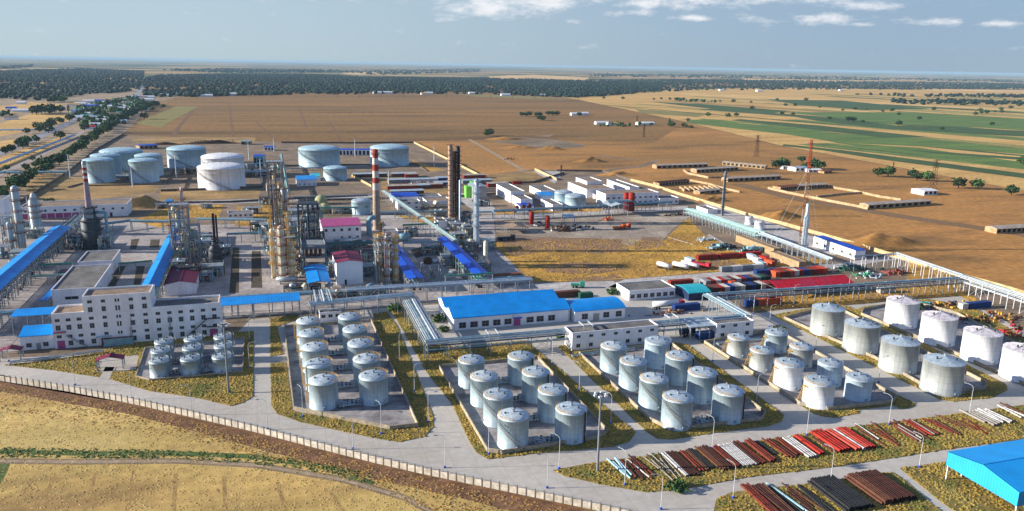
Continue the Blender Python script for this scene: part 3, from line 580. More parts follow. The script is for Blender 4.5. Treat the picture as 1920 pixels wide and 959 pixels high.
BIG=[(184,300,23.5,18,'grey tank nearest the striped leaning stack, front left of the far tank farm',m_bigt),(197,291.5,23.5,18,'grey tank right behind the front left tank of the far tank farm',m_bigt),(268,301,22.5,17.5,'grey tank standing right of the front left pair of the far tank farm',m_bigt),
 (278,291.5,22.5,17.5,'grey tank half hidden behind another, centre left of the far tank farm',m_bigt),(227,283.5,36,17.5,'largest domed grey-green tank at the far left behind the other tanks',m_bigt),(349,279,35,17,'wide blue-green domed tank left of the two white tanks',m_bigt),
 (628,315,20,10.4,'small low domed tank in front of the two far blue-green tanks',m_bigt),(598,279,39.5,17,'left one of two wide blue-green domed tanks behind the chimney',m_bigt),(730,277,38.5,17,'right one of two wide blue-green domed tanks behind the chimney',m_bigt),
 (417,294,36,16.5,'white domed tank half hidden behind the front white tank',m_twhite),(414,313,36,16.4,'big white domed tank with diagonal stair, front of the far tank farm',m_twhite)]
for px,py,d,h,lb,wm in BIG: tank(px,py,d,h,lb,'large tanks of the far tank farm','domeb','spiral',wm,m_bigr if wm is m_bigt else m_twhite,z0=.23,big=True,white=wm is m_twhite)
for px,py,d,h,lb,wm in ((677,377,13,8.6,'pale grey tank just left of the red and white chimney',m_bigt),(1057,361,13.6,8.5,'grey-green tank, left of a pair by the white workshops',m_bigt),(1079,368,15.2,7.8,'grey-green tank, right of a pair by the white workshops',m_bigt),
   (1405,407.5,5,4.8,'small white tank beside the green pipe rack, left of two',m_twhite),(1424.5,416,6.2,5,'small white tank beside the green pipe rack, right of two',m_twhite)):
    tank(px,py,d,h,lb,'single tanks inside the plant','dome','back',wm,m_galvr if wm is m_bigt else m_twhite,z0=.23)
# domed cream vessels by the process block
for px,py,lb in ((602,383,'cream green domed vessel, rear of two behind the pink roofed building'),(609,399,'cream green domed vessel, front of two behind the pink roofed building')):
    x,y=G(px,py); mb=MB().lathe([(4.4,0),(4.4,2.5),(4.1,4),(3,5.4),(1.5,6.2),(.02,6.5)],24,capb=True); solo('domed_vessel',mb,mat('cream_green','a9ad80','8a9068',.3,.6),lb,'tank','cream domed vessels',(x,y,.22),smooth=True)
# red silos
def silo(px,py,d,h,lb,m,grp='red silos'):
    x,y=G(px,py); t=thing('silo',lb,'silo',(x,y,.22),0,grp); r=d/2
    part('shell',MB().lathe([(r,1),(r,h-.6),(r*.6,h),(.02,h+.3)],16,capb=True),m,t,smooth=True)
    part('hoop',MB().lathe([(r+.1,h*.4),(r+.1,h*.43)],16).lathe([(r+.1,h*.7),(r+.1,h*.73)],16),m_rustd,t)
    l=MB()
    for a in range(4): l.tube((math.cos(a*1.57)*r*.9,math.sin(a*1.57)*r*.9,0),(math.cos(a*1.57)*r*.9,math.sin(a*1.57)*r*.9,1.2),.15,5)
    part('support_frame',l,m_rustd,t)
m_silo=mat('silo_red','a92c22','7a2018',.4,.7,fine=1.); m_silod=mat('silo_dark_red','5c1e1c','431718',.4,.7)
for a in ((969,403,2.9,6,'dark red short silo, leftmost of the scrap yard group',m_silod),(981,401,3,6,'dark red short silo in the middle of the scrap yard group',m_silod),(992,400,3.2,6.5,'dark red short silo behind the left bright red silo',m_silod),
  (996,424,3.,9.2,'bright red tall silo, left of the scrap heap',m_silo),(1026,432,3.1,9,'bright red tall silo with hoops beside the scrap heap',m_silo),(1173,396,4.4,13.,'tall bright red silo, left of the pair by the white office block',m_silo),(1183,399,4.6,14,'tall bright red silo, right of the pair by the white office block',m_silo)): silo(*a)
# valve and pipe manifolds between tank pairs
def manifold(cx,cy,w,label,group,z=.42):
    t=thing('pipe_manifold',label,'pipework',(cx,cy,z),0,group); g=random.Random(int(cx*7+cy))
    p=MB(); [p.tube((-w/2,yy,.55+.15*k),(w/2,yy,.55+.15*k),.16,6) for k,yy in enumerate((-.9,-.3,.4,1.))]
    for xx in (-w*.3,0,w*.28): p.tube((xx,-1.6,.8),(xx,1.8,.8),.18,6)
    part('pipe',p,m_pipe,t)
    for xx in (-w*.3,-w*.1,.1*w,w*.28): yy=g.uniform(-1,1); part('valve',MB().lathe([(.3,.5),(.3,1.0),(.1,1.05),(.1,1.7),(.35,1.7),(.35,1.78)],8,xx,yy,capt=True),m_steeld,t)
    f=MB()
    for xx in (-w*.4,w*.4): f.box(xx-.6,-1,0,xx-.4,-.8,1.9); f.box(xx+.4,-1,0,xx+.6,-.8,1.9); f.box(xx-.7,-1.1,1.9,xx+.7,.6,2.05); f.box(xx-.6,.3,0,xx-.4,.5,1.9)
    part('support_frame',f,m_steel,t)
for nm,AA,BB,lab,gr in (('B',BL,BR,'pipe manifold between the two tanks of the {} row of the ten-tank yard','manifolds of the ten-tank yard'),('C',CL_,CR_,'pipe manifold in {} gap between tanks behind the floodlight mast','manifolds behind the mast'),('D',DLp,DRp,'pipe manifold in {} gap between tanks right of the mast','manifolds right of the mast')):
    for i in range(len(AA)):
        a=G(*AA[i],8.5); b=G(*BB[i],8.5); manifold((a[0]+b[0])/2,(a[1]+b[1])/2-2,6.5,lab.format(ORD[i]),gr)
for i,(p,q) in enumerate((((298,677),(356,673)),((356.5,673),(415,669)),((301,658),(359,653)),((359,653),(418,649)))):
    a=G(*p,5.3); b=G(*q,5.3); manifold((a[0]+b[0])/2,(a[1]+b[1])/2,3.6,['pipe manifold between front left small tanks of the nine','pipe manifold between front right small tanks of the nine','pipe manifold between middle left small tanks of the nine','pipe manifold between middle right small tanks of the nine'][i],'manifolds of the nine-tank yard')
# ================================================================== BUILDINGS
def windows(t,face,pos,me_cache={}):
    """face: ('y',y0) front, ('x',x0) left, ('X',x1) right; pos: (u,z,w,h)"""
    for (u,z,ww,hh) in pos:
        key=(face[0],round(ww,2),round(hh,2))
        if key not in me_cache:
            m=MB(); m.box(-ww/2,-.06,0,ww/2,.0,hh); m.cur=1
            for a,b in ((-ww/2,-ww/2+.09),(ww/2-.09,ww/2),(-.05,.05)): m.box(a,-.1,0,b,-.061,hh)
            m.box(-ww/2,-.12,-.1,ww/2,-.101,.02); m.box(-ww/2,-.11,hh-.08,ww/2,-.101,hh+.02)
            if hh>1.3: m.box(-ww/2,-.105,hh*.5-.04,ww/2,-.101,hh*.5+.04)
            me_cache[key]=m.mesh('window',[m_glass,m_frame])
        o=link('window',me_cache[key],(0,0,0),0,t)
        if face[0]=='y': o.location=(u,face[1],z)
        elif face[0]=='x': o.location=(face[1],u,z); o.rotation_euler=(0,0,-PI/2)
        else: o.location=(face[1],u,z); o.rotation_euler=(0,0,PI/2)
def building(label,x0,y0,lx,ly,h,roof='flat',wm=None,rm=None,win=None,side=None,cat='building',group=None,name='white_building',rise=1.4,over=.3,doors=(),z0=.22,parapet=.5,bayline=0,rside=None):
    wm=wm or m_white; rm=rm or m_flat
    t=thing(name,label,cat,(x0,y0,z0),0,group)
    w_=MB(); w_.box(0,0,0,lx,ly,h)
    if bayline:
        k=int(lx/bayline)
        for i in range(1,k): w_.box(i*lx/k-.12,-.1,0,i*lx/k+.12,-.002,h-.1)
    r=MB()
    if roof=='flat':
        r.box(.25,.25,h+.003,lx-.25,ly-.25,h+.06)
        p=MB(); p.wall([(.0,.0),(lx,.0),(lx,ly),(0,ly)],.3,parapet,h+.002,closed=True)
        part('parapet',p,wm,t)
    elif roof=='gabley':   # ridge along y
        w_.face([(0,0,h),(lx,0,h),(lx/2,0,h+rise)]); w_.face([(0,ly,h),(lx/2,ly,h+rise),(lx,ly,h)])
        for a,b in ((-over,lx/2),(lx+over,lx/2)):
            za=h-over*rise/(lx/2); q=[(a,-over,za+.05),(b,-over,h+rise+.05),(b,ly+over,h+rise+.05),(a,ly+over,za+.05)]; r.face(q); r.face([(x,y,z-.12) for x,y,z in q][::-1])
            for s_ in (-over,ly+over): r.face([(a,s_,za+.05),(b,s_,h+rise+.05),(b,s_,h+rise-.07),(a,s_,za-.07)])
        r.box(lx/2-.12,-over,h+rise+.05,lx/2+.12,ly+over,h+rise+.15)
    elif roof in('gablex','archx'):
        n=2 if roof=='gablex' else 10; pts=[]
        for i in range(n+1):
            u=i/n; zz=h+(rise*(1-abs(2*u-1)) if roof=='gablex' else rise*math.sin(PI*u)**.8); pts.append((u*ly,zz))
        for X in (0,lx): w_.face([(X,y,z) for y,z in (pts if X else pts[::-1])])
        pts=[(-over,h-.1)]+pts+[(ly+over,h-.1)]
        for (a,za),(b,zb) in zip(pts,pts[1:]):
            r.face([(-over,a,za+.06),(lx+over,a,za+.06),(lx+over,b,zb+.06),(-over,b,zb+.06)]); 
            for X in (-over,lx+over): r.face([(X,a,za+.06),(X,b,zb+.06),(X,b,zb-.15),(X,a,za-.15)])
        r.face([(-over,-over,h-.04),(lx+over,-over,h-.04),(lx+over,-over,h-.3),(-over,-over,h-.3)])
    elif roof=='mono':     # falls to the front
        r.face([(-over,-over,h+.05),(lx+over,-over,h+.05),(lx+over,ly+over,h+rise+.05),(-over,ly+over,h+rise+.05)]); w_.face([(0,0,h),(0,ly,h),(0,ly,h+rise)][::-1]); w_.face([(lx,0,h),(lx,ly,h),(lx,ly,h+rise)]); w_.face([(0,ly,h),(lx,ly,h),(lx,ly,h+rise),(0,ly,h+rise)][::-1])
        r.face([(-over,-over,h+.05),(lx+over,-over,h+.05),(lx+over,-over,h-.15),(-over,-over,h-.15)])
    part('wall',w_,wm,t); part('roof',r,rm,t)
    for spec in (win or ()):    # (n, z, w, h[, x0frac, x1frac])
        n,z,ww,hh=spec[:4]; a,b=(spec[4:6] if len(spec)>4 else (0,1)); windows(t,('y',-.002),[(lx*(a+(b-a)*(i+.5)/n),z,ww,hh) for i in range(n)])
    for spec in (side or ()):
        n,z,ww,hh=spec[:4]; windows(t,('x',-.002),[(ly*(i+.5)/n,z,ww,hh) for i in range(n)])
    for u,ww,hh,m in doors:
        part('door',MB().box(u-ww/2,-.08,0,u+ww/2,-.004,hh).box(u-ww/2-.1,-.12,hh,u+ww/2+.1,-.004,hh+.12),m,t)
    return t
def bpx(label,L,Rx,top,far,**k):
    """near-left base corner in the photo, right end, roof height row, far-left roof corner"""
    x0,y0=G(*L); x1=xat(y0,Rx); h=hgt(x0,y0,top)
    ly=k.pop('ly',None) or max(3.,G(far[0],far[1],h)[1]-y0)
    return building(label,x0,y0,x1-x0,ly,h,**k),(x0,y0,x1-x0,ly,h)
# the big white factory, one building with three blocks
t=thing('white_factory','large white multi-storey factory with stepped flat roofs and many small windows','factory',(0,0,.22))
Y0=295.6; XA,XB,XC,XD=-73.5,-63.3,-41.4,-18.6; HA,HB,HC=12.2,17.8,12.2; DEP=10.5
for (a,b,h,nm) in ((XA,XB,HA,1),(XB,XC,HB,2),(XC,XD,HC,3)):
    w_=MB(); w_.box(a+(.01 if nm>1 else 0),Y0,0,b,Y0+DEP+(nm==2)*2,h)
    n=round((b-a)/3.6)
    for i in range(0,n+1): X=a+(b-a)*i/n; w_.box(max(a,X-.15),Y0-.12,0,min(b,X+.15),Y0-.002,h-.05)
    for z in ((5.8,) if nm!=2 else (5.8,12.)): w_.box(a,Y0-.16,z,b,Y0-.122,z+.22)
    part('wall',w_,m_white,t); r=MB(); r.box(a+.3,Y0+.3,h+.003,b-.3,Y0+DEP-.3,h+.05); part('roof',r,m_tanroof if nm!=3 else m_flat,t)
    part('parapet',MB().wall([(a+.15,Y0+.15),(b-.15,Y0+.15),(b-.15,Y0+DEP-.15),(a+.15,Y0+DEP-.15)],.3,.7,h+.004,closed=True),m_white,t)
def wrow(a,b,n,z,ww,hh): windows(t,('y',Y0-.002),[(a+(b-a)*(i+.5)/n,z,ww,hh) for i in range(n)])
for z,hh in ((1.0,1.7),(3.9,1.),(6.8,1.7),(9.9,1.0)): wrow(XA,XB,3,z,1.5,hh)
for z,hh in ((1.0,1.7),(3.9,1.),(6.8,1.7),(9.9,1.0),(12.7,1.7),(15.9,1.)): wrow(XB,XC,5,z,1.5,hh)
for z,hh in ((1.0,1.7),(3.9,1.),(6.8,1.7),(9.9,1.0)): wrow(XC,XD,6,z,1.5,hh)
for X,lb in ((-71.4,'magenta door'),(-57.5,'dark red door'),(-21.3,'magenta door')):
    part('door',MB().box(X-1.2,Y0-.18,0,X+1.2,Y0-.124,2.9),m_pink if 'mag' in lb else m_maroon,t,label=lb+' on the front')
part('door_canopy',MB().box(-60.2,Y0-1.8,3.3,-55.2,Y0-.15,3.5),m_galvr,t); part('door_canopy',MB().box(-73.4,Y0-1.5,6.1,-69.4,Y0-.15,6.25),m_maroon,t)
st=MB()
for i in range(10): st.box(-69.5+i*.62,Y0-1.2,4.6-i*.46,-68.8+i*.62,Y0-.2,4.72-i*.46)
st.bar((-69.5,Y0-1.2,5.6),(-63.3,Y0-1.2,1.),.06); part('outside_stair',st,m_steel,t)
st=MB(); X=-30.5
for i in range(12): st.box(X+i*.6,Y0-1.2,1.2+i*.5,X+.7+i*.6,Y0-.2,1.32+i*.5)
st.bar((X,Y0-1.2,2.2),(X+7,Y0-1.2,8.2),.06); st.box(X+7,Y0-1.3,7.1,XD+.2,Y0-.2,7.25); st.box(X+7,Y0-1.3,4.,XD,Y0-.2,4.15); part('outside_stair',st,m_steeld,t)
pp=MB(); [pp.tube((x,Y0-.35,0),(x,Y0-.35,h),.12,6) for x,h in ((-49,6),(-48.6,9),(-36,9),(-35.6,9))]; part('pipe',pp,m_steel,t)
bpx('small white building with bright blue sloping roof left of the factory',(40,659),103,633,(66,612),roof='mono',rm=m_blue,rise=1.6,doors=((5.5,1.4,2.2,m_frame),),win=[(2,1.1,1.7,1.4)],ly=7)
# flat roofed pair behind
h_=6.5; a=G(96,547,h_); b=G(175,545,h_); c_=G(132,502,h_); building('white workshop with grey felt flat roof directly behind the factory',a[0],a[1],b[0]-a[0],c_[1]-a[1],h_,rm=m_flat,side=[(3,3,1.2,1.)],win=[(1,2.5,5,1.2,.3,.6)])
h_=6.0; a=G(146,494,h_); b=G(210,492,h_); c_=G(160,474,h_); building('second white flat roofed workshop behind the felt roofed one',a[0],a[1],b[0]-a[0],c_[1]-a[1],h_,rm=m_flat)
bpx('white shed with maroon gabled roof behind the factory right wing',(310,556),368,535,(318,500),roof='gabley',rm=m_maroon,rise=1.2)
bpx('tall white windowless hall with maroon gabled roof in the process block',(632,536),681,494,(625,475),roof='gabley',rm=m_maroon,rise=.9,wm=m_white2,doors=((4,.9,2.2,m_black),))
bpx('two-storey white building with pink roof left of the striped chimney',(605,453),677.5,426,(604,411),roof='gablex',rm=m_pink,rise=2.0,wm=m_white2,win=[(5,5.3,1.5,1.5),(3,1.,1.4,1.2,.4,1)])
tt,d=bpx('long white building with pink lower band at the far left',(40,413),240,391,(40,381),wm=m_white2,rm=m_tanroof,win=[(11,4.6,1.5,1.2)])
m=MB()
for i in range(8): m.box(1+i*4.6,-.1,.3,5.2+i*4.6,-.004,3.4)
part('pink_panel',m,m_pink,tt); part('door',MB().box(50.5,-.1,0,52,-.004,2.6),m_maroon,tt)
bpx('tall plain white building cut by the left edge of the photo',(-30,426),13,377,(-30,370),wm=m_white2,rm=m_flat)
bpx('white building with blue gable roof in front of the far sheds',(737,381),785,370,(742,362),roof='gablex',rm=m_blue2,rise=1.,win=[(5,1.6,1.3,1.2)])
bpx('low white building right of the blue gable roof one',(786,379),828,371,(784,366),win=[(4,1.4,1.2,1.1)])
bpx('two-storey white building in front of the blue gable roof one',(746,395),788,381,(744,376),win=[(3,4.2,1.8,1.),(3,1.1,1.8,1.)],parapet=.6)
bpx('low pale building with tan roof behind the twin stacks',(800,386),846,379,(795,372),rm=m_tanroof)
bpx('tiny white house with blue roof near the small domed tank',(557,350),594,338,(555,332),win=[(4,1.,1.1,1.)],roof='mono',rm=m_blue,rise=.8)
bpx('pale two-room hut with cyan roof behind the blue roofed house',(584,340),601,332,(583,327),roof='mono',rm=m_cyan,rise=.6)
bpx('white block with grey roof beside the chimney foot',(720,455),747,437,(714,428),ly=8)
bpx('white hut with dark roof near the foot of the twin stacks',(822,435),838,417,(812,410),rm=m_tanroof)
bpx('white long low building behind the tower complex',(428,413),475,402,(428,393),win=[(5,2.,1.4,1.1)],ly=8)
# warehouse with twin blue gables
x0,y0=66.0,279.0; lx=47.6; hb=5.3
yb=G(816,556,hb+1)[1]; half=(yb-y0)/2
t=thing('blue_warehouse','wide white warehouse with two bright blue gabled roofs side by side','warehouse',(x0,y0,.22))
w_=MB(); w_.box(0,0,0,lx,half*2,hb)
for X in (0,lx):
    for k in (0,1):
        q=[(X,k*half,hb),(X,k*half+half,hb),(X,k*half+half*.5,hb+2.2)]; w_.face(q if X else q[::-1])
for i in range(6): w_.box(9.1*i+1.9,-.12,0,9.1*i+2.15,-.002,hb)
part('wall',w_,m_white2,t); 
for k in (0,1):
    r=MB(); ya=k*half-(.5 if k==0 else 0); yc=k*half+half*.5; yd=k*half+half+(.5 if k else 0)
    za=hb-(.1 if k==0 else -.05)
    for (p,zp,q,zq) in ((ya,za+.05,yc,hb+2.3),(yc,hb+2.3,yd,hb+.05)):
        r.face([(-.5,p,zp),(lx+.5,p,zp),(lx+.5,q,zq),(-.5,q,zq)]); r.face([(-.5,p,zp-.15),(lx+.5,p,zp-.15),(lx+.5,q,zq-.15),(-.5,q,zq-.15)][::-1])
        for X in (-.5,lx+.5): r.face([(X,p,zp),(X,q,zq),(X,q,zq-.2),(X,p,zp-.2)])
    if k==0: r.face([(-.5,ya,za+.05),(lx+.5,ya,za+.05),(lx+.5,ya,za-.3),(-.5,ya,za-.3)])
    part('roof',r,m_blue,t)
part('roof_patch',MB().box(lx-8.5,half*1.02,hb+.2,lx-6.5,half*1.04,hb+.3),m_blue,t)
windows(t,('y',-.002),[(u,.9,3.,2.2) for u in (3.4,8.1,12.6,17.3,21.8,31.,35.2,40.)])
part('door',MB().box(24.2,-.1,0,27,-.004,2.8),m_pink,t); part('door_canopy',MB().box(23.8,-1.4,3.2,27.4,-.1,3.35),m_blue2,t)
pp=MB(); [pp.tube((u,-.25,0),(u,-.25,hb),.09,6) for u in (.3,lx*.5,lx-.3)]; part('downpipe',pp,m_galvr,t)
bpx('smaller white workshop with blue arched roof attached right of the warehouse',(1077,605.5),1171,585,(1062,567),roof='archx',rm=m_blue,rise=1.6,wm=m_white2,win=[(2,1.,2.6,2.2,.5,1),(1,1.,2.6,2.2,0,.4)],doors=((9.4,2.6,2.8,m_frame),),ly=15)
bpx('long two-storey white building behind the tanks right of the mast',(1072,660),1232,628,(1060,621),rm=m_flat,win=[(7,4.9,1.5,.9),(7,1.3,1.5,1.3)],ly=7)
bpx('white flat roofed store with large windows and pink fascia',(1179,565),1265,548,(1156,534),rm=m_flat,win=[(7,1.,2.1,1.7)],ly=13,parapet=.4)
bpx('white two-storey block behind the mixed tank yard',(1342,638),1411,611,(1325,595),rm=m_flat,win=[(3,4.5,1.6,1.),(3,1.,1.6,1.3)],ly=8)
bpx('low white pump house behind the ten-tank yard',(600,605),640,590,(600,583),rm=m_flat,win=[(3,1.6,1.6,1.2)],ly=4)
# workshops group
for a,k in ((('white long workshop, leftmost of the far workshops',(957,381),983,361,(934,347)),dict(side=[(6,2.,1.5,1.2)])),(('white shed joined to the front of the leftmost workshop',(976,390),998,376,(960,366)),{}),
 (('small blue roofed porch building before the white shed',(975,395),1001,388,(972,383)),dict(roof='mono',rm=m_blue2,rise=.6)),(('white workshop second from left at the back',(1014,371),1042,360,(996,350)),{}),(('small white building with bright blue roof before the second workshop',(1015,378),1042,368,(1012,362)),dict(roof='mono',rm=m_blue,rise=.5)),
 (('white low shed in front of the grey-green tank pair',(1036,397),1055,386,(1015,375)),dict(side=[(4,1.5,1.2,1.)])),(('wide white workshop with dark roof behind the tank pair',(1100,372),1152,357,(1065,343)),dict(side=[(5,2.5,2,1.)],rm=m_tanroof)),
 (('white upper hall with dark roof at the back of the workshops',(1100,362),1128,342,(1090,334)),dict(rm=m_tanroof)),(('long white hall running back beside the boundary wall',(1180,364),1198,353,(1152,338)),dict(rm=m_flat,side=[(6,2.4,1.6,.8)])),
 (('long two-storey white office block with grey roof',(1135,387),1234,366,(1118,360)),dict(rm=m_tanroof,win=[(10,5.,1.8,1.1),(10,1.6,1.8,1.1)],ly=17)),(('lower white wing at right end of the office block',(1236,385),1272,374,(1234,367)),dict(win=[(4,1.6,1.8,1.1)],ly=12)),
 (('low white annex at left end of the office block',(1116,374),1134,367,(1112,362)),dict(ly=12)),(('white gatehouse beside the green pipe rack',(1326,402),1345,395,(1312,388)),{}),
 (('grey hall with lime green end walls right of the twin stacks',(889,375),913,352,(882,345)),dict(wm=mat('grey_sheet_wall','8f9193','808284',.3,.7),roof='gabley',rm=m_galvr,rise=1.)),
 (('low tan roofed shed beside the mast, left of two',(1450,481),1463,468,(1378,442)),dict(wm=mat('ochre_brick','a58f6e','8c7658',.5,.9),rm=m_tanroof,parapet=.2)),(('low tan roofed shed beside the mast, right of two',(1497,507),1511,493,(1452,472)),dict(wm=mat('ochre_brick','a58f6e','8c7658',.5,.9),rm=m_tanroof,parapet=.2))):
    bpx(*a,**k)
bpx('long white building with dark blue roof by the boundary wall',(1602,488),1621,471,(1526,446),roof='mono',rm=m_blue2,rise=.7,wm=m_white2,side=[(5,1.5,2.,1.4)])
for a in (('lime green box tower beside the grey hall',(884,360),889,342,mat('lime_sheet','4fc93c','46b435',.4,.6)),('lime green lean-to on the grey hall',(874,372),888,351,mat('lime_sheet2','7fd95a','74c752',.4,.6)),('green box stack behind the silver column',(899,356),907,349,mat('grass_green_sheet','1f7a44','1a6a3a',.4,.6))):
    bpx(a[0],a[1],a[2],a[3],(a[1][0],a[3]-2),wm=a[4],rm=a[4],name='green_shed',ly=6,parapet=.1)
def gable_mesh(lx,ly,h,rise): pass
def shelter(label,x0,y0,lx,ly,h,rise,axis,rm,posts=True,cat='shelter',name='open_shelter',skirt=0,z0=.22,group=None,pm=None,np_=4,thick=.12,truss=True,skm=None):
    """open canopy: gabled sheet roof on posts"""
    t=thing(name,label,cat,(x0,y0,z0),0,group); r=MB()
    A=[]
    if axis=='y': S_=[((0,h),(lx/2,h+rise)),((lx/2,h+rise),(lx,h))]; f=lambda u,v,z:(u,v,z); ln=ly
    elif axis=='x': S_=[((0,h),(ly/2,h+rise)),((ly/2,h+rise),(ly,h))]; f=lambda u,v,z:(v,u,z); ln=lx
    else: S_=[((0,h),(ly,h+rise))]; f=lambda u,v,z:(v,u,z); ln=lx
    for (u0,z0_),(u1,z1_) in S_:
        q=[f(u0,0,z0_),f(u1,0,z1_),f(u1,ln,z1_),f(u0,ln,z0_)]; r.face(q); r.face([(x,y,z-thick) for x,y,z in q][::-1])
        for i in range(4): a,b=q[i],q[(i+1)%4]; r.face([a,b,(b[0],b[1],b[2]-thick),(a[0],a[1],a[2]-thick)])
    if axis in('x','y'): w2=(lx if axis=='y' else ly)/2; a=f(w2,0,h+rise); b=f(w2,ln,h+rise); r.box(min(a[0],b[0])-.15*(axis=='y'),min(a[1],b[1])-.15*(axis=='x'),h+rise+.01,max(a[0],b[0])+.15*(axis=='y'),max(a[1],b[1])+.15*(axis=='x'),h+rise+.08)
    part('roof',r,rm,t)
    if skirt:
        s=MB()
        if axis=='x': s.face([(0,0,h),(0,ly/2,h+rise),(0,ly,h),(0,ly,h-skirt),(0,0,h-skirt)][::-1]); s.face([(lx,0,h),(lx,ly/2,h+rise),(lx,ly,h),(lx,ly,h-skirt),(lx,0,h-skirt)]); s.box(0,0,h-skirt,lx,.08,h-.13); s.box(0,ly-.08,h-skirt,lx,ly,h-.13)
        else: s.face([(0,0,h),(lx/2,0,h+rise),(lx,0,h),(lx,0,h-skirt),(0,0,h-skirt)]); s.face([(0,ly,h),(lx/2,ly,h+rise),(lx,ly,h),(lx,ly,h-skirt),(0,ly,h-skirt)][::-1]); s.box(0,0,h-skirt,.08,ly,h-.13); s.box(lx-.08,0,h-skirt,lx,ly,h-.13)
        part('fascia',s,skm or rm,t)
    pmt=pm or m_steel
    if posts:
        ps=MB()
        for (a,b) in ([(0.3,.3),(0.3,.97)] if 1 else []): pass
        n=max(2,int(ln/np_)+1); post=MB().box(-.15,-.15,0,.15,.15,h-.1).mesh('post',pmt)
        for i in range(n):
            v=.4+(ln-.8)*i/(n-1)
            for u in (.4,(lx if axis=='y' else ly)-.4):
                x,y,_=f(u,v,0); link('post',post,(x,y,0),0,t)
        if truss:
            b=MB(); wd=(lx if axis=='y' else ly)
            for i in range(n):
                v=.4+(ln-.8)*i/(n-1); b.bar(f(.4,v,h-.35),f(wd-.4,v,h-.35),.09)
                b.bar(f(.4,v,h-2.),f(wd*.25,v,h-.3),.07)
            for u in (.4,wd-.4):
                b.bar(f(u,.4,h-.35),f(u,ln-.4,h-.35),.09); b.bar(f(u,.4,h*.5),f(u,ln-.4,h*.5),.07)
            part('truss',b,pmt,t)
    return t
def cover_px(label,nl,nr,far,z,rise=1.,rm=None,axis='y',**k):
    a=G(*nl,z); b=G(*nr,z); c=G(*far,z); x0,x1=min(a[0],b[0]),max(a[0],b[0]); y0=(a[1]+b[1])/2; y1=c[1]
    if axis=='y': return shelter(label,x0,y0,x1-x0,y1-y0,z,rise,'y',rm or m_bluey,**k)
    return shelter(label,x0,y0,x1-x0,y1-y0,z,rise,axis,rm or m_blue,**k)
a=G(0,522,9); b=G(0,562,9); c=G(96,428,9); xl=(a[0]+c[0])/2; xr=G(133,426,9)[0]
y_near=300; shelter('long bright blue gabled cover over the pipe rack at the left edge',G(96,428,9)[0],y_near,G(134,426,9)[0]-G(96,428,9)[0],c[1]-y_near,9,1.3,'y',m_bluey,name='rack_cover',group='blue rack covers',np_=7)
cover_px('long bright blue gabled cover left of the maroon roofed shed',(263,541),(297,539),(316,420),8,1.4,name='rack_cover',group='blue rack covers',np_=7)
cover_px('deep blue gabled cover right of the valve columns',(765,525),(796,523),(752,455),6,.6,rm=m_blue2,name='rack_cover',group='blue rack covers',np_=6)
cover_px('deep blue gabled cover below the silver column',(889,517),(917,514),(826,447),7,.8,rm=m_blue2,name='rack_cover',group='blue rack covers',np_=6)
cover_px('short blue gabled shelter in front of the grey table structure',(577,532),(621,530),(574,500),5,.8,rm=m_bluey,name='rack_cover',group='blue rack covers',np_=5)
cover_px('narrow blue cover along the rack right of the factory',(413,573),(564,566),(413,562),7,.5,axis='m',name='rack_cover',group='blue rack covers',np_=6)
cover_px('blue canopy roof over the pipes left of the factory',(18,596),(109,589),(20,584),7.5,.5,axis='m',name='rack_cover',group='blue rack covers',np_=5)
cover_px('tiny blue lean-to beside the felt roofed workshop',(72,566),(88,565),(98,536),4,.5,name='rack_cover',group='blue rack covers')
# red pavilion, cyan shed, big blue canopy, small roofs
a=G(1458,543,4.5); b=G(1600,531,4.5); c=G(1458,533,4.5)
shelter('long faded red gabled roof over the storage yard',a[0],a[1],b[0]-a[0],12.5,4.5,2.2,'x',m_red,name='red_roof_shelter',np_=7)
a=G(1292,549,4); b=G(1332,546,4); building('cyan arched roof hut with dark blue walls among the containers',a[0],a[1],b[0]-a[0],13,3.6,roof='archx',wm=m_navy,rm=m_cyan,rise=1.2,name='cyan_roof_hut')
a=G(1770,878,6.5)
shelter('big bright blue open-sided canopy with blue gable fascia, bottom right',159.2,117.5,60,20,7.6,1.7,'x',mat('canopy_blue','189ae6','1590d8',.2,.5,seam=('x',1.2)),name='blue_canopy',skirt=3.7,np_=5,pm=m_lamp,skm=mat('canopy_fascia_blue','2ba3e8','2798da',.2,.5,seam=('y',.8)))
h=G(184,672); 
a=G(178,676,4); shelter('small maroon gabled roof over pumps in front of the factory',a[0],a[1]-.5,8.5,4,3.6,1.1,'y',m_maroon,name='pump_shelter',np_=4)
a=G(-6,660,4); shelter('small maroon gabled roof at the left edge beside the white building',a[0],a[1],7,4,3.6,1.,'y',m_maroon,name='pump_shelter',np_=4)
a=G(195,652); building('low hut with rusty flat roof beside the small maroon roof',a[0],a[1],9.5,5,2.6,wm=m_pipec,rm=m_rust,name='pump_hut',parapet=.15)
for px,py,lx,ly,h,lb,rm in ((950,440,14,11,3.4,'grey sloped open shed beside the dark truck',m_tanroof),(1146,407,13,16,7,'steep grey curved shed roof beside the red silos',m_galvr),(1057,420,8,5,4,'small grey roof over the scrap heap',m_galvr),(971,408,8,5,3,'small flat grey roof near the dark silos',m_galvr)):
    a=G(px,py); shelter(lb,a[0],a[1],lx,ly,h,1.5,'y' if lx>12 else 'm',rm,np_=5)
a=G(1262,568); 
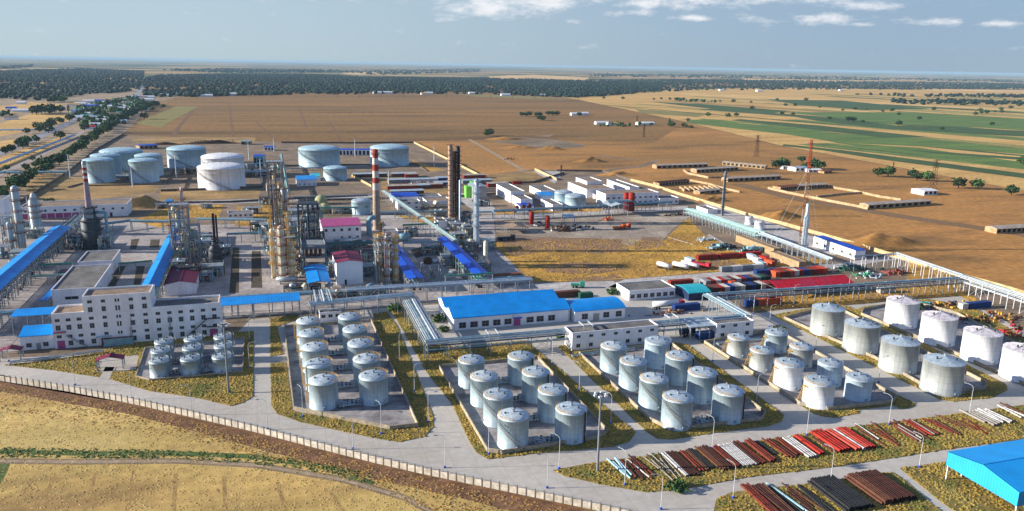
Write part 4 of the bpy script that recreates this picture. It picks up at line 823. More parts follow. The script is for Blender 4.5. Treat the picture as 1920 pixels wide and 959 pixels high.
# ================================================================== PIPE RACKS
def rack(label,a,b,wd,z,n=5,r=.28,sp=7.,pm=None,sm=None,tiers=1,beam=None,group='pipe racks',loops=0,name='pipe_rack',big=0,base=.22,brace=True):
    """elevated run of pipes from a to b on steel bents"""
    L_=math.hypot(b[0]-a[0],b[1]-a[1]); rz=math.atan2(b[1]-a[1],b[0]-a[0]); pm=pm or m_pipe; sm=sm or m_steel
    t=thing(name,label,'pipe rack',(a[0],a[1],base),rz,group)
    k=max(1,round(L_/sp)); bent=MB()
    for s in (-1,1): bent.box(-.14,s*wd/2-.14,0,.14,s*wd/2+.14,z-.15)
    for q in range(tiers): bent.box(-.12,-wd/2,z-.45-q*2.,.12,wd/2,z-.16-q*2.)
    me=bent.mesh('bent',sm)
    for i in range(k+1): link('bent',me,(.3+(L_-.6)*i/k,0,0),0,t)
    st=MB()
    for s in (-1,1):
        st.box(0,s*wd/2-.1,z-.15,L_,s*wd/2+.1,z+.12)
        if tiers>1: st.box(0,s*wd/2-.08,z-2.15,L_,s*wd/2+.08,z-1.95)
        if brace:
            for i in range(1,k,4):
                x0=.3+(L_-.6)*i/k; x1=.3+(L_-.6)*(i+1)/k; st.bar((x0,s*wd/2,.2),(x1,s*wd/2,z-.3),.07); st.bar((x1,s*wd/2,.2),(x0,s*wd/2,z-.3),.07)
    part('side_beam',st,beam or sm,t)
    g=random.Random(int(a[0]*3+b[1])); y=-wd/2+.45
    for q in range(n):
        rr=r*g.choice((.6,.8,1,1.25)) if not big else r; yy=-wd/2+.5+(wd-1.)*q/max(1,n-1); p=MB(); zz=z+.14+rr
        pts=[(0,yy,zz)]
        for j in range(loops):
            xc=L_*(j+.5)/loops+q*.4; pts+=[(xc-1.6,yy,zz),(xc-1.6,yy,zz+1.1),(xc+1.6,yy,zz+1.1),(xc+1.6,yy,zz)]
        pts.append((L_,yy,zz)); p.path(pts,rr,8)
        if g.random()<.5:
            for j in range(int(L_/12)): xx=4+j*12; p.tube((xx,yy,zz),(xx+.25,yy,zz),rr*1.35,8)
        part('pipe',p,pm if not isinstance(pm,list) else pm[q%len(pm)],t,smooth=False)
    if tiers>1:
        for q in range(max(2,n-2)):
            yy=-wd/2+.5+(wd-1.)*q/max(1,n-3); p=MB().tube((0,yy,z-2.+.25),(L_,yy,z-2.+.25),r*.8,6); part('pipe',p,pm if not isinstance(pm,list) else pm[(q+1)%len(pm)],t)
    return t
mixp=[m_pipe,m_pipec,m_pipe,m_galvr]
rack('long cyan-grey pipe rack passing behind the white factory',(-125,323),(16,321.5),4.5,6.6,4,.42,8,[m_pipec,m_pipe,m_pipec],tiers=1)
rack('silver pipe rack between the factory rack and the diagonal rack, above the ten-tank yard',(14,305.5),(56,309),5,6.5,5,.3,7,mixp)
rack('silver pipe rack running in front of the process towers',(30,323.5),(112,321),3.6,6.,4,.4,7,[m_galvr,m_pipe],tiers=1)
rack('short wide bundle of silver pipes joining two racks beside the blue shelter',(14,306),(14.01,323),7,6.7,7,.34,5,mixp)
bpy.data.objects['pipe_rack.003'].location=(20,306,.22)
rack('wide rack of parallel silver pipes beside the blue warehouse',(53.2,253.5),(54.3,311),7.2,5.2,9,.3,6.2,mixp)
rack('long navy-edged pipe rack in front of the blue warehouse',(50,252.8),(177.5,250.5),4.6,5.5,4,.3,7.5,[m_pipe,m_pipec],beam=m_navy,tiers=2)
for i,(px,py) in enumerate(((912,628),(1087,612),(1246,597))):
    x,y=G(px,py,7); mb=MB()
    for k in (0,3.5): mb.bar((k,-2.6,6.),(k-.1,-2.6,8.2),.14); mb.bar((k,2.2,6.),(k,2.2,8.2),.14); mb.tube((k,-2.6,8.2),(k,2.2,8.2),.28,8)
    mb.tube((0,2.2,8.2),(3.5,2.2,8.2),.28,8)
    solo('expansion_loop',mb,m_pipe,f'raised square pipe loop on the navy-edged rack, {ORD[i]} from the left','pipe','expansion loops on the warehouse rack',(x,251.8,.22))
rack('short pipe rack turning back beside the white two-storey block',(176.5,250),(177.5,281),4.6,5.8,6,.26,6,mixp)
rack('long navy-edged pipe rack running between the storage yard and the grey tanks',(177,277.5),(309,272.5),3.4,6.6,3,.3,6.5,[m_pipe,m_pipec],beam=m_navy,tiers=2)
rack('tall white-legged pipe rack leaving at the right edge of the photo',(307.5,273),(304.5,205),4,7.4,4,.3,6.5,[m_pipe,m_galvr],sm=m_lamp,tiers=2)
rack('tall pipe rack along the boundary wall behind the storage yard',(311.5,318),(308,273),3.4,7.6,3,.3,6,[m_pipe,m_galvr],sm=m_lamp)
rack('navy pipe rack between the blue roofed white building and the boundary rack',(284,318),(312,317),2.6,7.4,2,.3,7,[m_pipe],beam=m_navy,sm=m_lamp)
rack('wide pale green pipe rack with many thin legs beside the small white tanks',(273,464),(275,384),7,6.4,7,.28,4,[m_teal,m_pipec,m_galvr],sm=m_steel,tiers=2)
rack('grey covered pipe rack continuing towards the mast building',(273,382),(270,317),3,6.6,2,.6,5,[m_galvr],sm=m_steel)
rack('dark teal pipe rack across the middle of the plant behind the scrap yard',(142,488),(226,491),5,5.6,4,.5,7,[m_pipec,m_steel],beam=m_navy)
rack('raised dark pipe rack bridge near the white office block',(226,492),(246,492.5),5,8.,4,.45,7,[m_pipec,m_steel],beam=m_navy)
rack('dark pipe rack in front of the white office block',(248,494),(277,497),5,5.6,4,.45,7,[m_pipec,m_steel],beam=m_navy)
rack('pale teal gallery climbing towards the cream vessels',(96,398),(83,575),3.0,7.5,4,.28,8,[m_teal,m_pipe],sm=m_steel,beam=m_steel,brace=False)
for lb,A,B,z,wd,n,r,pm in (
 ('thick green pipe on posts between the blue covers and felt roofed workshop',(72,500),(136,497),4,.8,1,.55,[m_green]),('pale green pipe on posts nearer the factory, left side',(55,521),(122,517),4,.8,1,.4,[m_teal]),
 ('thick green pipe linking the second workshop and the blue cover',(222,497),(285,491),4,.8,1,.5,[m_green]),('green pipe along the back of the factory roof',(185,543),(265,538),3.5,.8,1,.45,[m_green]),
 ('grey-green pipeline left of the valve tower',(175,425),(245,416),4,1.6,2,.45,[m_pipec]),('grey-green pipeline step beside the left blue cover',(245,417),(335,418),6,1.6,2,.5,[m_pipec]),
 ('grey-green pipeline from the valve tower to the main towers',(370,413),(500,415),5,2,2,.55,[m_pipec]),('second grey pipeline in front of the white low building',(425,441),(505,438),4.5,1.4,2,.35,[m_pipec]),
 ('dark green pipe in front of the pink roofed building',(600,460),(705,457),6,2.2,3,.35,[m_green,m_steeld]),('thin grey pipe gallery behind the domed vessels',(548,370),(700,366),5,2,3,.2,[m_pipe]),
 ('teal pipe gallery left of the domed vessels',(590,392),(690,390),5,1.2,2,.35,[m_green]),('teal pipe bridge over the road beside the hut',(755,424),(822,421),5,1.2,1,.4,[m_green]),
 ('blue-grey duct bridge above the road',(755,458),(832,456),6,1.8,1,.6,[m_pipec]),('green pipe on the rack before the deep blue cover',(834,520),(925,515),7.6,.8,1,.4,[m_green]),
 ('dark teal pipeline among the buildings behind the chimney',(712,400),(850,397),4,3,3,.45,[m_pipec,m_steel]),('dark teal pipeline right of the twin stacks',(862,400),(925,399),4,3,3,.45,[m_pipec,m_steel]),
 ('green pipeline behind the white and blue office by the tank farm',(462,310),(530,305),4,2,2,.5,[m_pipec]),('teal gallery rising beside the lattice tower top',(540,362),(527,290),6,3,3,.4,[m_pipec,m_teal]),
 ('low grey pipeline in front of the far wide tanks',(530,318),(690,312),2,2,3,.3,[m_steel]),('low pipeline in front of the far left tanks',(215,320),(350,316),1.5,2.,3,.3,[m_pipec]),
 ('blue-grey pipeline crossing the tree belt at the left edge',(-30,326),(125,325),3,3,3,.7,[m_pipec]),('low grey pipe bundle along the verge in front of the factory',(18,681),(195,659),.9,1.4,4,.15,[m_pipe]),
 ('cyan-grey duct on posts behind the long factory rack',(0,592),(100,588),5,1.2,1,.4,[m_pipec]),('silver pipes below the white two-storey pump building',(1072,668),(1190,655),.8,1.4,4,.15,[m_pipec]),
 ('silver pipes below the white two-storey block behind the mixed yard',(1345,645),(1425,637),.8,1.4,4,.15,[m_pipec])):
    a=G(*A,z); b=G(*B,z); rack(lb,a,b,wd,z,n,r,9,pm,brace=False,group='single pipelines on posts',name='pipeline')
a=G(-60,333,1); b=G(140,255,1); rack('long pale blue pipeline beside the valley road at the far left',a,b,3,1.6,3,.6,14,[mat('pale_blue_pipe','9fc0dc','8ab0d0',.3,.5)],brace=False,group='single pipelines on posts',name='pipeline')
a=G(0,246,1); b=G(105,245,1); rack('pale pipeline crossing the field beyond the valley road',a,b,3,1.6,2,.6,14,[MATS['pale_blue_pipe']],brace=False,group='single pipelines on posts',name='pipeline')
# ================================================================== COLUMNS, STACKS, PROCESS STRUCTURES
def ladder_mb(r,h,a=R(250),z0=0):
    m=MB(); c,s=math.cos(a),math.sin(a); p=(-s*.25,c*.25)
    for k in (-1,1): m.tube((c*(r+.25)+p[0]*k,s*(r+.25)+p[1]*k,z0),(c*(r+.25)+p[0]*k,s*(r+.25)+p[1]*k,h),.06,4)
    for i in range(int((h-z0)/1.2)): z=z0+i*1.2; m.bar((c*(r+.25)+p[0],s*(r+.25)+p[1],z),(c*(r+.25)-p[0],s*(r+.25)-p[1],z),.05)
    return m
def column(label,bx,by,top,wpx,m=None,plats=(.35,.6,.85,.97),pm=None,name='distillation_column',cat='column',group=None,neck=None,pipes=1,ladder=True,xy=None,rails=True):
    x,y=xy or G(bx,by); h=hgt(x,y,top); r=wpx*mpp(x,y)/2; t=thing(name,label,cat,(x,y,.21),0,group); m=m or m_galv; pm=pm or m_rust
    prof=[(r*1.25,0),(r*1.0,1.2)]
    if neck: z1=h*neck[0]; prof+=[(r,z1),(r*neck[1],z1+r),(r*neck[1],h-r*.4),(r*neck[1]*.6,h-.05),(.02,h)]
    else: prof+=[(r,h-r*.8),(r*.75,h-r*.3),(r*.4,h-.05),(.02,h)]
    part('shell',MB().lathe(prof,20,capb=True),m,t,smooth=True)
    for f in plats:
        rr=r*(neck[1] if neck and f>neck[0] else 1); q=MB(); z=h*f
        q.lathe([(rr,z-.12),(rr+1.1,z-.12),(rr+1.1,z),(rr,z)],16)
        if rails: rail_ring(q,rr+1.05,z,1.1,12,t=.05)
        part('platform',q,pm,t)
    if ladder: part('ladder',ladder_mb(r,h*.96),pm,t)
    for k in range(pipes):
        a=R(200+k*110); c,s=math.cos(a)*(r+.45),math.sin(a)*(r+.45); q=MB().path([(c*.8,s*.8,h*(.93-.1*k)),(c,s,h*(.9-.1*k)),(c,s,1.5),(c*1.8,s*1.8,1.)],.2,6); part('pipe',q,m_cream if k%2 else m_pipe,t)
    return x,y,h,r
def steel_tower(label,x0,y0,wx,wy,h,fl=4,nx=2,ny=2,seed=1,sm=None,pm=None,vess=4,pipes=10,vm=None,roof=None,name='steel_structure',group='steel process structures',rail=True,pmats=None,deck=None,hz=1):
    g=random.Random(seed); sm=sm or m_steel; pm=pm or m_rust; vm=vm or [m_galv,m_cream,m_pipec]; pmats=pmats or [m_pipe,m_cream,m_pipec,m_rust]
    t=thing(name,label,'process structure',(x0,y0,.21),0,group)
    f=MB(); s=.16+.004*h
    zs=[h*(i+1)/fl for i in range(fl)]
    for i in range(nx+1):
        for j in range(ny+1): X=wx*i/nx; Y=wy*j/ny; f.box(X-s,Y-s,0,X+s,Y+s,h)
    for z in zs:
        for i in range(nx+1): X=wx*i/nx; f.box(X-s*.7,s,z-.3,X+s*.7,wy-s,z)
        for j in range(ny+1): Y=wy*j/ny; f.box(s,Y-s*.7,z-.31,wx-s,Y+s*.7,z-.01)
    zp=0
    for k,z in enumerate(zs):
        X0,X1=(0,wx/nx) if k%2 else (wx*(nx-1)/nx,wx)
        f.bar((X0,-.05,zp),(X1,-.05,z-.3),.09); f.bar((X1,-.05,zp),(X0,-.05,z-.3),.09); f.bar((wx+.05,0,zp),(wx+.05,wy/ny,z-.3),.09); f.bar((-.05,wy/ny,zp),(-.05,0,z-.3),.09); zp=z
    part('steel_frame',f,sm,t)
    for z in zs:
        d=MB(); a,b=g.uniform(0,.3)*wx,wx*g.uniform(.75,1.08)
        if z==zs[-1]: a,b=-.3,wx+.3
        d.box(a,-.4,z+.002,b,wy+.4,z+.1); part('deck',d,deck or m_steel,t)
        if rail:
            q=MB()
            for zz in (.55,1.1):
                for p0,p1 in (((a,-.4),(b,-.4)),((b,-.4),(b,wy+.4)),((b,wy+.4),(a,wy+.4)),((a,wy+.4),(a,-.4))): q.bar((*p0,z+zz),(*p1,z+zz),.05)
            for i in range(int((b-a)/1.6)+1): X=a+i*1.6; q.bar((X,-.4,z+.1),(X,-.4,z+1.1),.045); q.bar((X,wy+.4,z+.1),(X,wy+.4,z+1.1),.045)
            part('handrail',q,pm,t)
    for k in range(vess):
        z=g.choice([0]+zs[:-1])+.12; X=g.uniform(.2,.8)*wx; Y=g.uniform(.1,.8)*wy; r=g.uniform(.5,1.)*min(1.3,wx*.2); hh=g.uniform(.5,1.2)*h/fl
        q=MB()
        if k%3==2: L2=min(wx*.7,4.5); X=g.uniform(0,wx-L2); q.tube((X,Y,z+r+.4),(X+L2,Y,z+r+.4),r*.9,12); q.box(X+.6,Y-.4,z,X+.9,Y+.4,z+r); q.box(X+L2-.9,Y-.4,z,X+L2-.6,Y+.4,z+r)
        else: q.lathe([(r*.5,z),(r,z+.5),(r,z+hh),(r*.6,z+hh+.4),(.02,z+hh+.5)],12,X,Y)
        part('vessel',q,g.choice(vm),t,smooth=True)
    for k in range(pipes):
        q=MB(); X,Y=g.uniform(-.5,wx+.5),g.choice((-.7,-.5,g.uniform(0,wy)));z0=g.uniform(0,.5)*h; z1=min(h,z0+g.uniform(.2,.6)*h); X2=min(wx+.8,max(-.8,X+g.uniform(-4,4)))
        q.path([(X,Y,z0),(X,Y,z1),(X2,Y,z1),(X2,Y+g.uniform(.5,2.5),z1),(X2,Y+g.uniform(0,.5),max(0,z1-g.uniform(2,5)))],g.choice((.1,.15,.22)),6); part('pipe',q,g.choice(pmats),t)
    return t
GC='columns at the left edge'
column('tall dark blue-green column with side platforms near the left edge',43,474,349,13,m_galv,(.3,.45,.62,.78,.93),group=GC,pipes=2)
column('shorter stout blue-grey column with narrow neck right of the tall dark one',71,440,363,19,m_galv,(.42,.55,.7,.85),group=GC,neck=(.8,.5),pipes=2)
column('small blue-grey column at the foot of the tall dark one',24,476,417,9,m_galv,(.4,.8),group=GC)
x,y=G(8,470); steel_tower('cluttered pipe structure beside the tall dark column at the left edge',x,y,9,5,18,4,2,1,seed=5,vess=4,pipes=10)
x,y=G(-10,480); steel_tower('low teal steel frame with a tank at the left edge',x,y-8,9,6,6,1,2,1,seed=6,vess=3,sm=m_pipec)
# big black furnace with a tall striped stack
x,y=G(175,466); t=thing('furnace','black cylindrical furnace with a slightly tapered red banded stack on top','furnace',(x,y,.21))
hT=hgt(x,y,303); hc=hgt(x,y,388); r=18*mpp(x,y)
part('base_frame',MB().lathe([(r*1.1,1.2),(r*1.1,2.2)],20,capt=True,capb=True),m_steeld,t); q=MB(); [q.tube((math.cos(a)*r*.9,math.sin(a)*r*.9,0),(math.cos(a)*r*.9,math.sin(a)*r*.9,1.3),.25,6) for a in [i*PI/5 for i in range(10)]]; part('leg',q,m_steeld,t)
part('shell',MB().lathe([(r*.92,2.2),(r*.92,hc*.68),(r*.6,hc*.76),(r*.55,hc*.98)],28),mat('furnace_grey','4c545c','343a42',.4,.6,.3,seam=('polar',16,2.),fine=.8),t,smooth=True)
for f,rr in ((.25,.95),(.45,.95),(.68,.95),(.85,.62),(.97,.6)): q=MB().lathe([(r*rr-.1,hc*f-.15),(r*rr+1.2,hc*f-.15),(r*rr+1.2,hc*f),(r*rr-.1,hc*f)],20); rail_ring(q,r*rr+1.15,hc*f,1.1,16,t=.05); part('platform',q,m_steeld,t)
part('box_duct',MB().box(-2.2,-r*.62,hc*.72,2.2,-r*.3,hc*.96).box(-1.2,-r*.66,hc*.74,1.2,-r*.62,hc*.9),m_steel,t)
zz=[hc*.98]+[hc+(hT-hc)*f for f in (.55,.62,.68,.74,.80,.86,.92,1)]; cols=[mat('stack_mauve','a8959c','8e7a84',.3,.7),m_redp,m_whitep,m_redp,m_whitep,m_redp,m_whitep,m_steel]
for i in range(8):
    f0=(zz[i]-zz[0])/(hT-zz[0]); f1=(zz[i+1]-zz[0])/(hT-zz[0]); part('stack_band',MB().lathe([(1.55-.5*f0,zz[i]),(1.55-.5*f1,zz[i+1])],16,capt=i==7),cols[i],t,smooth=True)
part('ladder',ladder_mb(1.5,hT,z0=hc),m_steeld,t); q=MB().path([(r*.6,0,hc*.85),(r+2.6,0,hc*.85),(r+2.6,-.5,1)],.8,10); part('duct',q,m_pipec,t)
column('dark slim stack on a small furnace in the left process unit',406,497,401,4.6,m_rustd,(.5,),name='stack',cat='stack',ladder=False,pipes=0)
column('short dark stack beside the slim dark stack',411,494,404,3.5,m_steeld,(),name='stack',cat='stack',ladder=False,pipes=0)
x,y=G(406,500); t=thing('small_furnace','small dark grey round furnace under the slim dark stack','furnace',(x,y-2,.21)); part('shell',MB().lathe([(3.2,1),(3.2,9),(1.5,11.5),(1.3,13)],18,capb=True),MATS['furnace_grey'],t,smooth=True)
for z in (4.5,9,12): q=MB().lathe([(3,z-.1),(4.3,z-.1),(4.3,z),(3,z)],16); rail_ring(q,4.2,z,1.1,12,t=.05); part('platform',q,m_steeld,t)
x,y=G(326,500); h1=hgt(x,y,386); steel_tower('tall lattice valve tower of pale blue steel right of the second blue cover',x,y,8.2,6,h1,8,2,1,seed=21,vess=10,pipes=22)
column('thin white column rising above the pale valve tower',350,480,352,5,m_whitep,(.55,.7,.82,.95),group='columns of the left unit')
x,y=G(352,500); steel_tower('rusty lower platform tower with yellow railings beside the valve tower',x+1,y,5.5,5,hgt(x,y,425),6,1,1,seed=22,vess=6,pipes=16,pm=m_yellow)
x,y=G(368,498); steel_tower('wide teal steel frame with coolers in the left process unit',x,y,9,12,11,3,2,2,seed=23,vess=8,pipes=14,sm=m_pipec,pm=m_steel)
x,y=G(318,524); steel_tower('low teal platform with a shallow box tank beside the maroon roof',x,y,7,6,8,2,2,1,seed=24,vess=5,pipes=8,sm=m_pipec)
# main tower complex
GM='columns of the main tower group'
x,y=G(512,505); h1=hgt(x,y,305); steel_tower('tallest rust-brown lattice tower with railings, centre left',x,y,7,6,h1,12,2,1,seed=31,vess=16,pipes=34,pm=m_rust,sm=mat('beige_steel','9a8f82','7c7064',.5,.7),pmats=[m_cream,m_rust,m_yellow,m_pipe])
column('slim cream riser column with cap in front of the tallest lattice tower',531,500,345,4,m_cream,(.99,.8,.6),group=GM,pm=m_yellow,ladder=False)
column('wide blue-grey column behind the tallest lattice tower',538,480,352,11,m_galv,(.2,.4,.6,.8,.98),group=GM,pm=m_rust)
column('leftmost cream column at the front of the main tower group',514,522,430,8,m_cream,(.3,.5,.7,.9),group=GM,pm=m_yellow)
column('stout cream column, centre front of the main tower group',531,528,424,13,m_cream,(.12,.3,.48,.65,.82,.96),group=GM,pm=m_rust,pipes=2)
column('cream column with yellow platforms, right front of the main tower group',549,527,455,11.5,m_cream,(.2,.4,.6,.75,.92),group=GM,pm=m_yellow,pipes=2)
column('tall cream column behind the yellow platform column',544,505,398,6,m_cream,(.4,.55,.7,.85,.97),group=GM,pm=m_yellow,pipes=1)
x,y=G(512,514); steel_tower('green and rust pipe frame behind the cream columns of the main towers',x,y,10.5,3.,hgt(x,y,448),6,3,1,seed=33,vess=3,pipes=22,pm=m_yellow,sm=m_rust,pmats=[m_green,m_cream,m_rust,m_yellow])
x,y=G(497,478); steel_tower('small pale steel platform left of the main towers',x,y,4.5,5,9,3,1,1,seed=34,vess=4,pipes=8)
x,y=G(566,492); steel_tower('dark steel frame behind the grey table structure',x,y+12,10,10,hgt(x,y+12,385),6,2,2,seed=35,vess=12,pipes=22,sm=m_steeld,vm=[m_steeld,m_galv],deck=m_steeld,pm=m_steel)
# grey concrete table
a=G(569,500); t=thing('concrete_table','grey two-level concrete table structure above the blue shelter','structure',(a[0],a[1],.21),0)
ht=hgt(a[0],a[1],467); hm=hgt(a[0],a[1],484); lx=43*mpp(*a); ly=G(571,441,ht)[1]-a[1]
mc=mat('grey_concrete_frame','8a9298','747c84',.3,.8,fine=.8); f=MB()
for X in (.4,lx-.4):
    for Y in (.4,ly/2,ly-.4): f.box(X-.4,Y-.4,0,X+.4,Y+.4,ht-.6)
part('frame',f,mc,t); part('deck',MB().box(-.5,-.5,hm-.6,lx+.5,ly,hm),mc,t); part('deck',MB().box(0,0,ht-.6,lx,ly,ht),mc,t); part('parapet',MB().wall([(0,0),(lx,0),(lx,ly),(0,ly)],.25,.8,ht+.003,closed=True),mc,t)
f=MB(); [f.tube((2+i*2.2,3,hm),(2+i*2.2,3,ht-1),.8,10) for i in range(int(lx/2.4))]; part('vessel',f,m_rust,t)
x,y=G(518,531); t=thing('horizontal_vessel','silver horizontal drum on saddles at the foot of the main towers','vessel',(x,y-3,.21)); part('shell',MB().tube((0,0,2.2),(9,0,2.2),1.1,16),m_pipe,t,smooth=True); part('saddle',MB().box(1.5,-.8,0,2,.8,1.4).box(7,-.8,0,7.5,.8,1.4),m_steel,t)
x,y=G(494,425); t=thing('horizontal_vessel','horizontal grey drum left of the main towers','vessel',(x,y,.21)); part('shell',MB().tube((-7,0,3),(0,0,3),1.,14),m_galvr,t,smooth=True); part('saddle',MB().box(-6,-.6,0,-5.5,.6,2.2).box(-1.5,-.6,0,-1,.6,2.2),m_steel,t)
# valve columns cluster near the maroon roofed hall
GV='slim columns right of the maroon roofed hall'
for i,(bx,by,tp,wp,m,lb) in enumerate(((712,530,440,6,m_cream,'cream slim column, leftmost of the three beside the deep blue cover'),(727,532,438,6.5,m_galvr,'pale grey column, middle of the three beside the deep blue cover'),(743,531,444,6,m_cream,'cream column with yellow platforms, rightmost of the three beside the deep blue cover'),(716,480,418,3,m_rust,'thin rusty column rising behind the three slim columns'))):
    column(lb,bx,by,tp,wp,m,(.15,.35,.52,.7,.86,.97),pm=m_yellow if i!=1 else m_rust,group=GV,pipes=2)
x,y=G(706,532); steel_tower('dense pipe frame around the three slim columns',x,y,8.8,6,hgt(x,y,448),6,2,1,seed=41,vess=9,pipes=26,pm=m_yellow)
x,y=G(795,528); h1=hgt(x,y,499); t=steel_tower('grey steel table carrying a round tank beside the road',x,y,8.6,6,h1,1,2,1,seed=42,vess=0,pipes=3)
part('vessel',MB().lathe([(2.,h1+.3),(2.,h1+2.4),(1.5,h1+2.9),(.1,h1+3.2)],16,2.4,3),m_rustd,t,smooth=True); part('vessel',MB().tube((4.5,3,h1+1.2),(8,3,h1+1.2),1.,12),m_pipe,t,smooth=True)
for k,(px,py) in enumerate(((812,470),(838,470))):
    x,y=G(px,py+8); steel_tower(('low valve structure beside the road left of the sloping cover','low valve structure behind the deep blue cover')[k],x,y,6,5,4,1,2,1,seed=43+k,vess=4,pipes=8)
# chimney
x,y=G(707,431); t=thing('chimney','tall round concrete chimney with red and white bands at its top','chimney',(x,y,.21)); H_=hgt(x,y,280); k=mpp(x,y)
def rr_(z): return (15*(1-z/H_)+10*(z/H_))*k/2
zs=[hgt(x,y,q) for q in (431,357,344,334,321,309,297,281)]; cs=[m_tan,m_whitep,m_redp,m_whitep,m_redp,m_whitep,m_redp]
for i in range(7): part('band',MB().lathe([(rr_(zs[i]),max(0,zs[i])),(rr_(zs[i+1]),zs[i+1])],28,capt=i==6),cs[i],t,smooth=True)
for z in [2.2+1.9*i for i in range(11)]: part('hoop',MB().lathe([(rr_(z),z-.1),(rr_(z)+.1,z-.1),(rr_(z)+.1,z+.1),(rr_(z),z+.1)],28),m_steel,t)
part('ladder',ladder_mb(rr_(0)*.95,H_*.97),m_steeld,t)
q=MB().lathe([(rr_(H_*.93),H_*.93),(rr_(H_*.93)+.9,H_*.93),(rr_(H_*.93)+.9,H_*.935)],20); rail_ring(q,rr_(H_*.93)+.85,H_*.935,1,14,t=.05); part('platform',q,m_rust,t)
x,y=G(692,440); solo('flue_duct',MB().path([(0,0,0),(0,0,8),(1.5,0,10),(4,0,10)],1.5,12).tube((0,-3,0),(0,-3,5),1.3,12),m_pipec,'fat grey flue duct bending up beside the chimney foot','duct',None,(x,y,.21))
# twin stacks
GT='two tall stacks by the sloping blue cover'
column('tall tan-brown stack, left of the twin stacks',844.5,421,272,8.5,m_tan,tuple(i/16 for i in range(1,17)),name='stack',cat='stack',pm=m_rust,group=GT,pipes=0,rails=False,ladder=False)
column('tall black stack, right of the twin stacks',858.5,418,275,8,mat('soot_black','1d1e26','14151a',.5,.7,.2),tuple(i/16 for i in range(1,17)),name='stack',cat='stack',pm=m_steeld,group=GT,pipes=0,rails=False,ladder=False)
x,y=G(849,419); steel_tower('narrow rusty lattice stair tower between the twin stacks',x,y-1,1.8,2.4,hgt(x,y,285),22,1,1,seed=51,vess=0,pipes=4,sm=m_rustd,rail=False,pm=m_rustd,deck=m_rustd)
column('thin silver vent pipe standing just right of the black stack',862.5,426,338,4,m_galvr,(),name='stack',cat='stack',group=GT,pipes=0,ladder=False)
column('tall silver twin-pipe column with ladder right of the twin stacks',893,472,336,10,m_galvr,(.1,.35,.5,.65,.8,.97),pm=m_steel,group='silver columns',pipes=1)
column('short fat pale column below the tall silver column',910.5,492,452,8.5,m_cream,(),group='silver columns',pipes=0,ladder=False)
for k,(px,py,wx,wy,h,n) in enumerate(((846,440,6,8,6,2),(862,455,6,6,8,2),(872,475,7,5,6,2),(838,428,5,6,5,1))):
    x,y=G(px,py); steel_tower(['pale steel frame at the foot of the tan stack','pale steel frame with air coolers before the silver column','small steel frame at the foot of the silver column','low steel frame behind the tan stack'][k],x,y,wx,wy,h,n,2,1,seed=60+k,vess=6,pipes=9)
x,y=G(925,536); t=thing('horizontal_vessel','long dark blue-grey horizontal vessel right of the deep blue cover','vessel',(x,y,.21)); part('shell',MB().tube((0,0,2.4),(15,0,2.4),1.5,16),m_pipec,t,smooth=True); part('saddle',MB().box(3,-1,0,3.5,1,1.2).box(11,-1,0,11.5,1,1.2),m_steel,t)
x,y=G(928,528); solo('rust_tray',MB().box(0,0,0,14,5,2.2).box(1,1,2.2,13,4,2.3),m_rust,'long rust-brown tray behind the dark horizontal vessel','tray',None,(x,y,.21))
for k,(px,py) in enumerate(((799,392),(821,391))):
    x,y=G(px,py); t=thing('horizontal_vessel',['cream horizontal drum, left of two behind the chimney road','cream horizontal drum, right of two behind the chimney road'][k],'vessel',(x,y,.21),PI/2); part('shell',MB().tube((0,0,2.4),(8,0,2.4),1.9,16),m_cream,t,smooth=True); part('saddle',MB().box(1.5,-1,0,2,1,1).box(6,-1,0,6.5,1,1),m_steel,t)
x,y=G(757,452); t=thing('horizontal_vessel','turquoise round-ended drum beside the deep blue cover','vessel',(x,y-2,.21)); part('shell',MB().tube((-3,0,3),(3,0,3),1.9,16),m_pipec,t,smooth=True); part('saddle',MB().box(-2,-1,0,-1.6,1,1.6).box(1.6,-1,0,2,1,1.6),m_steel,t)
column('grey slim stack with platforms beside the green pipe rack',1354,405,322,5,m_lampd,(.2,.4,.6,.8,.97),name='stack',cat='stack',pm=m_steeld,rails=False)
column('pale flare stack with dark spots beside the red and white mast',1506,471,382,10,m_galvr,(.12,),name='flare_stack',cat='stack',neck=(.72,.6),pm=m_steel,pipes=1)
# red and white guyed lattice mast
x,y=G(1502,470); H_=hgt(x,y,263); t=thing('radio_mast','very tall slender lattice mast, cream below and red at the top','mast',(x+.8,y+2,.21)); 
for i in range(8):
    z0,z1=H_*i/8,H_*(i+1)/8; q=MB(); w0=1.9-1.2*i/8; w1=1.9-1.2*(i+1)/8; c0=[(math.cos(R(90+120*k))*w0,math.sin(R(90+120*k))*w0) for k in range(3)]; c1=[(math.cos(R(90+120*k))*w1,math.sin(R(90+120*k))*w1) for k in range(3)]
    for k in range(3): q.bar((*c0[k],z0),(*c1[k],z1),.26)
    for s in range(4):
        f0,f1=s/4,(s+1)/4; za,zb=z0+(z1-z0)*f0,z0+(z1-z0)*f1
        for k in range(3):
            k2=(k+1)%3; A=[c0[k][j]*(1-f0)+c1[k][j]*f0 for j in (0,1)]; B=[c0[k2][j]*(1-f1)+c1[k2][j]*f1 for j in (0,1)]; C=[c0[k2][j]*(1-f0)+c1[k2][j]*f0 for j in (0,1)]
            q.bar((*A,za),(*B,zb),.14); q.bar((*A,za),(*C,za),.14)
    part('mast_section',q,[mat('mast_cream','a89680','7c6c5c',.5,.7),m_rust,MATS.get('mast_cream'),m_rust,MATS.get('mast_cream'),m_rust,m_redp,m_redp][i],t)
q=MB()
for a in (30,150,270):
    for f in (.45,.75): q.bar((math.cos(R(a))*18,math.sin(R(a))*18,0),(0,0,H_*f),.05)
part('guy_wire',q,m_steel,t)
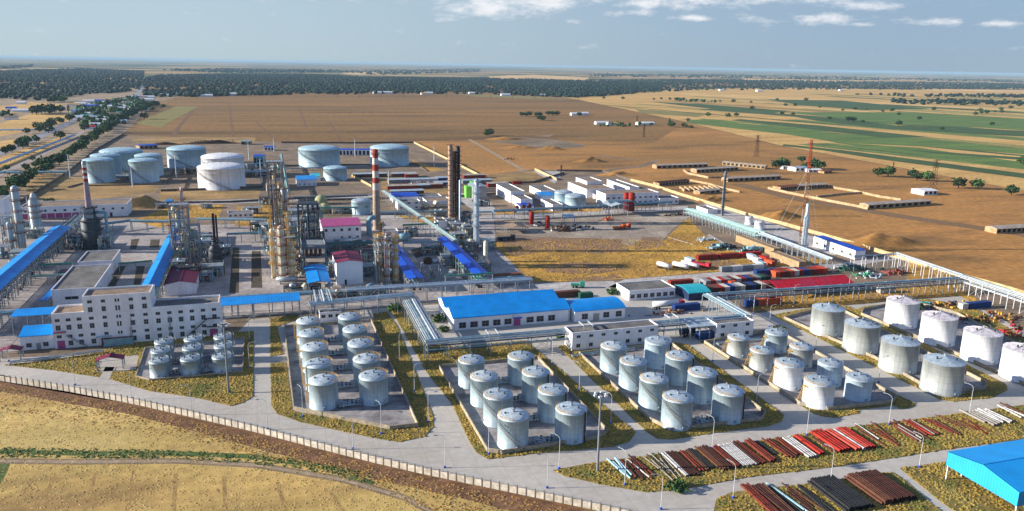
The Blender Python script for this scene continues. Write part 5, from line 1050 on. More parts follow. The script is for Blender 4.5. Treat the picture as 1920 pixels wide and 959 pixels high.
# ================================================================== LAMPS AND MASTS
pole=MB().lathe([(.09,0),(.075,4),(.055,8.2)],8).mesh('pole',m_lamp,True)
arm=MB().path([(0,0,8.1),(.25,0,8.7),(.9,0,9.0),(1.9,0,9.1)],.05,6).mesh('arm',m_lamp)
head=MB().box(1.8,-.16,8.98,2.7,.16,9.16).mesh('lamp_head',m_steel); lbase=MB().box(-.25,-.25,0,.25,.25,.45).mesh('base',m_blue2)
def lamp(px,py,ang,label,group,sc=1.):
    x,y=G(px,py); t=thing('street_lamp',label,'street lamp',(x,y,.25),R(ang),group); t.scale=(sc,)*3
    for n_,m_ in (('pole',pole),('arm',arm),('lamp_head',head),('base',lbase)): link(n_,m_,(0,0,0),0,t)
LR=[('along the panel fence',170,[(141,724),(247,750),(360,780),(502,807),(662,844),(834,879),(1026,917),(1239,957)]),
 ('beside the road left of the ten-tank yard',0,[(468,640),(468,692)]),('along the front verge of the ten-tank yard',110,[(568,783),(715,815)]),
 ('along the road right of the ten-tank yard',0,[(708,594),(749,672),(777,735),(803,793)]),('around the eight tanks behind the floodlight mast',120,[(916,854),(1048,881),(1145,795),(1086,732),(1035,684)]),
 ('along the pipe storage verge, road side',110,[(1335,843),(1512,818),(1666,798),(1817,777)]),('along the lower road past the pipe piles',110,[(1171,911),(1374,936),(1557,904),(1723,878)]),
 ('between the mixed yard and its neighbours',0,[(1336,679),(1418,755),(1442,614),(1529,657),(1647,719)]),('in front of the storage yard rack',0,[(1179,594),(1412,591),(1487,573),(1590,552)]),
 ('in front of the white factory',0,[(17,679),(277,724)])]
for rn,ang,ps in LR:
    for i,p in enumerate(ps): lamp(*p,ang,f'curved arm street lamp, {ORD[i]} in its row {rn}',f'street lamps {rn}',1 if p!=(277,724) else .6)
def floodmast(px,py,top,label,sc=1.):
    x,y=G(px,py); h=hgt(x,y,top); t=thing('floodlight_mast',label,'floodlight mast',(x,y,.22),0,'floodlight masts')
    part('pole',MB().lathe([(.34*sc,0),(.3*sc,h*.5),(.2*sc,h-1)],10),m_lampd,t,smooth=True)
    part('crown_frame',MB().lathe([(.3,h-1.3),(1.2*sc,h-1.1),(1.2*sc,h-.9)],12).bar((-1.6*sc,0,h-1),(1.6*sc,0,h-1),.1).bar((0,-1.6*sc,h-1),(0,1.6*sc,h-1),.1),m_lampd,t)
    for k in range(6):
        a=R(60*k); q=MB().box(math.cos(a)*1.5*sc-.35,math.sin(a)*1.5*sc-.3,h-1.1,math.cos(a)*1.5*sc+.35,math.sin(a)*1.5*sc+.3,h-.6); part('lamp',q,m_lamp,t)
floodmast(1120,886,736,'tall grey floodlight mast standing in the verge between two roads, centre front')
floodmast(429,738,606,'tall floodlight mast beside the nine small tanks')
for i,(a,b,c_) in enumerate(((132,336,292),(249,352,316),(331,334,290),(467,301,267),(490,347,300),(514,285,259),(666,294,262),(814,314,275),(729,347,320))):
    x,y=G(a,b); h=hgt(x,y,c_); t=thing('light_pole',f'thin white light pole of the far tank farm, {ORD[i]} from the left','light pole',(x,y,.22),0,'light poles of the far tank farm'); part('pole',MB().lathe([(.45,0),(.28,h)],6),m_lamp,t); part('lamp',MB().box(-1.4,-.3,h,1.4,.3,h+.6),m_lamp,t)

# ------------------------------------------------------------------ denser process equipment
def pipes_under(label,x0,x1,y0,y1,z,n,seed):
    """two-storey run of pipes and pumps carried by the rack below a sheet cover"""
    g=random.Random(seed); t=thing('covered_pipe_rack',label,'pipe rack',(x0,y0,.21),0,'pipe runs under the blue covers'); W=x1-x0; D=y1-y0
    me=MB().box(-.14,-.14,0,.14,.14,z-.3).box(W-.14,-.14,0,W+.14,.14,z-.3).box(.1,-.12,z*.45,W-.1,.12,z*.45+.3).box(.1,-.12,z*.75,W-.1,.12,z*.75+.3).mesh('bent',m_steel)
    k=int(D/5)
    for i in range(k+1): link('bent',me,(0,D*i/k,0),0,t)
    for lv in (.45,.75):
        for q in range(n): X=.5+(W-1)*q/(n-1); part('pipe',MB().tube((X,0,z*lv+.5),(X,D,z*lv+.5),g.choice((.14,.2,.28)),6),g.choice([m_pipe,m_pipec,m_cream,m_steeld,m_green]),t)
    b=MB()
    for i in range(0,k,2): b.bar((W+.1,D*i/k,.2),(W+.1,D*(i+1)/k,z-.5),.08); b.bar((-.1,D*(i+1)/k,.2),(-.1,D*i/k,z-.5),.08)
    part('brace',b,m_steel,t); p=MB()
    for i in range(int(D/4)): Y=2+4*i+g.uniform(-.8,.8); p.lathe([(.5,0),(.5,1.2),(.2,1.4),(.2,1.9)],8,g.uniform(.8,W-.8),Y,capt=True); p.box(W*.3,Y-.4,0,W*.3+1.4,Y+.4,.9)
    part('pump_row',p,m_steeld,t)
pipes_under('dark double pipe run below the left edge blue cover',G(96,428,9)[0]+.9,G(134,426,9)[0]-.9,318,525,8.6,7,1)
a=G(263,541,8); b=G(297,539,8); c=G(316,420,8); pipes_under('dark double pipe run below the second blue cover',a[0]+.8,b[0]-.8,a[1]+1,c[1]-2,7.6,6,2)
a=G(889,517,7); b=G(917,514,7); c=G(826,447,7); pipes_under('pipe run below the deep blue cover under the silver column',min(a[0],b[0])+.6,max(a[0],b[0])-.6,a[1]+1,c[1]-1,6.7,5,3)
a=G(765,525,6); b=G(796,523,6); c=G(752,455,6); pipes_under('pipe run below the deep blue cover beside the slim columns',min(a[0],b[0])+.5,max(a[0],b[0])-.5,a[1]+1,c[1]-1,5.7,5,4)
DM=[m_galv,m_cream,m_pipec,m_steeld,m_galvr]
UN=[(130,528,8,5,4,2,'low pipe frame in the open yard right of the left blue cover'),(40,508,8,6,9,3,'lattice frame with vessels between left column and blue cover'),(92,470,7,5,7,2,'frame with drums at the head of the left blue cover'),(140,470,5,5,7,2,'small frame left of the black furnace'),(196,470,4,6,7,2,'small frame right of the black furnace'),
 (58,448,7,5,5,2,'low frame behind the stout neck column'),(345,468,7,7,9,3,'upper rear frame of the left process unit'),(382,470,7,6,8,3,'rear teal frame beside the slim dark stack'),(395,520,7,5,5,2,'front low frame below the slim dark stack'),(352,530,7,5,7,2,'front frame beside the maroon roofed shed'),(378,530,6,5,4,2,'pump frame in front of the left process unit'),(420,482,4,4,5,2,'small frame right of the slim dark stack'),
 (480,440,6,5,6,2,'frame behind the small pale platform'),(500,455,6,6,10,3,'rear left frame of the main tower group'),(545,470,8,8,16,5,'rear centre frame of the main tower group'),(560,520,4,5,9,3,'dark narrow frame between tower group and blue shelter'),(585,425,8,6,12,4,'tall dark frame left of the pink roofed building'),(552,440,8,6,14,4,'teal and dark frame behind the cream columns'),(592,470,6,5,9,3,'dark frame between concrete table and pink roofed building'),
 (612,480,9,6,6,2,'dark low frame in front of the pink roofed building'),(645,474,9,6,6,2,'dark low frame behind the tall white hall, left'),(678,478,7,6,6,2,'dark low frame behind the tall white hall, right'),(625,520,2,4,7,2,'narrow frame left of the tall white hall'),(690,520,4,6,5,2,'small frame between white hall and slim columns'),(690,500,4,4,8,3,'second small frame between white hall and slim columns'),(722,470,6,5,7,2,'frame behind the three slim columns'),
 (748,500,3,6,6,2,'narrow frame beside the deep blue cover'),(770,445,5,4,5,2,'low frame beside the turquoise drum'),(805,480,6,5,5,2,'low exchanger frame left of the sloping cover'),(842,500,6,5,5,2,'low exchanger frame right of the grey steel table'),(838,452,5,4,6,2,'frame at the head of the sloping cover'),(858,470,6,5,9,3,'frame between the twin stacks and silver column'),(880,452,6,5,9,3,'rear frame beside the silver column'),(878,500,6,5,5,2,'low frame in front of the silver column'),
 (902,512,5,6,4,2,'low frame beside the short fat pale column'),(915,470,5,6,5,2,'low frame behind the short fat pale column'),(866,420,7,5,7,2,'rear frame right of the black stack'),(820,408,8,4,4,1,'low pipe frame behind the dark roofed hut'),(640,402,10,4,4,2,'pipe frame behind the pink roofed building, left'),(672,402,8,4,4,2,'pipe frame behind the pink roofed building, right'),(560,402,9,4,5,2,'pipe frame left of the cream domed vessels'),
 (470,402,9,4,4,1,'pipe frame right of the low white building'),(500,385,9,5,5,2,'frame before the back road left of the tallest tower'),(385,392,5,4,3,1,'small pipe frame by the back road'),(300,392,5,4,3,1,'small pipe frame beside the straw bank'),(560,552,12,3,3,1,'low pump frame behind the rack right of the factory'),(640,560,14,3,3,1,'low pump frame between the two long racks'),(700,555,10,3,3,1,'second low pump frame between the two long racks'),
 (350,328,16,10,4,1,'low pipe frame between the white tanks and left tanks'),(232,338,14,10,3,1,'low pipe frame between the front left far tanks'),(470,332,16,12,4,1,'low pipe frame right of the white domed tanks'),(900,388,9,4,4,1,'dark pipe frame before the lime green tower')]
for i,(px,py,wx,wy,h,fl,lb) in enumerate(UN):
    x,y=G(px,py); big=py<345
    dk=i%3==0; steel_tower(lb,x-wx/2,y,wx*(1.6 if big else 1.3),wy*(1.4 if big else 1.25),h,fl,2,1,seed=100+i,vess=8+wx//2,pipes=15+fl*3,sm=m_steeld if dk else (m_pipec if i%3==1 else m_steel),vm=DM,deck=m_steeld if dk else m_steel,pm=[m_rust,m_yellow,m_steel][i%3],group='smaller equipment frames')
VV=[(30,540),(60,545),(120,500),(230,450),(470,520),(500,540),(590,545),(700,540),(770,540),(905,440),(560,455),(335,520),(160,520)]
for i,(px,py) in enumerate(((330,528),(352,545),(398,470),(560,545),(612,545),(630,468),(668,468),(690,545),(720,545),(842,520),(868,515),(812,520),(885,520),(835,470),(50,500),(15,520))):
    x,y=G(px,py); t=thing('process_drum',f'small horizontal process drum on saddles, {ORD[sorted([330,352,398,560,612,630,668,690,720,842,868,812,885,835,50,15]).index(px)]} of the small drums from left','vessel',(x,y,.21),(i%3)*.8,'small process drums')
    part('shell',MB().tube((0,0,1.9),(4.2,0,1.9),.85,12),DM[i%5],t,smooth=True); part('saddle',MB().box(.6,-.6,0,.9,.6,1.2).box(3.2,-.6,0,3.5,.6,1.2),m_steel,t)
# ================================================================== FENCE AND BOUNDARY WALLS
m_panel=mat('concrete_panel','d2cabc','b5ab9a',.5,.9,fine=1.2); m_post=mat('fence_post','857a6e','6c6258',.5,.9)
FP=[(-60,704),(0,715.5),(125,735),(250,759),(365,785),(480,812),(590,841),(700,869),(800,892),(900,913),(1000,934),(1110,957),(1180,973)]
pts=gp(FP); t=thing('panel_fence','long concrete panel fence with dark posts and wire between road and brown bank','fence',(0,0,.2))
seg=[];tot=0
for a,b in zip(pts,pts[1:]): l=math.hypot(b[0]-a[0],b[1]-a[1]); seg.append((tot,l,a,b)); tot+=l
def along(s):
    for s0,l,a,b in seg:
        if s<=s0+l or (s0,l,a,b)==seg[-1]: f=(s-s0)/l; return a[0]+(b[0]-a[0])*f,a[1]+(b[1]-a[1])*f,math.atan2(b[1]-a[1],b[0]-a[0])
NP=96; pm_=MB(); pm_.box(-.13,-.13,0,.13,.13,2.25); pm_.bar((0,0,2.2),(0,-.28,2.65),.06); pme=pm_.mesh('post',m_post)
for i in range(NP):
    x,y,a=along(tot*i/(NP-1)); link('post',pme,(x,y,0),a,t)
pn=MB(); wr=MB()
for i in range(NP-1):
    x0,y0,_=along(tot*i/(NP-1)); x1,y1,_=along(tot*(i+1)/(NP-1)); pn.wall([(x0,y0),(x1,y1)],.1,1.75)
    for z in (2.3,2.5,2.65): wr.tube((x0,y0-.1,z),(x1,y1-.1,z),.018,3,cap=False)
part('panel',pn,m_panel,t); part('barbed_wire',wr,m_steel,t)
m_cwall=mat('cream_boundary_wall','c9b48a','a8936c',.3,.9,fine=.8); m_dwall=mat('dark_boundary_wall','6c625c','564e4a',.3,.9,fine=.8)
for P_,h,m,lb in (([(1183,340),(1230,352),(1275,367),(1397,404),(1467,422.5),(1560,449),(1612,464),(1672,482),(1787,517),(1860,537),(1925,556),(2100,610)],2.2,m_cwall,'long sunlit cream boundary wall along the far right side of the plant'),
 ([(776,269),(838,300),(900,332)],2.2,m_cwall,'cream wall running down from the far tank farm behind the twin stacks'),([(1003,320),(1044,339)],2.2,m_cwall,'short cream wall behind the far workshops'),([(1045,322),(1130,323),(1183,340)],2,m_dwall,'grey wall closing the back of the workshops yard'),
 ([(528,269),(650,270),(776,269)],2.2,m_dwall,'dark wall behind the two wide blue-green tanks'),([(180,283),(128,325),(86,352),(41,380),(22,392)],2.2,m_dwall,'dark boundary wall climbing past the trees at left'),([(232,253),(205,268),(180,283)],2.,m_dwall,'grey wall bend at the back left corner of the far tank farm'),
 ([(302,360),(392,357),(492,353)],1.8,m_dwall,'brown bund wall in front of the white domed tanks'),([(300,383),(430,381),(560,374),(690,368)],1.6,m_dwall,'dark wall along the back road of the process area'),([(345,356),(362,308),(492,305),(492,353)],1.1,m_dwall,'low bund wall around the two white domed tanks'),
 ([(128,353),(160,344),(176,318),(330,312),(310,347),(160,350)],1.1,m_dwall,'low bund wall around the front left tanks of the far farm'),([(535,312),(780,309),(800,322)],1.2,m_dwall,'bund wall in front of the two wide blue-green tanks'),([(660,332),(697,352)],2.,m_cwall,'short cream wall beside the striped chimney'),
 ([(905,347),(1000,344),(1058,326)],1.8,m_dwall,'dark wall running in front of the far workshops yard'),([(560,378),(840,372),(930,365)],1.6,m_dwall,'dark wall behind the blue gable roof building'),([(1240,452),(1250,445),(1300,460)],.3,m_conc,'low kerb of pale stones in the gold grass yard')):
    solo('boundary_wall',MB().wall(gp(P_),.45,h,.1),m,lb,'wall','boundary and bund walls of the plant')
# ================================================================== SHEDS AND RUINS ON THE PLATEAU
m_shed=mat('shed_cream_wall','b9a07c','8f7658',.4,.9,fine=1.); m_shedr=mat('shed_pale_roof','b0a69c','94897e',.3,.85,fine=.8); m_brickw=mat('ruin_wall','c0a988','9a8262',.3,.9,fine=1.)
def longshed(label,A,B,wd=9,h=3.2,rm=None,n=10,wm=None):
    a=G(*A); b=G(*B); l=math.hypot(b[0]-a[0],b[1]-a[1]); rz=math.atan2(b[1]-a[1],b[0]-a[0]); t=thing('long_shed',label,'shed',(a[0],a[1],.06),rz,'long sheds on the plateau')
    part('wall',MB().box(0,0,0,l,wd,h),wm or m_shed,t); r=MB(); r.face([(-.4,-.5,h+.05),(l+.4,-.5,h+.05),(l+.4,wd/2,h+1.),(-.4,wd/2,h+1.)]); r.face([(-.4,wd/2,h+1.),(l+.4,wd/2,h+1.),(l+.4,wd+.5,h+.05),(-.4,wd+.5,h+.05)]); r.face([(0,0,h),(0,wd/2,h+.95),(0,wd,h)]); r.face([(l,0,h),(l,wd,h),(l,wd/2,h+.95)]); part('roof',r,rm or m_shedr,t)
    me=MB().box(-l/n*.3,-.1,.7,l/n*.3,-.01,h*.85).mesh('window_opening',m_black)
    for i in range(n): link('window_opening',me,(l*(i+.5)/n,0,0),0,t)
for a in (('long low shed, leftmost and farthest of the plateau sheds',(1231,317),(1327,314)),('pale long shed at the back with broken roof, centre of the plateau',(1354,310),(1434,318),6),('long low shed left of the mast, middle row',(1364,342),(1464,337)),
  ('low shed forming the back of the L-shaped ruin',(1306,325),(1384,320)),('long low shed with rusty left part behind the mast',(1500,356),(1552,353)),('long low shed at the front corner of the walled enclosure',(1628,393),(1745,385)),('long low shed cut by the right edge of the photo',(1868,439),(1960,434))): longshed(*a)
longshed('rust-red roofed shed beside the mast inside the walled enclosure',(1463,359),(1500,356),9,3.2,m_rust); longshed('dark row of roofless cells, left part of the ruined block',(1236,350),(1292,345),8,2.8,m_rustd)
longshed('small pale shed at the right end of the ruined block',(1312,366),(1350,362),7,2.6,m_shedr,4)
def ruin(label,P_,h=1.8,closed=False): solo('ruin_wall',MB().wall(gp(P_),.9,h,.05,closed=closed),m_brickw,label,'wall','roofless walls on the plateau')
ruin('pale L-shaped wall in front of the plateau sheds',[(1282,321),(1290,327),(1328,335),(1368,334)]); ruin('long cream wall along the near side of the enclosure',[(1441,355),(1480,364),(1540,376),(1612,390),(1628,394)]); ruin('cream wall along the far side of the enclosure',[(1552,350),(1568,355),(1600,360),(1650,371),(1690,377)])
ruin('dark inner wall crossing the enclosure',[(1532,371),(1575,366),(1622,363)],1.6); ruin('pale broken wall line behind the ruined block',[(1295,340),(1330,347),(1360,356),(1388,362)],1.6)
for i in range(8): ruin(f'short roofless cell wall, {ORD[i]} from left in the ruined block',[(1275+i*9,354-i*.4),(1284+i*9.4,360-i*.3)],1.8)
ruin('low front wall of the ruined cells',[(1234,356),(1300,357)],1.)
longshed('small white gabled barn standing alone on the plateau right of the mast',(1732,367),(1757,366),14,3.6,m_twhite,3,m_white2); longshed('white farmhouse with grey roof by the field edge, left of two',(1492,322),(1515,321),12,3.4,m_galvr,3,m_white2); longshed('low white farm wing by the field edge, right of two',(1516,324),(1540,324),8,2.6,m_twhite,3,m_white2)
longshed('small pale house at the left end of the field edge farm',(1468,318),(1480,318),9,2.6,m_shedr,2,m_white2); longshed('small brick ruin right of the field edge farm',(1545,326),(1560,325),8,2.,m_rust,2)
longshed('long blue roofed shed at the back of the far left tanks',(262,281),(296,279),12,4,m_blue2,4); longshed('blue roofed pump shed between the two wide far tanks, left part',(636,292),(662,292),12,6,m_blue2,4,m_white2); longshed('blue roofed pump shed between the two wide far tanks, right part',(664,292),(694,292),12,6,m_blue2,4,m_white2)
longshed('white and blue two-storey office among the far tanks',(476,313),(494,313),16,10,m_blue2,3,m_pipec); longshed('small blue roofed hut behind the office of the far tanks',(496,283),(514,283),9,4,m_blue2,3,m_white2); longshed('small blue hut by the dark wall in front of the far tanks',(312,386),(322,386),5,3,m_blue,1); longshed('low blue hut row beside the end of the pink banded building',(280,390),(302,389),5,3,m_pipec,3)
longshed('small turquoise hut near the far lattice gate',(452,272),(470,272),10,4,m_pipec,2)
# ================================================================== CONTAINERS, TRUCKS, SCRAP
CN={'red':m_red,'white':m_twhite,'blue':m_navy,'grey':m_galvr}
CCOL={'rust red':mat('container_rust_red','96301f','7c2618',.5,.7,seam=('x',.6),rand=.08),'bright red':mat('container_red','b8281c','a02018',.5,.6,seam=('x',.6)),'white':mat('container_white','cfcfcb','b5b3ad',.5,.6,seam=('x',.6)),'pale blue':mat('container_pale_blue','a9c4d2','93b0c0',.5,.6,seam=('x',.6)),
 'dark blue':mat('container_dark_blue','1c3f80','15336c',.5,.6,seam=('x',.6)),'grey':mat('container_grey','8b8f92','72767a',.5,.6,seam=('x',.6)),'dark green':mat('container_green','1f5a48','184a3b',.5,.6,seam=('x',.6)),'orange':mat('container_orange','c8552c','b04a28',.5,.6,seam=('x',.6)),'brown':mat('container_brown','6a4436','55362b',.5,.8,seam=('x',.6)),'black':mat('container_black','26262a','1c1c20',.5,.7)}
CM={}
def container(x,y,l,rz,col,label,group,h=2.7,z=.22):
    key=(l,h)
    if key not in CM:
        b=MB().box(0,0,.15,l,2.45,h); f=MB()
        for X in (0,l): 
            for Y in (0,2.45): f.box(X-.08,Y-.08,0,X+.08,Y+.08,h+.04)
        for Y in (0,2.45): f.box(.08,Y-.06,h-.1,l-.08,Y+.06,h+.035); f.box(.08,Y-.06,.02,l-.08,Y+.06,.16)
        d=MB().box(-.06,.12,.2,-.005,1.2,h-.12).box(-.06,1.25,.2,-.005,2.33,h-.12)
        for yy in (.5,.9,1.6,2.): d.tube((-.1,yy,.25),(-.1,yy,h-.2),.03,4)
        CM[key]=(b.mesh('body',None),f.mesh('frame',None),d.mesh('door',None))
    t=thing('shipping_container',label,'container',(x,y,z),rz,group)
    for nm,me in zip(('body','frame','door'),CM[key]):
        o=link(nm,me,(0,0,0),0,t); o.material_slots[0].link='OBJECT'; o.material_slots[0].material=CCOL[col]
def crow(row,px,py,n,cols,l,rz,step,group):
    x,y=G(px,py)
    for i in range(n): container(x+math.cos(step[0])*step[1]*i,y+math.sin(step[0])*step[1]*i,l,rz,cols[i%len(cols)],f'{cols[i%len(cols)]} shipping container, {ORD[i]} from left of {row}',group)
GRP='containers in the storage yard'
for k_,v_ in list(CCOL.items()): v_.node_tree.nodes['Principled BSDF'].inputs['Roughness'].default_value=.75
crow('the red row behind the gold grass yard',1309,490,3,['rust red','rust red','bright red'],12,0,(0,13.5),GRP)
crow('the long row in front of the L-shaped group',1353,512,4,['grey','white','grey','white'],6,0,(0,6.2),GRP)
crow('the side-by-side row near the cyan roof',1332,538,13,['grey','rust red','white','bright red','grey','brown','white','rust red','dark blue','brown','grey','dark green','black'],6,PI/2+.0,(0,2.75),GRP)
crow('the front side-by-side row near the cyan roof',1338,552,14,['brown','brown','rust red','white','dark blue','grey','white','black','dark blue','black','white','rust red','black','brown'],6,PI/2,(0,2.75),GRP)
crow('the row left of the red roof',1418,519,4,['dark blue','dark blue','orange','grey'],6,0,(0,6.3),GRP); crow('the side-by-side row behind the red roof',1462,521,11,['orange','rust red','brown','orange','white','rust red','dark blue','brown','rust red','bright red','orange'],6,PI/2,(0,2.8),GRP)
for px,py,l,rz,c,lb in ((1257,539,12,0,'rust red','single long red container behind the white store'),(1265,586,12,0,'dark blue','dark blue container with white roof line in front of the white store'),(1283,492,6,-PI/2+.1,'pale blue','pale blue container at the head of the red trucks'),(1399,485,6,-PI/2,'pale blue','pale blue container at the back of the L-shaped group'),
  (1408,491,6,-PI/2,'white','white container in the middle of the L-shaped group'),(1416,499,6,-PI/2,'pale blue','pale blue container at the front of the L-shaped group'),(1421,489,6,-PI/2+.1,'bright red','bright red container, back right of the L-shaped group'),(1432,496,6,-PI/2+.1,'orange','orange-red container, front right of the L-shaped group'),
  (1370,540,3,0,'orange','small orange box in the gap between container rows'),(1399,577,6,0,'dark blue','dark blue container under the navy rack'),(1415,575,12,0,'orange','orange-tan container under the navy rack'),(1444,572,6,0,'orange','short orange container under the navy rack'),(1040,561,12,0,'brown','dark red-brown long container behind the blue warehouse'),(1088,563,6,0,'dark green','dark green container behind the smaller blue workshop'),
  (962,347,8,0,'rust red','small red container in the field behind the workshops'),(1817,582,12,0,'dark blue','dark blue long container beyond the white tanks'),(1804,583,3,0,'white','white cabin left of the dark blue long container'),(1310,639,8,0,'dark blue','dark blue box under the striped shed roof'),(1650,552,8,0,'white','white box under the rack right of the red roof')):
    x,y=G(px,py); container(x,y,l,rz,c,lb,'single containers about the plant')
x,y=G(1290,640); shelter('white striped sloping shed roof over blue boxes behind the mixed yard',x,y-1,13,9,5.5,.8,'m',m_galvr,np_=4)
fr='rows of dark red sheds behind the chimney road'
for i,(px,py,l,c,lb) in enumerate(((727,357,24,'rust red','long dark red shed with white roof edge behind the chimney'),(757,356,22,'brown','brown long shed in the middle of the far sheds'),(786,354,20,'rust red','dark red long shed right of the middle far sheds'),(733,367,26,'brown','low brown shed nearest the green strip'),(815,350,14,'dark blue','dark blue shed left of the twin stacks'),(817,341,14,'dark blue','rear dark blue shed left of the twin stacks'),(662,334,30,'brown','dark long shed left of the striped chimney top'),(735,333,22,'brown','dark long shed right of the striped chimney'),(760,334,12,'rust red','small red hut among the far sheds'),(728,345,20,'grey','grey roofed shed in the middle of the far sheds'),(770,344,24,'white','white roofed long shed before the far tank wall'),
    (870,336,20,'rust red','dark red shed behind the twin stacks'),(915,352,18,'rust red','dark red shed right of the silver column'),(868,346,26,'grey','grey long shed between the stacks and the silver column'))):
    x,y=G(px,py); building(lb,x,y,l,6,3.,'mono',CCOL[c],m_galvr if c!='rust red' else m_shedr,name='storage_shed',rise=.4,group=fr)
def wheel_mesh(): return MB().tube((0,-.15,.5),(0,.15,.5),.5,12).mesh('wheel',m_black)
WM=wheel_mesh()
def tanker(px,py,rz,label,col,l=9,tank_=True,cab=None,group='trucks and trailers in the plant'):
    x,y=G(px,py); t=thing('tanker_truck' if tank_ else 'truck',label,'truck',(x,y,.22),R(rz),group)
    part('chassis',MB().box(0,-.5,.8,l,.5,1.05),m_steeld,t)
    if tank_: part('tank',MB().tube((.1,0,2.15),(l-.1,0,2.15),1.15,16),col,t,smooth=True)
    else: part('cargo_bed',MB().box(0,-1.2,1.1,l,1.2,1.9),col,t)
    if cab: part('cab',MB().box(l+.3,-1.2,.6,l+2.4,1.2,3.),cab,t); part('windscreen',MB().box(l+2.401,-1.05,1.8,l+2.43,1.05,2.7),m_glass,t)
    for X in (1.2,2.5,l-1.2)+((l+1.5,) if cab else ()):
        for Y in (-1.05,1.05): link('wheel',WM,(X,Y,0),0,t)
tanker(1233,502,-70,'white tanker trailer, leftmost of three on the gold grass',m_twhite,8); tanker(1262,502,-66,'white tanker trailer, middle of three on the gold grass',m_twhite,9); tanker(1278,500,-66,'white tanker trailer, right of three beside the red truck',m_twhite,10)
tanker(1297,497,-68,'red truck at the right end of the tanker trailers',m_red,9,False,m_red); tanker(1224,581,0,'long silver-white tanker parked in front of the white store',m_twhite,12,True,m_red); tanker(933,452,0,'dark blue-black truck beside the grey open shed',m_navy,8,False,m_steeld)
tanker(1150,432,5,'orange truck with black load parked on the scrap yard',mat('truck_orange','c65a22','a84a1c',.4,.6),6,False,MATS['truck_orange']); tanker(1162,430,5,'second orange truck on the scrap yard, right one',MATS['truck_orange'],5,False,MATS['truck_orange']); tanker(1332,471,20,'teal truck beside the tan sheds',m_pipec,6,False,m_pipec)
tanker(1398,474,-10,'pale teal tanker beside the left tan shed',m_pipec,7,True,m_pipec); tanker(1070,540,-20,'small green truck on the road behind the warehouse',m_green,4,False,m_green); tanker(1275,633,10,'blue small tanker beside the striped shed',m_navy,4,True,m_navy)
for i,(px,py) in enumerate(((1305,620),(1258,585))): pass
def heap(px,py,w,d,h,label,cols,n,seed,kind=None):
    """a jumbled pile of scrap sheets and bars, one lump that would be moved as one"""
    x,y=G(px,py); g=random.Random(seed); t=thing('scrap_heap',label,'scrap heap',(x,y,.2),0,'scrap heaps')
    for ci,c in enumerate(cols):
        m=MB()
        for i in range(n//len(cols)):
            X,Y=g.gauss(0,w/4),g.gauss(0,d/4); Z=max(0.,h*math.exp(-(X*X*6/w/w+Y*Y*6/d/d)))*g.random(); a=g.uniform(0,PI); s=g.uniform(.4,1.6)
            if g.random()<.5: m.tube((X,Y,Z+.1),(X+math.cos(a)*s*2.4,Y+math.sin(a)*s*2.4,max(.1,Z+g.uniform(-.4,1))),g.uniform(.1,.35),6)
            else: m.box(X,Y,Z,X+s,Y+s*g.uniform(.4,1.2),Z+g.uniform(.3,1.3))
        part('scrap',m,c,t)
    return t
heap(1050,434,18,9,3.5,'brown rusty scrap heap beside the bright red silos',[m_rust,m_rustd,m_tanroof],70,1); heap(1085,432,20,8,3,'white and black scrap heap right of the rusty heap',[m_twhite,m_steeld,m_rustd],60,2); heap(1013,424,9,6,2.5,'small pale scrap heap between the two bright red silos',[m_twhite,m_rustd],34,3)
heap(1352,466,16,9,2.2,'dark scrap heap left of the tan sheds',[m_steeld,m_pipec,m_rustd],60,4); heap(1320,452,12,4,1.5,'line of pale scrap blocks in the gold grass',[m_twhite,m_galvr],30,5); heap(1455,492,20,6,1.8,'dark red parked wrecks before the right tan shed',[m_rustd,m_rust,m_twhite],60,6); heap(1400,474,10,6,3,'teal tank wreck pile before the left tan shed',[m_pipec,m_steeld,m_teal],40,7)
heap(1572,505,10,5,2.4,'pale round tank wreck beside the red roof',[m_twhite,m_galvr],16,8); heap(1600,508,26,8,2.4,'dark green machinery heap behind the red roof',[m_green,CCOL['dark green'],m_steeld],70,9); heap(1628,520,14,7,2.2,'bright green and grey heap at right end of the red roof',[mat('jade','2f9a6c','27865c',.4,.6),m_galvr,m_twhite],50,10); heap(1680,515,13,6,2,'dusky pink pipe pile beside the tall rack',[mat('dusky_pink','a85a5c','8e4a4e',.5,.8),m_rust],46,11)
heap(1435,537,12,6,2,'pale machinery heap left of the red roof',[m_twhite,m_cream,m_steeld],46,12); heap(1740,575,14,5,1.6,'turquoise box pile beyond the white tanks',[mat('turquoise','4fb3a6','43a095',.4,.6),m_pipec],26,13); heap(1770,577,20,9,1.6,'rust brown scrap heap beyond the white tanks',[m_rust,m_steeld,m_yellow],60,14); heap(1850,600,30,12,1.3,'low dark red scrap spread at far right beyond the white tanks',[m_rustd,m_rust,m_yellow],80,15); heap(1897,632,12,9,4,'bright red scrap pile behind the rightmost white tanks',[m_red,m_rust],34,16)
heap(1430,470,22,8,2.5,'teal heat exchanger pile beside the green rack',[m_pipec,m_teal,m_steeld],60,17); heap(1260,590,18,5,1.,'low rubble row between the blue container and the rack',[m_rust,m_tanroof],36,18); heap(1275,405,22,4,1.5,'dark scrap row at the road edge before the green rack',[m_steeld,m_rustd],40,19); heap(1140,414,8,6,2,'orange scrap under the curved shed roof',[MATS['truck_orange'],m_rust],26,20)
heap(395,268,60,8,3,'dark brown rubble line behind the far blue-green tank',[m_rustd,m_rust],60,21); heap(1340,560,18,6,2,'brown scrap row behind the turning rack',[m_rust,m_rustd],40,22); heap(790,348,40,10,3,'mixed red and white scrap among the far sheds',[m_red,m_twhite,m_rust],50,23); heap(960,300,14,10,2,'small dark heap beside the big plateau mound',[m_rustd],16,24)
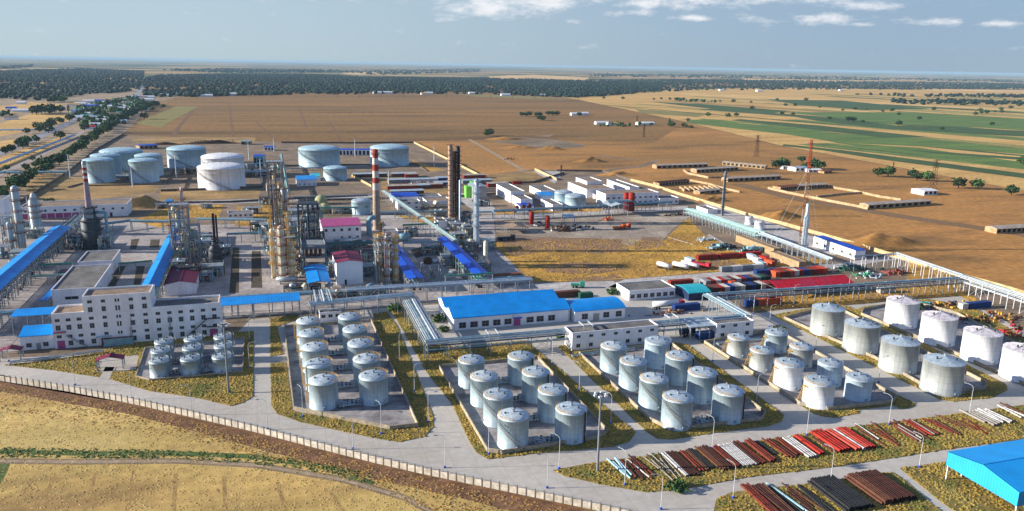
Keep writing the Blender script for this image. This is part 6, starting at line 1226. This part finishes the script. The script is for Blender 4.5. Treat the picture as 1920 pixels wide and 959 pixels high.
# ================================================================== PIPE YARD
PC={'rust red':mat('rust_red_pipe','7a3022','542a20',1.,.8,rand=.15,fine=2.),'dark brown':mat('dark_brown_pipe','4c2c24','38201c',1.,.85,rand=.15,fine=2.),'brown':mat('brown_pipe','6e4632','52342a',1.,.85,rand=.12,fine=2.),'black':mat('black_pipe','2c2d30','1f2023',1.,.6,rand=.2),
 'white':mat('white_pipe','c9c9ca','8f8c88',1.,.6,rand=.08),'pale blue':mat('pale_blue_steel_pipe','a3c4d0','84a8b8',1.,.6,rand=.08),'bright red':mat('bright_red_pipe','b22a1c','7a2a1e',1.,.5,rand=.06),'salmon red':mat('salmon_pipe','c85040','9a4436',1.,.5,rand=.06),'grey':mat('grey_steel_pipe','9a9690','7c7872',1.,.7,rand=.12)}
PM_={}
def pile(px,py,wpx,n,r,cols,name,l=12.,layers=1,jit=.1,seed=0,z=.33):
    x,y=G(px,py); w=wpx*mpp(x,y); g=random.Random(int(px)+seed); k=0
    for la in range(layers):
        m=n-la*2 if layers>1 else n
        if m<1: break
        for i in range(m):
            c=cols[(i*len(cols))//m] if len(cols)>1 else cols[0]
            if len(cols)>2 : c=cols[g.randrange(len(cols))] if layers==1 and jit>.3 else c
            key=(r,round(l))
            if key not in PM_:
                q=MB().tube((0,-l/2,0),(0,l/2,0),r,10,cap=False).tube((0,l/2,0),(0,-l/2,0),r*.86,10,cap=False)
                for e in (-l/2,l/2):
                    kk=len(q.v)
                    for a in range(10): t_=2*PI*a/10; q.v.append((math.cos(t_)*r,e,math.sin(t_)*r)); q.v.append((math.cos(t_)*r*.86,e,math.sin(t_)*r*.86))
                    for a in range(10): b=(a+1)%10; q.f.append((kk+2*a,kk+2*b,kk+2*b+1,kk+2*a+1)); q.m.append(0)
                PM_[key]=q.mesh('steel_pipe',None,True)
            X=x-w/2+w*(i+.5)/m if layers==1 else x-w/2+2.04*r*(i+la+.5)
            lab=f'{c} steel pipe, {ORD[i]} from left{" on top" if la else ""} of {name}'
            o=solo('steel_pipe',PM_[key],None,lab,'pipe','pipes stored on the grass verges',(X,y+g.uniform(-jit,jit)*5,z+r+la*r*1.75),R(g.uniform(-1,1)*jit*22)); o.material_slots[0].link='OBJECT'; o.material_slots[0].material=PC[c]
UP='the upper row'
YARD=[(1167,882,24,5,.28,['pale blue','pale blue','rust red'],9,.3),(1197,880,26,6,.22,['rust red','white','dark brown'],10,.4),(1243,876,34,7,.15,['grey','black','grey'],11,.4),(1275,873,30,7,.3,['white','dark brown','dark brown','dark brown'],12.5,.06),(1298,869,10,2,.28,['rust red'],11,.1),(1312,866,20,5,.26,['brown','black','black'],11,.12),
 (1338,862,28,6,.3,['brown','dark brown'],12.5,.1),(1361,860,13,3,.34,['rust red'],11.5,.1),(1382,856,30,8,.26,['white'],12,.06),(1403,852,17,4,.3,['dark brown','rust red'],11.5,.1),(1425,849,16,3,.42,['rust red'],12,.1),(1438,846,14,3,.22,['black'],8,.2),(1460,843,20,3,.28,['rust red','dark brown'],11,.2),(1478,841,12,3,.28,['rust red'],10,.2),(1498,842,22,4,.34,['white'],12,.06),
 (1516,838,12,2,.45,['bright red'],11,.06),(1537,833,8,2,.2,['brown'],9,.4),(1556,831,28,4,.5,['bright red'],12,.04),(1583,829,22,3,.5,['salmon red','white'],12,.08),(1603,826,24,4,.48,['salmon red','bright red'],12,.05),(1632,820,18,3,.22,['brown','white'],10,.5),(1655,816,24,5,.18,['brown','grey','rust red'],10,.5),(1700,811,30,6,.26,['grey','rust red','dark brown'],9,.45),(1730,808,24,5,.28,['rust red','grey','bright red'],10,.4),(1767,803,20,3,.22,['rust red','brown'],10,.4),
 (1805,797,45,7,.15,['brown','rust red'],9,.8),(1848,784,60,8,.36,['grey','white'],9,.25),(1903,776,26,3,.26,['white','brown'],9,.4)]
for i,(px,py,w_,n,r,c,l,j) in enumerate(YARD): pile(px,py,w_,n,r,c,f'{od(i)} pile of the upper roadside row',l,1,j)
YL=[(1427,942,18,4,.34,['rust red'],14,.1),(1452,941,24,5,.36,['dark brown','brown'],14,.1),(1476,940,16,4,.2,['black','pale blue'],13,.3),(1502,938,26,5,.18,['dark brown','brown'],11,.5),(1528,940,14,3,.25,['black'],13,.3),(1567,932,46,12,.34,['black'],14,.03),(1642,920,62,15,.34,['brown','dark brown','dark brown','dark brown'],13,.04)]
for i,(px,py,w_,n,r,c,l,j) in enumerate(YL): pile(px,py,w_,n,r,c,f'{od(i)} pile of the lower row',l,2 if i>4 else 1,j)
# ================================================================== PYLONS
def pylon(px,py,top,label):
    x,y=G(px,py); h=hgt(x,y,top); t=thing('power_pylon',label,'pylon',(x,y,.05),0,'power pylons on the plateau'); q=MB(); w=h*.09; t_=.10+h*.004
    for i in range(6):
        f0,f1=i/6,(i+1)/6; a,b=w*(1-f0*.8),w*(1-f1*.8)
        for (sx,sy) in ((-1,-1),(1,-1),(1,1),(-1,1)):
            q.bar((sx*a,sy*a,h*f0),(sx*b,sy*b,h*f1),t_)
        for (p,r_) in (((-1,-1),(1,-1)),((1,-1),(1,1)),((1,1),(-1,1)),((-1,1),(-1,-1))): q.bar((p[0]*a,p[1]*a,h*f0),(r_[0]*b,r_[1]*b,h*f1),t_*.7); q.bar((r_[0]*a,r_[1]*a,h*f0),(p[0]*b,p[1]*b,h*f1),t_*.7)
    part('lattice',q,m_rustd,t); q=MB()
    for f in (.72,.84,.96): q.bar((-h*.16,0,h*f),(h*.16,0,h*f),t_); q.bar((-h*.16,0,h*f),(0,0,h*f+.06*h),t_*.6); q.bar((h*.16,0,h*f),(0,0,h*f+.06*h),t_*.6)
    part('crossarm',q,m_rustd,t)
for a in ((1207,258,236,'lattice pylon nearest the dark tree row, left of the plateau'),(1418,295,254,'lattice pylon left of the red and white mast, in the field'),(1749,354,300,'lattice pylon at the right between the roadside trees'),(1674,320,305,'small leaning lattice pylon beside a dark tree'),(1194,232,217,'small far pylon above the dark tree row'),(1052,330,310,'dark pylon legs behind the workshops')): pylon(*a)
for i in range(13):
    px=592+i*41; py=183.5-(i*.05)+ (0 if i<7 else (i-6)*.9); x,y=G(px,py); t=thing('utility_pole',f'tiny wooden utility pole on the far field road, {ORD[i]} from the left','utility pole',(x,y,.1),0,'poles on the far field road'); part('pole',MB().lathe([(.5,0),(.4,13)],5),m_bark,t); part('crossarm',MB().box(-2,-.3,12,2,.3,12.5),m_bark,t)
for i,(px,py) in enumerate(((93+1120-1120+1158,232),(1180,240),(1157,229))): pass
# ================================================================== TREES
def crown_mesh(seed,n,rx,rz,sz,m,z0=0.,shape='round'):
    g=np.random.default_rng(seed); u=g.normal(size=(n,3)); u/=np.linalg.norm(u,axis=1)[:,None]; rad=g.uniform(.45,1,n)**.5
    lob=1+.28*np.sin(3*np.arctan2(u[:,1],u[:,0])+seed)*np.cos(2.3*u[:,2]+seed)+.16*np.sin(5*u[:,0]+7*u[:,2]+seed)
    c=u*(rad*lob)[:,None]*np.array([rx,rx,rz]); 
    if shape=='tall': c[:,:2]*=(1-.55*np.clip(c[:,2:3]/rz,-1,1))*.8
    c[:,2]=np.maximum(c[:,2],-rz*.8)+z0+rz
    d=g.normal(size=(n,3)); d/=np.linalg.norm(d,axis=1)[:,None]; e=np.cross(d,g.normal(size=(n,3))); e/=np.linalg.norm(e,axis=1)[:,None]; f=np.cross(d,e); s=g.uniform(.6,1.3,n)[:,None]*sz
    V=np.concatenate([c+e*s,c+f*s*.9,c-e*s*.9,c-f*s,c+d*s*.7],1).reshape(-1,3); F=[]
    for i in range(n): k=5*i; F+=[(k,k+1,k+4),(k+1,k+2,k+4),(k+2,k+3,k+4),(k+3,k,k+4)]
    me=bpy.data.meshes.new('crown'); me.from_pydata(V.tolist(),[],F); me.materials.append(m); me.update(); return me
def trunk_mesh(h,r,seed):
    g=random.Random(seed); q=MB().lathe([(r*1.3,0),(r,h*.15),(r*.75,h)],7)
    for i in range(4): a=g.uniform(0,6.28); z=h*g.uniform(.55,.95); q.tube((0,0,z),(math.cos(a)*h*.45,math.sin(a)*h*.45,z+h*g.uniform(.3,.6)),r*.45,5,r*.2)
    return q.mesh('trunk',m_bark)
TR={}
for i in range(5):
    TR['round',i]=(crown_mesh(i,170,3.4,2.9,.75,m_leaf if i%2 else m_leaf2,1.4),trunk_mesh(3.,.28,i),7.2)
for i in range(2): TR['tall',i]=(crown_mesh(20+i,150,2.2,5.5,.7,m_leaf2,1.2,'tall'),trunk_mesh(4,.28,i),12.2)
for i in range(2): TR['bush',i]=(crown_mesh(30+i,120,1.7,1.,.38,m_leaf,0.,'round'),trunk_mesh(.7,.1,i),2.)
tcount=0
def tree(px,py,h,label,group,kind='round',xy=None,wide=1.):
    global tcount; tcount+=1
    x,y=xy or G(px,py); c,tr,h0=TR[kind,tcount%(5 if kind=='round' else 2)]
    t=thing('shrub' if kind=='bush' else 'tree',label,'shrub' if kind=='bush' else 'tree',(x,y,.1),rnd.uniform(0,6.28),group); s=h/h0; t.scale=(s*wide,s*wide,s)
    link('crown',c,(0,0,0),0,t); link('trunk',tr,(0,0,0),0,t)
def trow(rowname,pts,n,h,jit,group,kinds=('round',),wide=1.2):
    q=gp(pts); seg=[math.hypot(b[0]-a[0],b[1]-a[1]) for a,b in zip(q,q[1:])]; T=sum(seg)
    for i in range(n):
        s=T*(i+.5)/n; k=0
        while k<len(seg)-1 and s>seg[k]: s-=seg[k]; k+=1
        f=s/seg[k]; x=q[k][0]+(q[k+1][0]-q[k][0])*f+rnd.gauss(0,jit); y=q[k][1]+(q[k+1][1]-q[k][1])*f+rnd.gauss(0,jit)
        tree(0,0,h*rnd.uniform(.75,1.25),f'green tree, {od(i)} from the near end of {rowname}',group,rnd.choice(kinds),(x,y),wide*rnd.uniform(.85,1.25))
trow('the dense row left of the far tanks',[(0,380),(30,352),(82,325),(130,296),(175,262),(205,238),(240,218),(290,198)],58,9,3,'trees of the dense row left of the far tanks')
trow('the row along the valley road',[(60,252),(90,240),(120,228),(150,218),(180,209),(215,198),(255,190)],40,9,5,'trees along the valley road')
trow('the clump in the village gardens',[(160,246),(190,238),(200,225),(215,216),(250,206),(285,196)],40,9,26,'trees in the village gardens',wide=1.1)
trow('the loose trees beside the service road',[(0,292),(30,283),(50,276),(15,275),(85,262),(105,262)],12,8,8,'loose trees beside the service road'); trow('the shrubs along the pale pipeline',[(10,322),(50,318),(75,305),(90,300)],9,5.5,5,'shrubs along the pale pipeline')
trow('the dark hedge in the valley field',[(67,215),(80,213),(100,212),(125,212)],14,13,8,'dark hedge trees in the valley field',('round','tall')); trow('the short grove near the valley road bend',[(94,193),(120,191)],8,12,8,'grove near the valley road bend')
SF=[(1132,186),(1168,187),(1226,188),(1240,187),(1256,188),(1268,189),(1281,189),(1296,190),(1307,190),(1350,192),(1375,193),(1457,189),(1408,194),(1473,200),(1491,200),(1511,190),(1537,203),(1580,209),(1603,207),(1624,207),(1655,211),(1672,210),(1685,217),(1724,226),(1750,207),(1750,207.5),(1766,245),(1685,236),(1617,231),(1600,228),(1590,228),(1555,225),(1487,217),(1466,216),(1327,219),(1365,221),(1380,219),(1410,206),(1860,236),(1918,310),(1895,205),(1865,212),(1877,208),(1850,214),(1838,210),(1840,214),(1878,213),(1829,217)]
for i,(px,py) in enumerate(SF): tree(px,py,(8 if py<200 else 7.5)*rnd.uniform(.8,1.35),f'lone dark tree among the farm strips, {od(sorted(SF).index((px,py)))} from left','lone trees among the farm strips',wide=1.35)
PT=[(1255,238,14,'tall'),(1259,239,10,'round'),(1282,239,7,'round'),(1287,240,6,'round'),(1296,242,6,'round'),(1221,237,6,'round'),(1166,236,6,'round'),(1646,331,8,'round'),(1665,332,10,'round'),(1711,334,8,'round'),(1719,339,7,'round'),(1738,340,9,'round'),(1797,353,9,'round'),(1832,355,9,'round'),(1896,366,8,'round'),(1503,305,7,'round'),(1465,315,10,'round'),(1455,316,8,'round'),(1472,315,9,'round'),(1527,317,10,'round'),(1537,319,9,'round'),(1508,317,6,'round'),(918,255,10,'round'),(912,256,7,'round'),(1290,228,6,'round')]
PT2=sorted(PT)
for p in PT: tree(p[0],p[1],p[2],f'dark tree on the open plateau, {od(PT2.index(p))} from left','trees on the open plateau',p[3],wide=1.3)
CT=[(979,219),(988,219),(993,218),(1006,219),(1012,219),(1028,217),(1036,217),(1045,217),(1012,226),(1018,227),(1086,219)]
for i,p in enumerate(CT): tree(*p,9,f'small dark tree in the brown field cluster, {ORD[i]} in the cluster list from left' if 0 else f'small dark tree of the cluster far out in the brown field, {ORD[sorted(CT).index(p)]} from left','trees far out in the brown field',wide=1.3)
for px,py,h,lb in ((93,381,3.2,'round bright green shrub on the dry bank behind the pink banded building'),(1270,920,2.2,'dark green shrub in the lower verge of the pipe yard'),(1716,580,3.,'green shrub beside the farthest white tank'),(1055,635,2.5,'dark spreading shrub beside the white two-storey building'),(1148,552,2.6,'green spreading shrub left of the white store'),(740,583,2.6,'green shrub under the diagonal pipe rack'),(822,603,2.8,'green shrub beside the left wall of the warehouse'),(1463,624,2.4,'small green shrub behind the grey tank of the mixed yard'),(48,432,2.8,'green shrub between the two left columns'),(1018,592,2.,'dark green shrub in front of the warehouse windows'),(832,622,2.,'low green shrub at the near corner of the warehouse'),(180,640,1.6,'clipped dark hedge in front of the factory door')):
    tree(px,py,h,lb,None,'bush',wide=1.3)
# cottages of the valley village and the farm hamlet
VIL=[(152,243,'m_red'),(168,238,'w'),(178,230,'w'),(190,226,'w'),(213,232,'w'),(196,218,'t'),(222,207,'w'),(235,210,'w'),(248,208,'c'),(205,196,'w'),(222,197,'w'),(150,203,'b'),(165,201,'w'),(139,198,'w'),(155,193,'w'),(175,193,'b'),(128,200,'c2'),(213,190,'w'),(240,185,'w'),(270,190,'w'),(265,185,'w'),(10,207,'b'),(22,211,'w'),(8,225,'t'),(30,196,'w'),(300,181,'w'),(330,180,'w'),(375,182,'w'),(790,178,'c2'),(797,177,'w'),(700,176,'w'),(720,176,'w'),(500,177,'w'),(430,179,'w'),(880,177,'w'),(940,180,'w'),(1012,181,'w'),(1118,234,'w'),(1140,236,'w'),(1150,236,'c2'),(1196,235,'w'),(1208,235,'w'),(1575,171,'w'),(1420,172,'w'),(1350,171,'w'),(1072,217,'w'),(1084,216,'w')]
VM={'m_red':m_red,'w':m_twhite,'t':m_tanroof,'c':m_cyan,'b':m_blue2,'c2':m_yellow}; VN={'m_red':'red','w':'white','t':'tan','c':'turquoise','b':'blue','c2':'ochre'}
VS=sorted(VIL)
for v in VIL:
    x,y=G(v[0],v[1]); s=1.+max(0,(y-1000)/3500.); i=VS.index(v)
    building(f'tiny {VN[v[2]]} roofed house in the far settlement, {od(i)} house from left',x,y,rnd.uniform(14,24)*s,9*s,3.2*s,'gablex',m_white2,VM[v[2]],name='cottage',group='far houses',rise=2*s,z0=.1,cat='house')
g=random.Random(12); QV=gp([(142,238),(200,222),(285,192),(262,184),(200,190),(128,204)]); k=0
for i in range(400):
    if k>=34: break
    x=g.uniform(min(p[0] for p in QV),max(p[0] for p in QV)); y=g.uniform(min(p[1] for p in QV),max(p[1] for p in QV))
    if not inreg(x,y,QV): continue
    cn=g.choice(('w','w','t','b','c','w')); s_=1+max(0,(y-1000)/4500.)
    building(f'small {VN[cn]} roofed village house among garden trees, {od(k)} of the village group',x,y,g.uniform(12,22)*s_,9*s_,3.2*s_,'gablex',m_white2,VM[cn],name='cottage',group='village houses by the valley road',rise=2*s_,z0=.1,cat='house'); k+=1
# ================================================================== DISTANT WOODS (one mass nobody could count)
def woods(name,regions,hgt_=9,seed=3,m=None,rad=(5,9)):
    g=np.random.default_rng(seed); ico=[]; t_=(1+5**.5)/2
    IV=np.array([(-1,t_,0),(1,t_,0),(-1,-t_,0),(1,-t_,0),(0,-1,t_),(0,1,t_),(0,-1,-t_),(0,1,-t_),(t_,0,-1),(t_,0,1),(-t_,0,-1),(-t_,0,1)])/math.hypot(1,t_)
    IF=np.array([(0,11,5),(0,5,1),(0,1,7),(0,7,10),(0,10,11),(1,5,9),(5,11,4),(11,10,2),(10,7,6),(7,1,8),(3,9,4),(3,4,2),(3,2,6),(3,6,8),(3,8,9),(4,9,5),(2,4,11),(6,2,10),(8,6,7),(9,8,1)])
    VV=[];FF=[];k=0
    for poly,n,sc in regions:
        q=np.array(gp(poly)); lo=q.min(0); hi=q.max(0); got=0
        while got<n:
            c=g.uniform(lo,hi,(n*2,2)); ins=np.zeros(len(c),bool); j=len(q)-1
            for i in range(len(q)):
                a=(q[i,1]>c[:,1])!=(q[j,1]>c[:,1]); ins^=a&(c[:,0]<(q[j,0]-q[i,0])*(c[:,1]-q[i,1])/(q[j,1]-q[i,1]+1e-9)+q[i,0]); j=i
            dn=np.sin(c[:,0]*.0061+1.7*np.sin(c[:,1]*.0043+seed))+np.sin(c[:,1]*.0087+2.1*np.sin(c[:,0]*.0037))+.8*np.sin(c[:,0]*.019+c[:,1]*.013); ins&=g.random(len(c))<np.clip(.68+dn*.34,.16,1)
            c=c[ins][:n-got]; m_=len(c)
            if m_==0: continue
            r=g.uniform(*rad,m_)*sc; h=hgt_*g.uniform(.5,1.35,m_)*sc**.5
            v=IV[None]*g.uniform(.65,1.3,(m_,12,1)); v=v*np.stack([r,r*g.uniform(.7,1.2,m_),h*.55],1)[:,None]; v[:,:,:2]+=c[:,None]; v[:,:,2]+=(h*.5)[:,None]
            VV.append(v.reshape(-1,3)); FF.append((IF[None]+(np.arange(m_)*12)[:,None,None]+k).reshape(-1,3)); k+=12*m_; got+=m_
    V=np.concatenate(VV); F=np.concatenate(FF); me=bpy.data.meshes.new(name); me.vertices.add(len(V)); me.vertices.foreach_set('co',V.astype(np.float32).ravel()); me.loops.add(F.size); me.loops.foreach_set('vertex_index',F.ravel().astype(np.int32)); me.polygons.add(len(F)); me.polygons.foreach_set('loop_start',np.arange(0,F.size,3,dtype=np.int32)); me.update(calc_edges=True); me.validate()
    me.materials.append(m); o=link(name,me); o['kind']='stuff'; return o
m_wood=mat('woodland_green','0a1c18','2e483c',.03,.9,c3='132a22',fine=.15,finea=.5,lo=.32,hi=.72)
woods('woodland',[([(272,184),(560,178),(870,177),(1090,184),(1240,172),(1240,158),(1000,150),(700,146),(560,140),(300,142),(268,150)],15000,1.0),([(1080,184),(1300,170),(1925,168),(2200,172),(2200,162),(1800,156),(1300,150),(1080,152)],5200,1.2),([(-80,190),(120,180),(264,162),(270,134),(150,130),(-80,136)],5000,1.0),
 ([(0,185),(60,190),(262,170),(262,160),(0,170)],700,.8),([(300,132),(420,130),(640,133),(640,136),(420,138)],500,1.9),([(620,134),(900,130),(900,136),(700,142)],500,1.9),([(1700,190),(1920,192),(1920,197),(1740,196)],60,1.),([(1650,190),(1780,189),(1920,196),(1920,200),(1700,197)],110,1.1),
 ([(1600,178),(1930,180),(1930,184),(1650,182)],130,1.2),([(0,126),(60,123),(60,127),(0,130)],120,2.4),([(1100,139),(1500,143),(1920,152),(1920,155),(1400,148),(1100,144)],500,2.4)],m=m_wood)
woods('garden_trees',[([(150,240),(175,215),(215,200),(262,190),(290,196),(240,222),(205,243)],330,.75),([(140,205),(255,182),(262,188),(170,212)],220,.75),([(0,215),(25,212),(25,218),(0,222)],12,.7),([(1120,236),(1160,234),(1215,236),(1215,239),(1120,239)],26,.55),([(1260,186),(1330,190),(1345,193),(1275,191)],40,.7)],8,5,m_leaf2,(4,7))
# ================================================================== GRASS TUFTS ON VERGES AND YARDS
def tufts(name,polys,dens,size,m,seed,z,hole=(),hh=.6,big=1.):
    g=np.random.default_rng(seed); VV=[];k=0
    def inside(q,c):
        ins=np.zeros(len(c),bool); j=len(q)-1
        for i in range(len(q)):
            a=(q[i][1]>c[:,1])!=(q[j][1]>c[:,1]); ins^=a&(c[:,0]<(q[j][0]-q[i][0])*(c[:,1]-q[i][1])/(q[j][1]-q[i][1]+1e-9)+q[i][0]); j=i
        return ins
    for p in polys:
        q=gp(p); A=np.array(q); lo,hi=A.min(0),A.max(0); n=int((hi-lo).prod()*dens); c=g.uniform(lo,hi,(n,2)); ok=inside(q,c)
        for h_ in hole: ok&=~inside(h_,c)
        c=c[ok]; f=np.sin(c[:,0]*.6+np.sin(c[:,1]*.31)*2)*np.cos(c[:,1]*.55+np.sin(c[:,0]*.23)*2); c=c[g.random(len(c))<.62+.38*f]
        n=len(c); s=g.uniform(.5,1.3,n)*size; a=g.uniform(0,6.28,n); tri=[]
        for t_ in (0,2.09,4.19): tri.append(np.stack([c[:,0]+np.cos(a+t_)*s,c[:,1]+np.sin(a+t_)*s,np.full(n,z)],1))
        top=np.stack([c[:,0]+g.normal(0,.15,n)*s,c[:,1]+g.normal(0,.15,n)*s,z+s*hh*g.uniform(.5,1.4,n)],1)
        VV.append(np.stack(tri+[top],1).reshape(-1,3))
    V=np.concatenate(VV); n=len(V)//4; F=(np.array([(0,1,3),(1,2,3),(2,0,3)])[None]+(np.arange(n)*4)[:,None,None]).reshape(-1,3)
    me=bpy.data.meshes.new(name); me.vertices.add(len(V)); me.vertices.foreach_set('co',V.astype(np.float32).ravel()); me.loops.add(F.size); me.loops.foreach_set('vertex_index',F.ravel().astype(np.int32)); me.polygons.add(len(F)); me.polygons.foreach_set('loop_start',np.arange(0,F.size,3,dtype=np.int32)); me.update(calc_edges=True)
    me.materials.append(m); o=link(name,me); o['kind']='stuff'; print(name,n); return o
m_tuft=mat('tuft_grass','a68a48','687238',.1,.95,c3='b09446',fine=1.0,detail=8,lo=.34,hi=.64,finea=.16)
m_tuft2=mat('gold_tuft','d8a84c','a88440',.08,.9,c3='9a7c40',fine=.8,detail=8)
tufts('verge_grass',VERGES,4.0,.42,m_tuft,1,.33,hole=list(dikes.values())+[gp(p) for p in ([(183,716),(190,672),(262,668),(255,697),(218,699),(206,716)],[(505,673),(536,669),(538,681),(505,683)])])
tufts('yard_grass',[GOLDS[0]]+GOLDS[2:6]+GOLDS[10:12],.9,.6,m_tuft2,2,.22,hh=.5)
tufts('field_stubble',[[(-5,730),(250,785),(480,842),(700,900),(900,945),(900,1000),(-60,1000),(-60,740)]],2.2,.27,mat('stubble_straw','dcc284','bea468',.06,.95,c3='c2a264',fine=.7,detail=8),4,.228,hh=.45)
tufts('bank_weeds',[[(0,722),(250,764),(480,818),(700,876),(900,920),(1110,965),(1250,1000),(1200,1020),(900,945),(700,902),(480,848),(250,790),(0,742)],[(0,742),(250,782),(420,815),(560,850),(700,890),(900,940),(1040,985),(860,985),(700,915),(560,880),(420,840),(250,812),(0,770)],[(420,835),(600,872),(760,905),(880,945),(960,990),(860,990),(740,925),(600,885),(440,850)]],1.6,.38,mat('rusty_weeds','a48858','86704a',.12,.95,c3='b48c48',fine=1.1,detail=8),6,.236,hh=.45)
tufts('weeds',[[(0,841),(330,846),(560,862),(700,892),(700,912),(560,880),(330,862),(0,860)]],3.,.4,m_grn,5,.244)
# ================================================================== HAZE
m=bpy.data.materials.new('haze'); m.use_nodes=True; n_=m.node_tree.nodes; n_.remove(n_['Principled BSDF']); pv=n_.new('ShaderNodeVolumePrincipled'); pv.inputs['Color'].default_value=(.36,.56,.76,1); pv.inputs['Density'].default_value=HAZE; pv.inputs['Anisotropy'].default_value=.0
m.node_tree.links.new(pv.outputs[0],n_['Material Output'].inputs['Volume'])
o=struct('haze',MB().box(-45000,-3000,-1,45000,62000,104),m,'stuff')
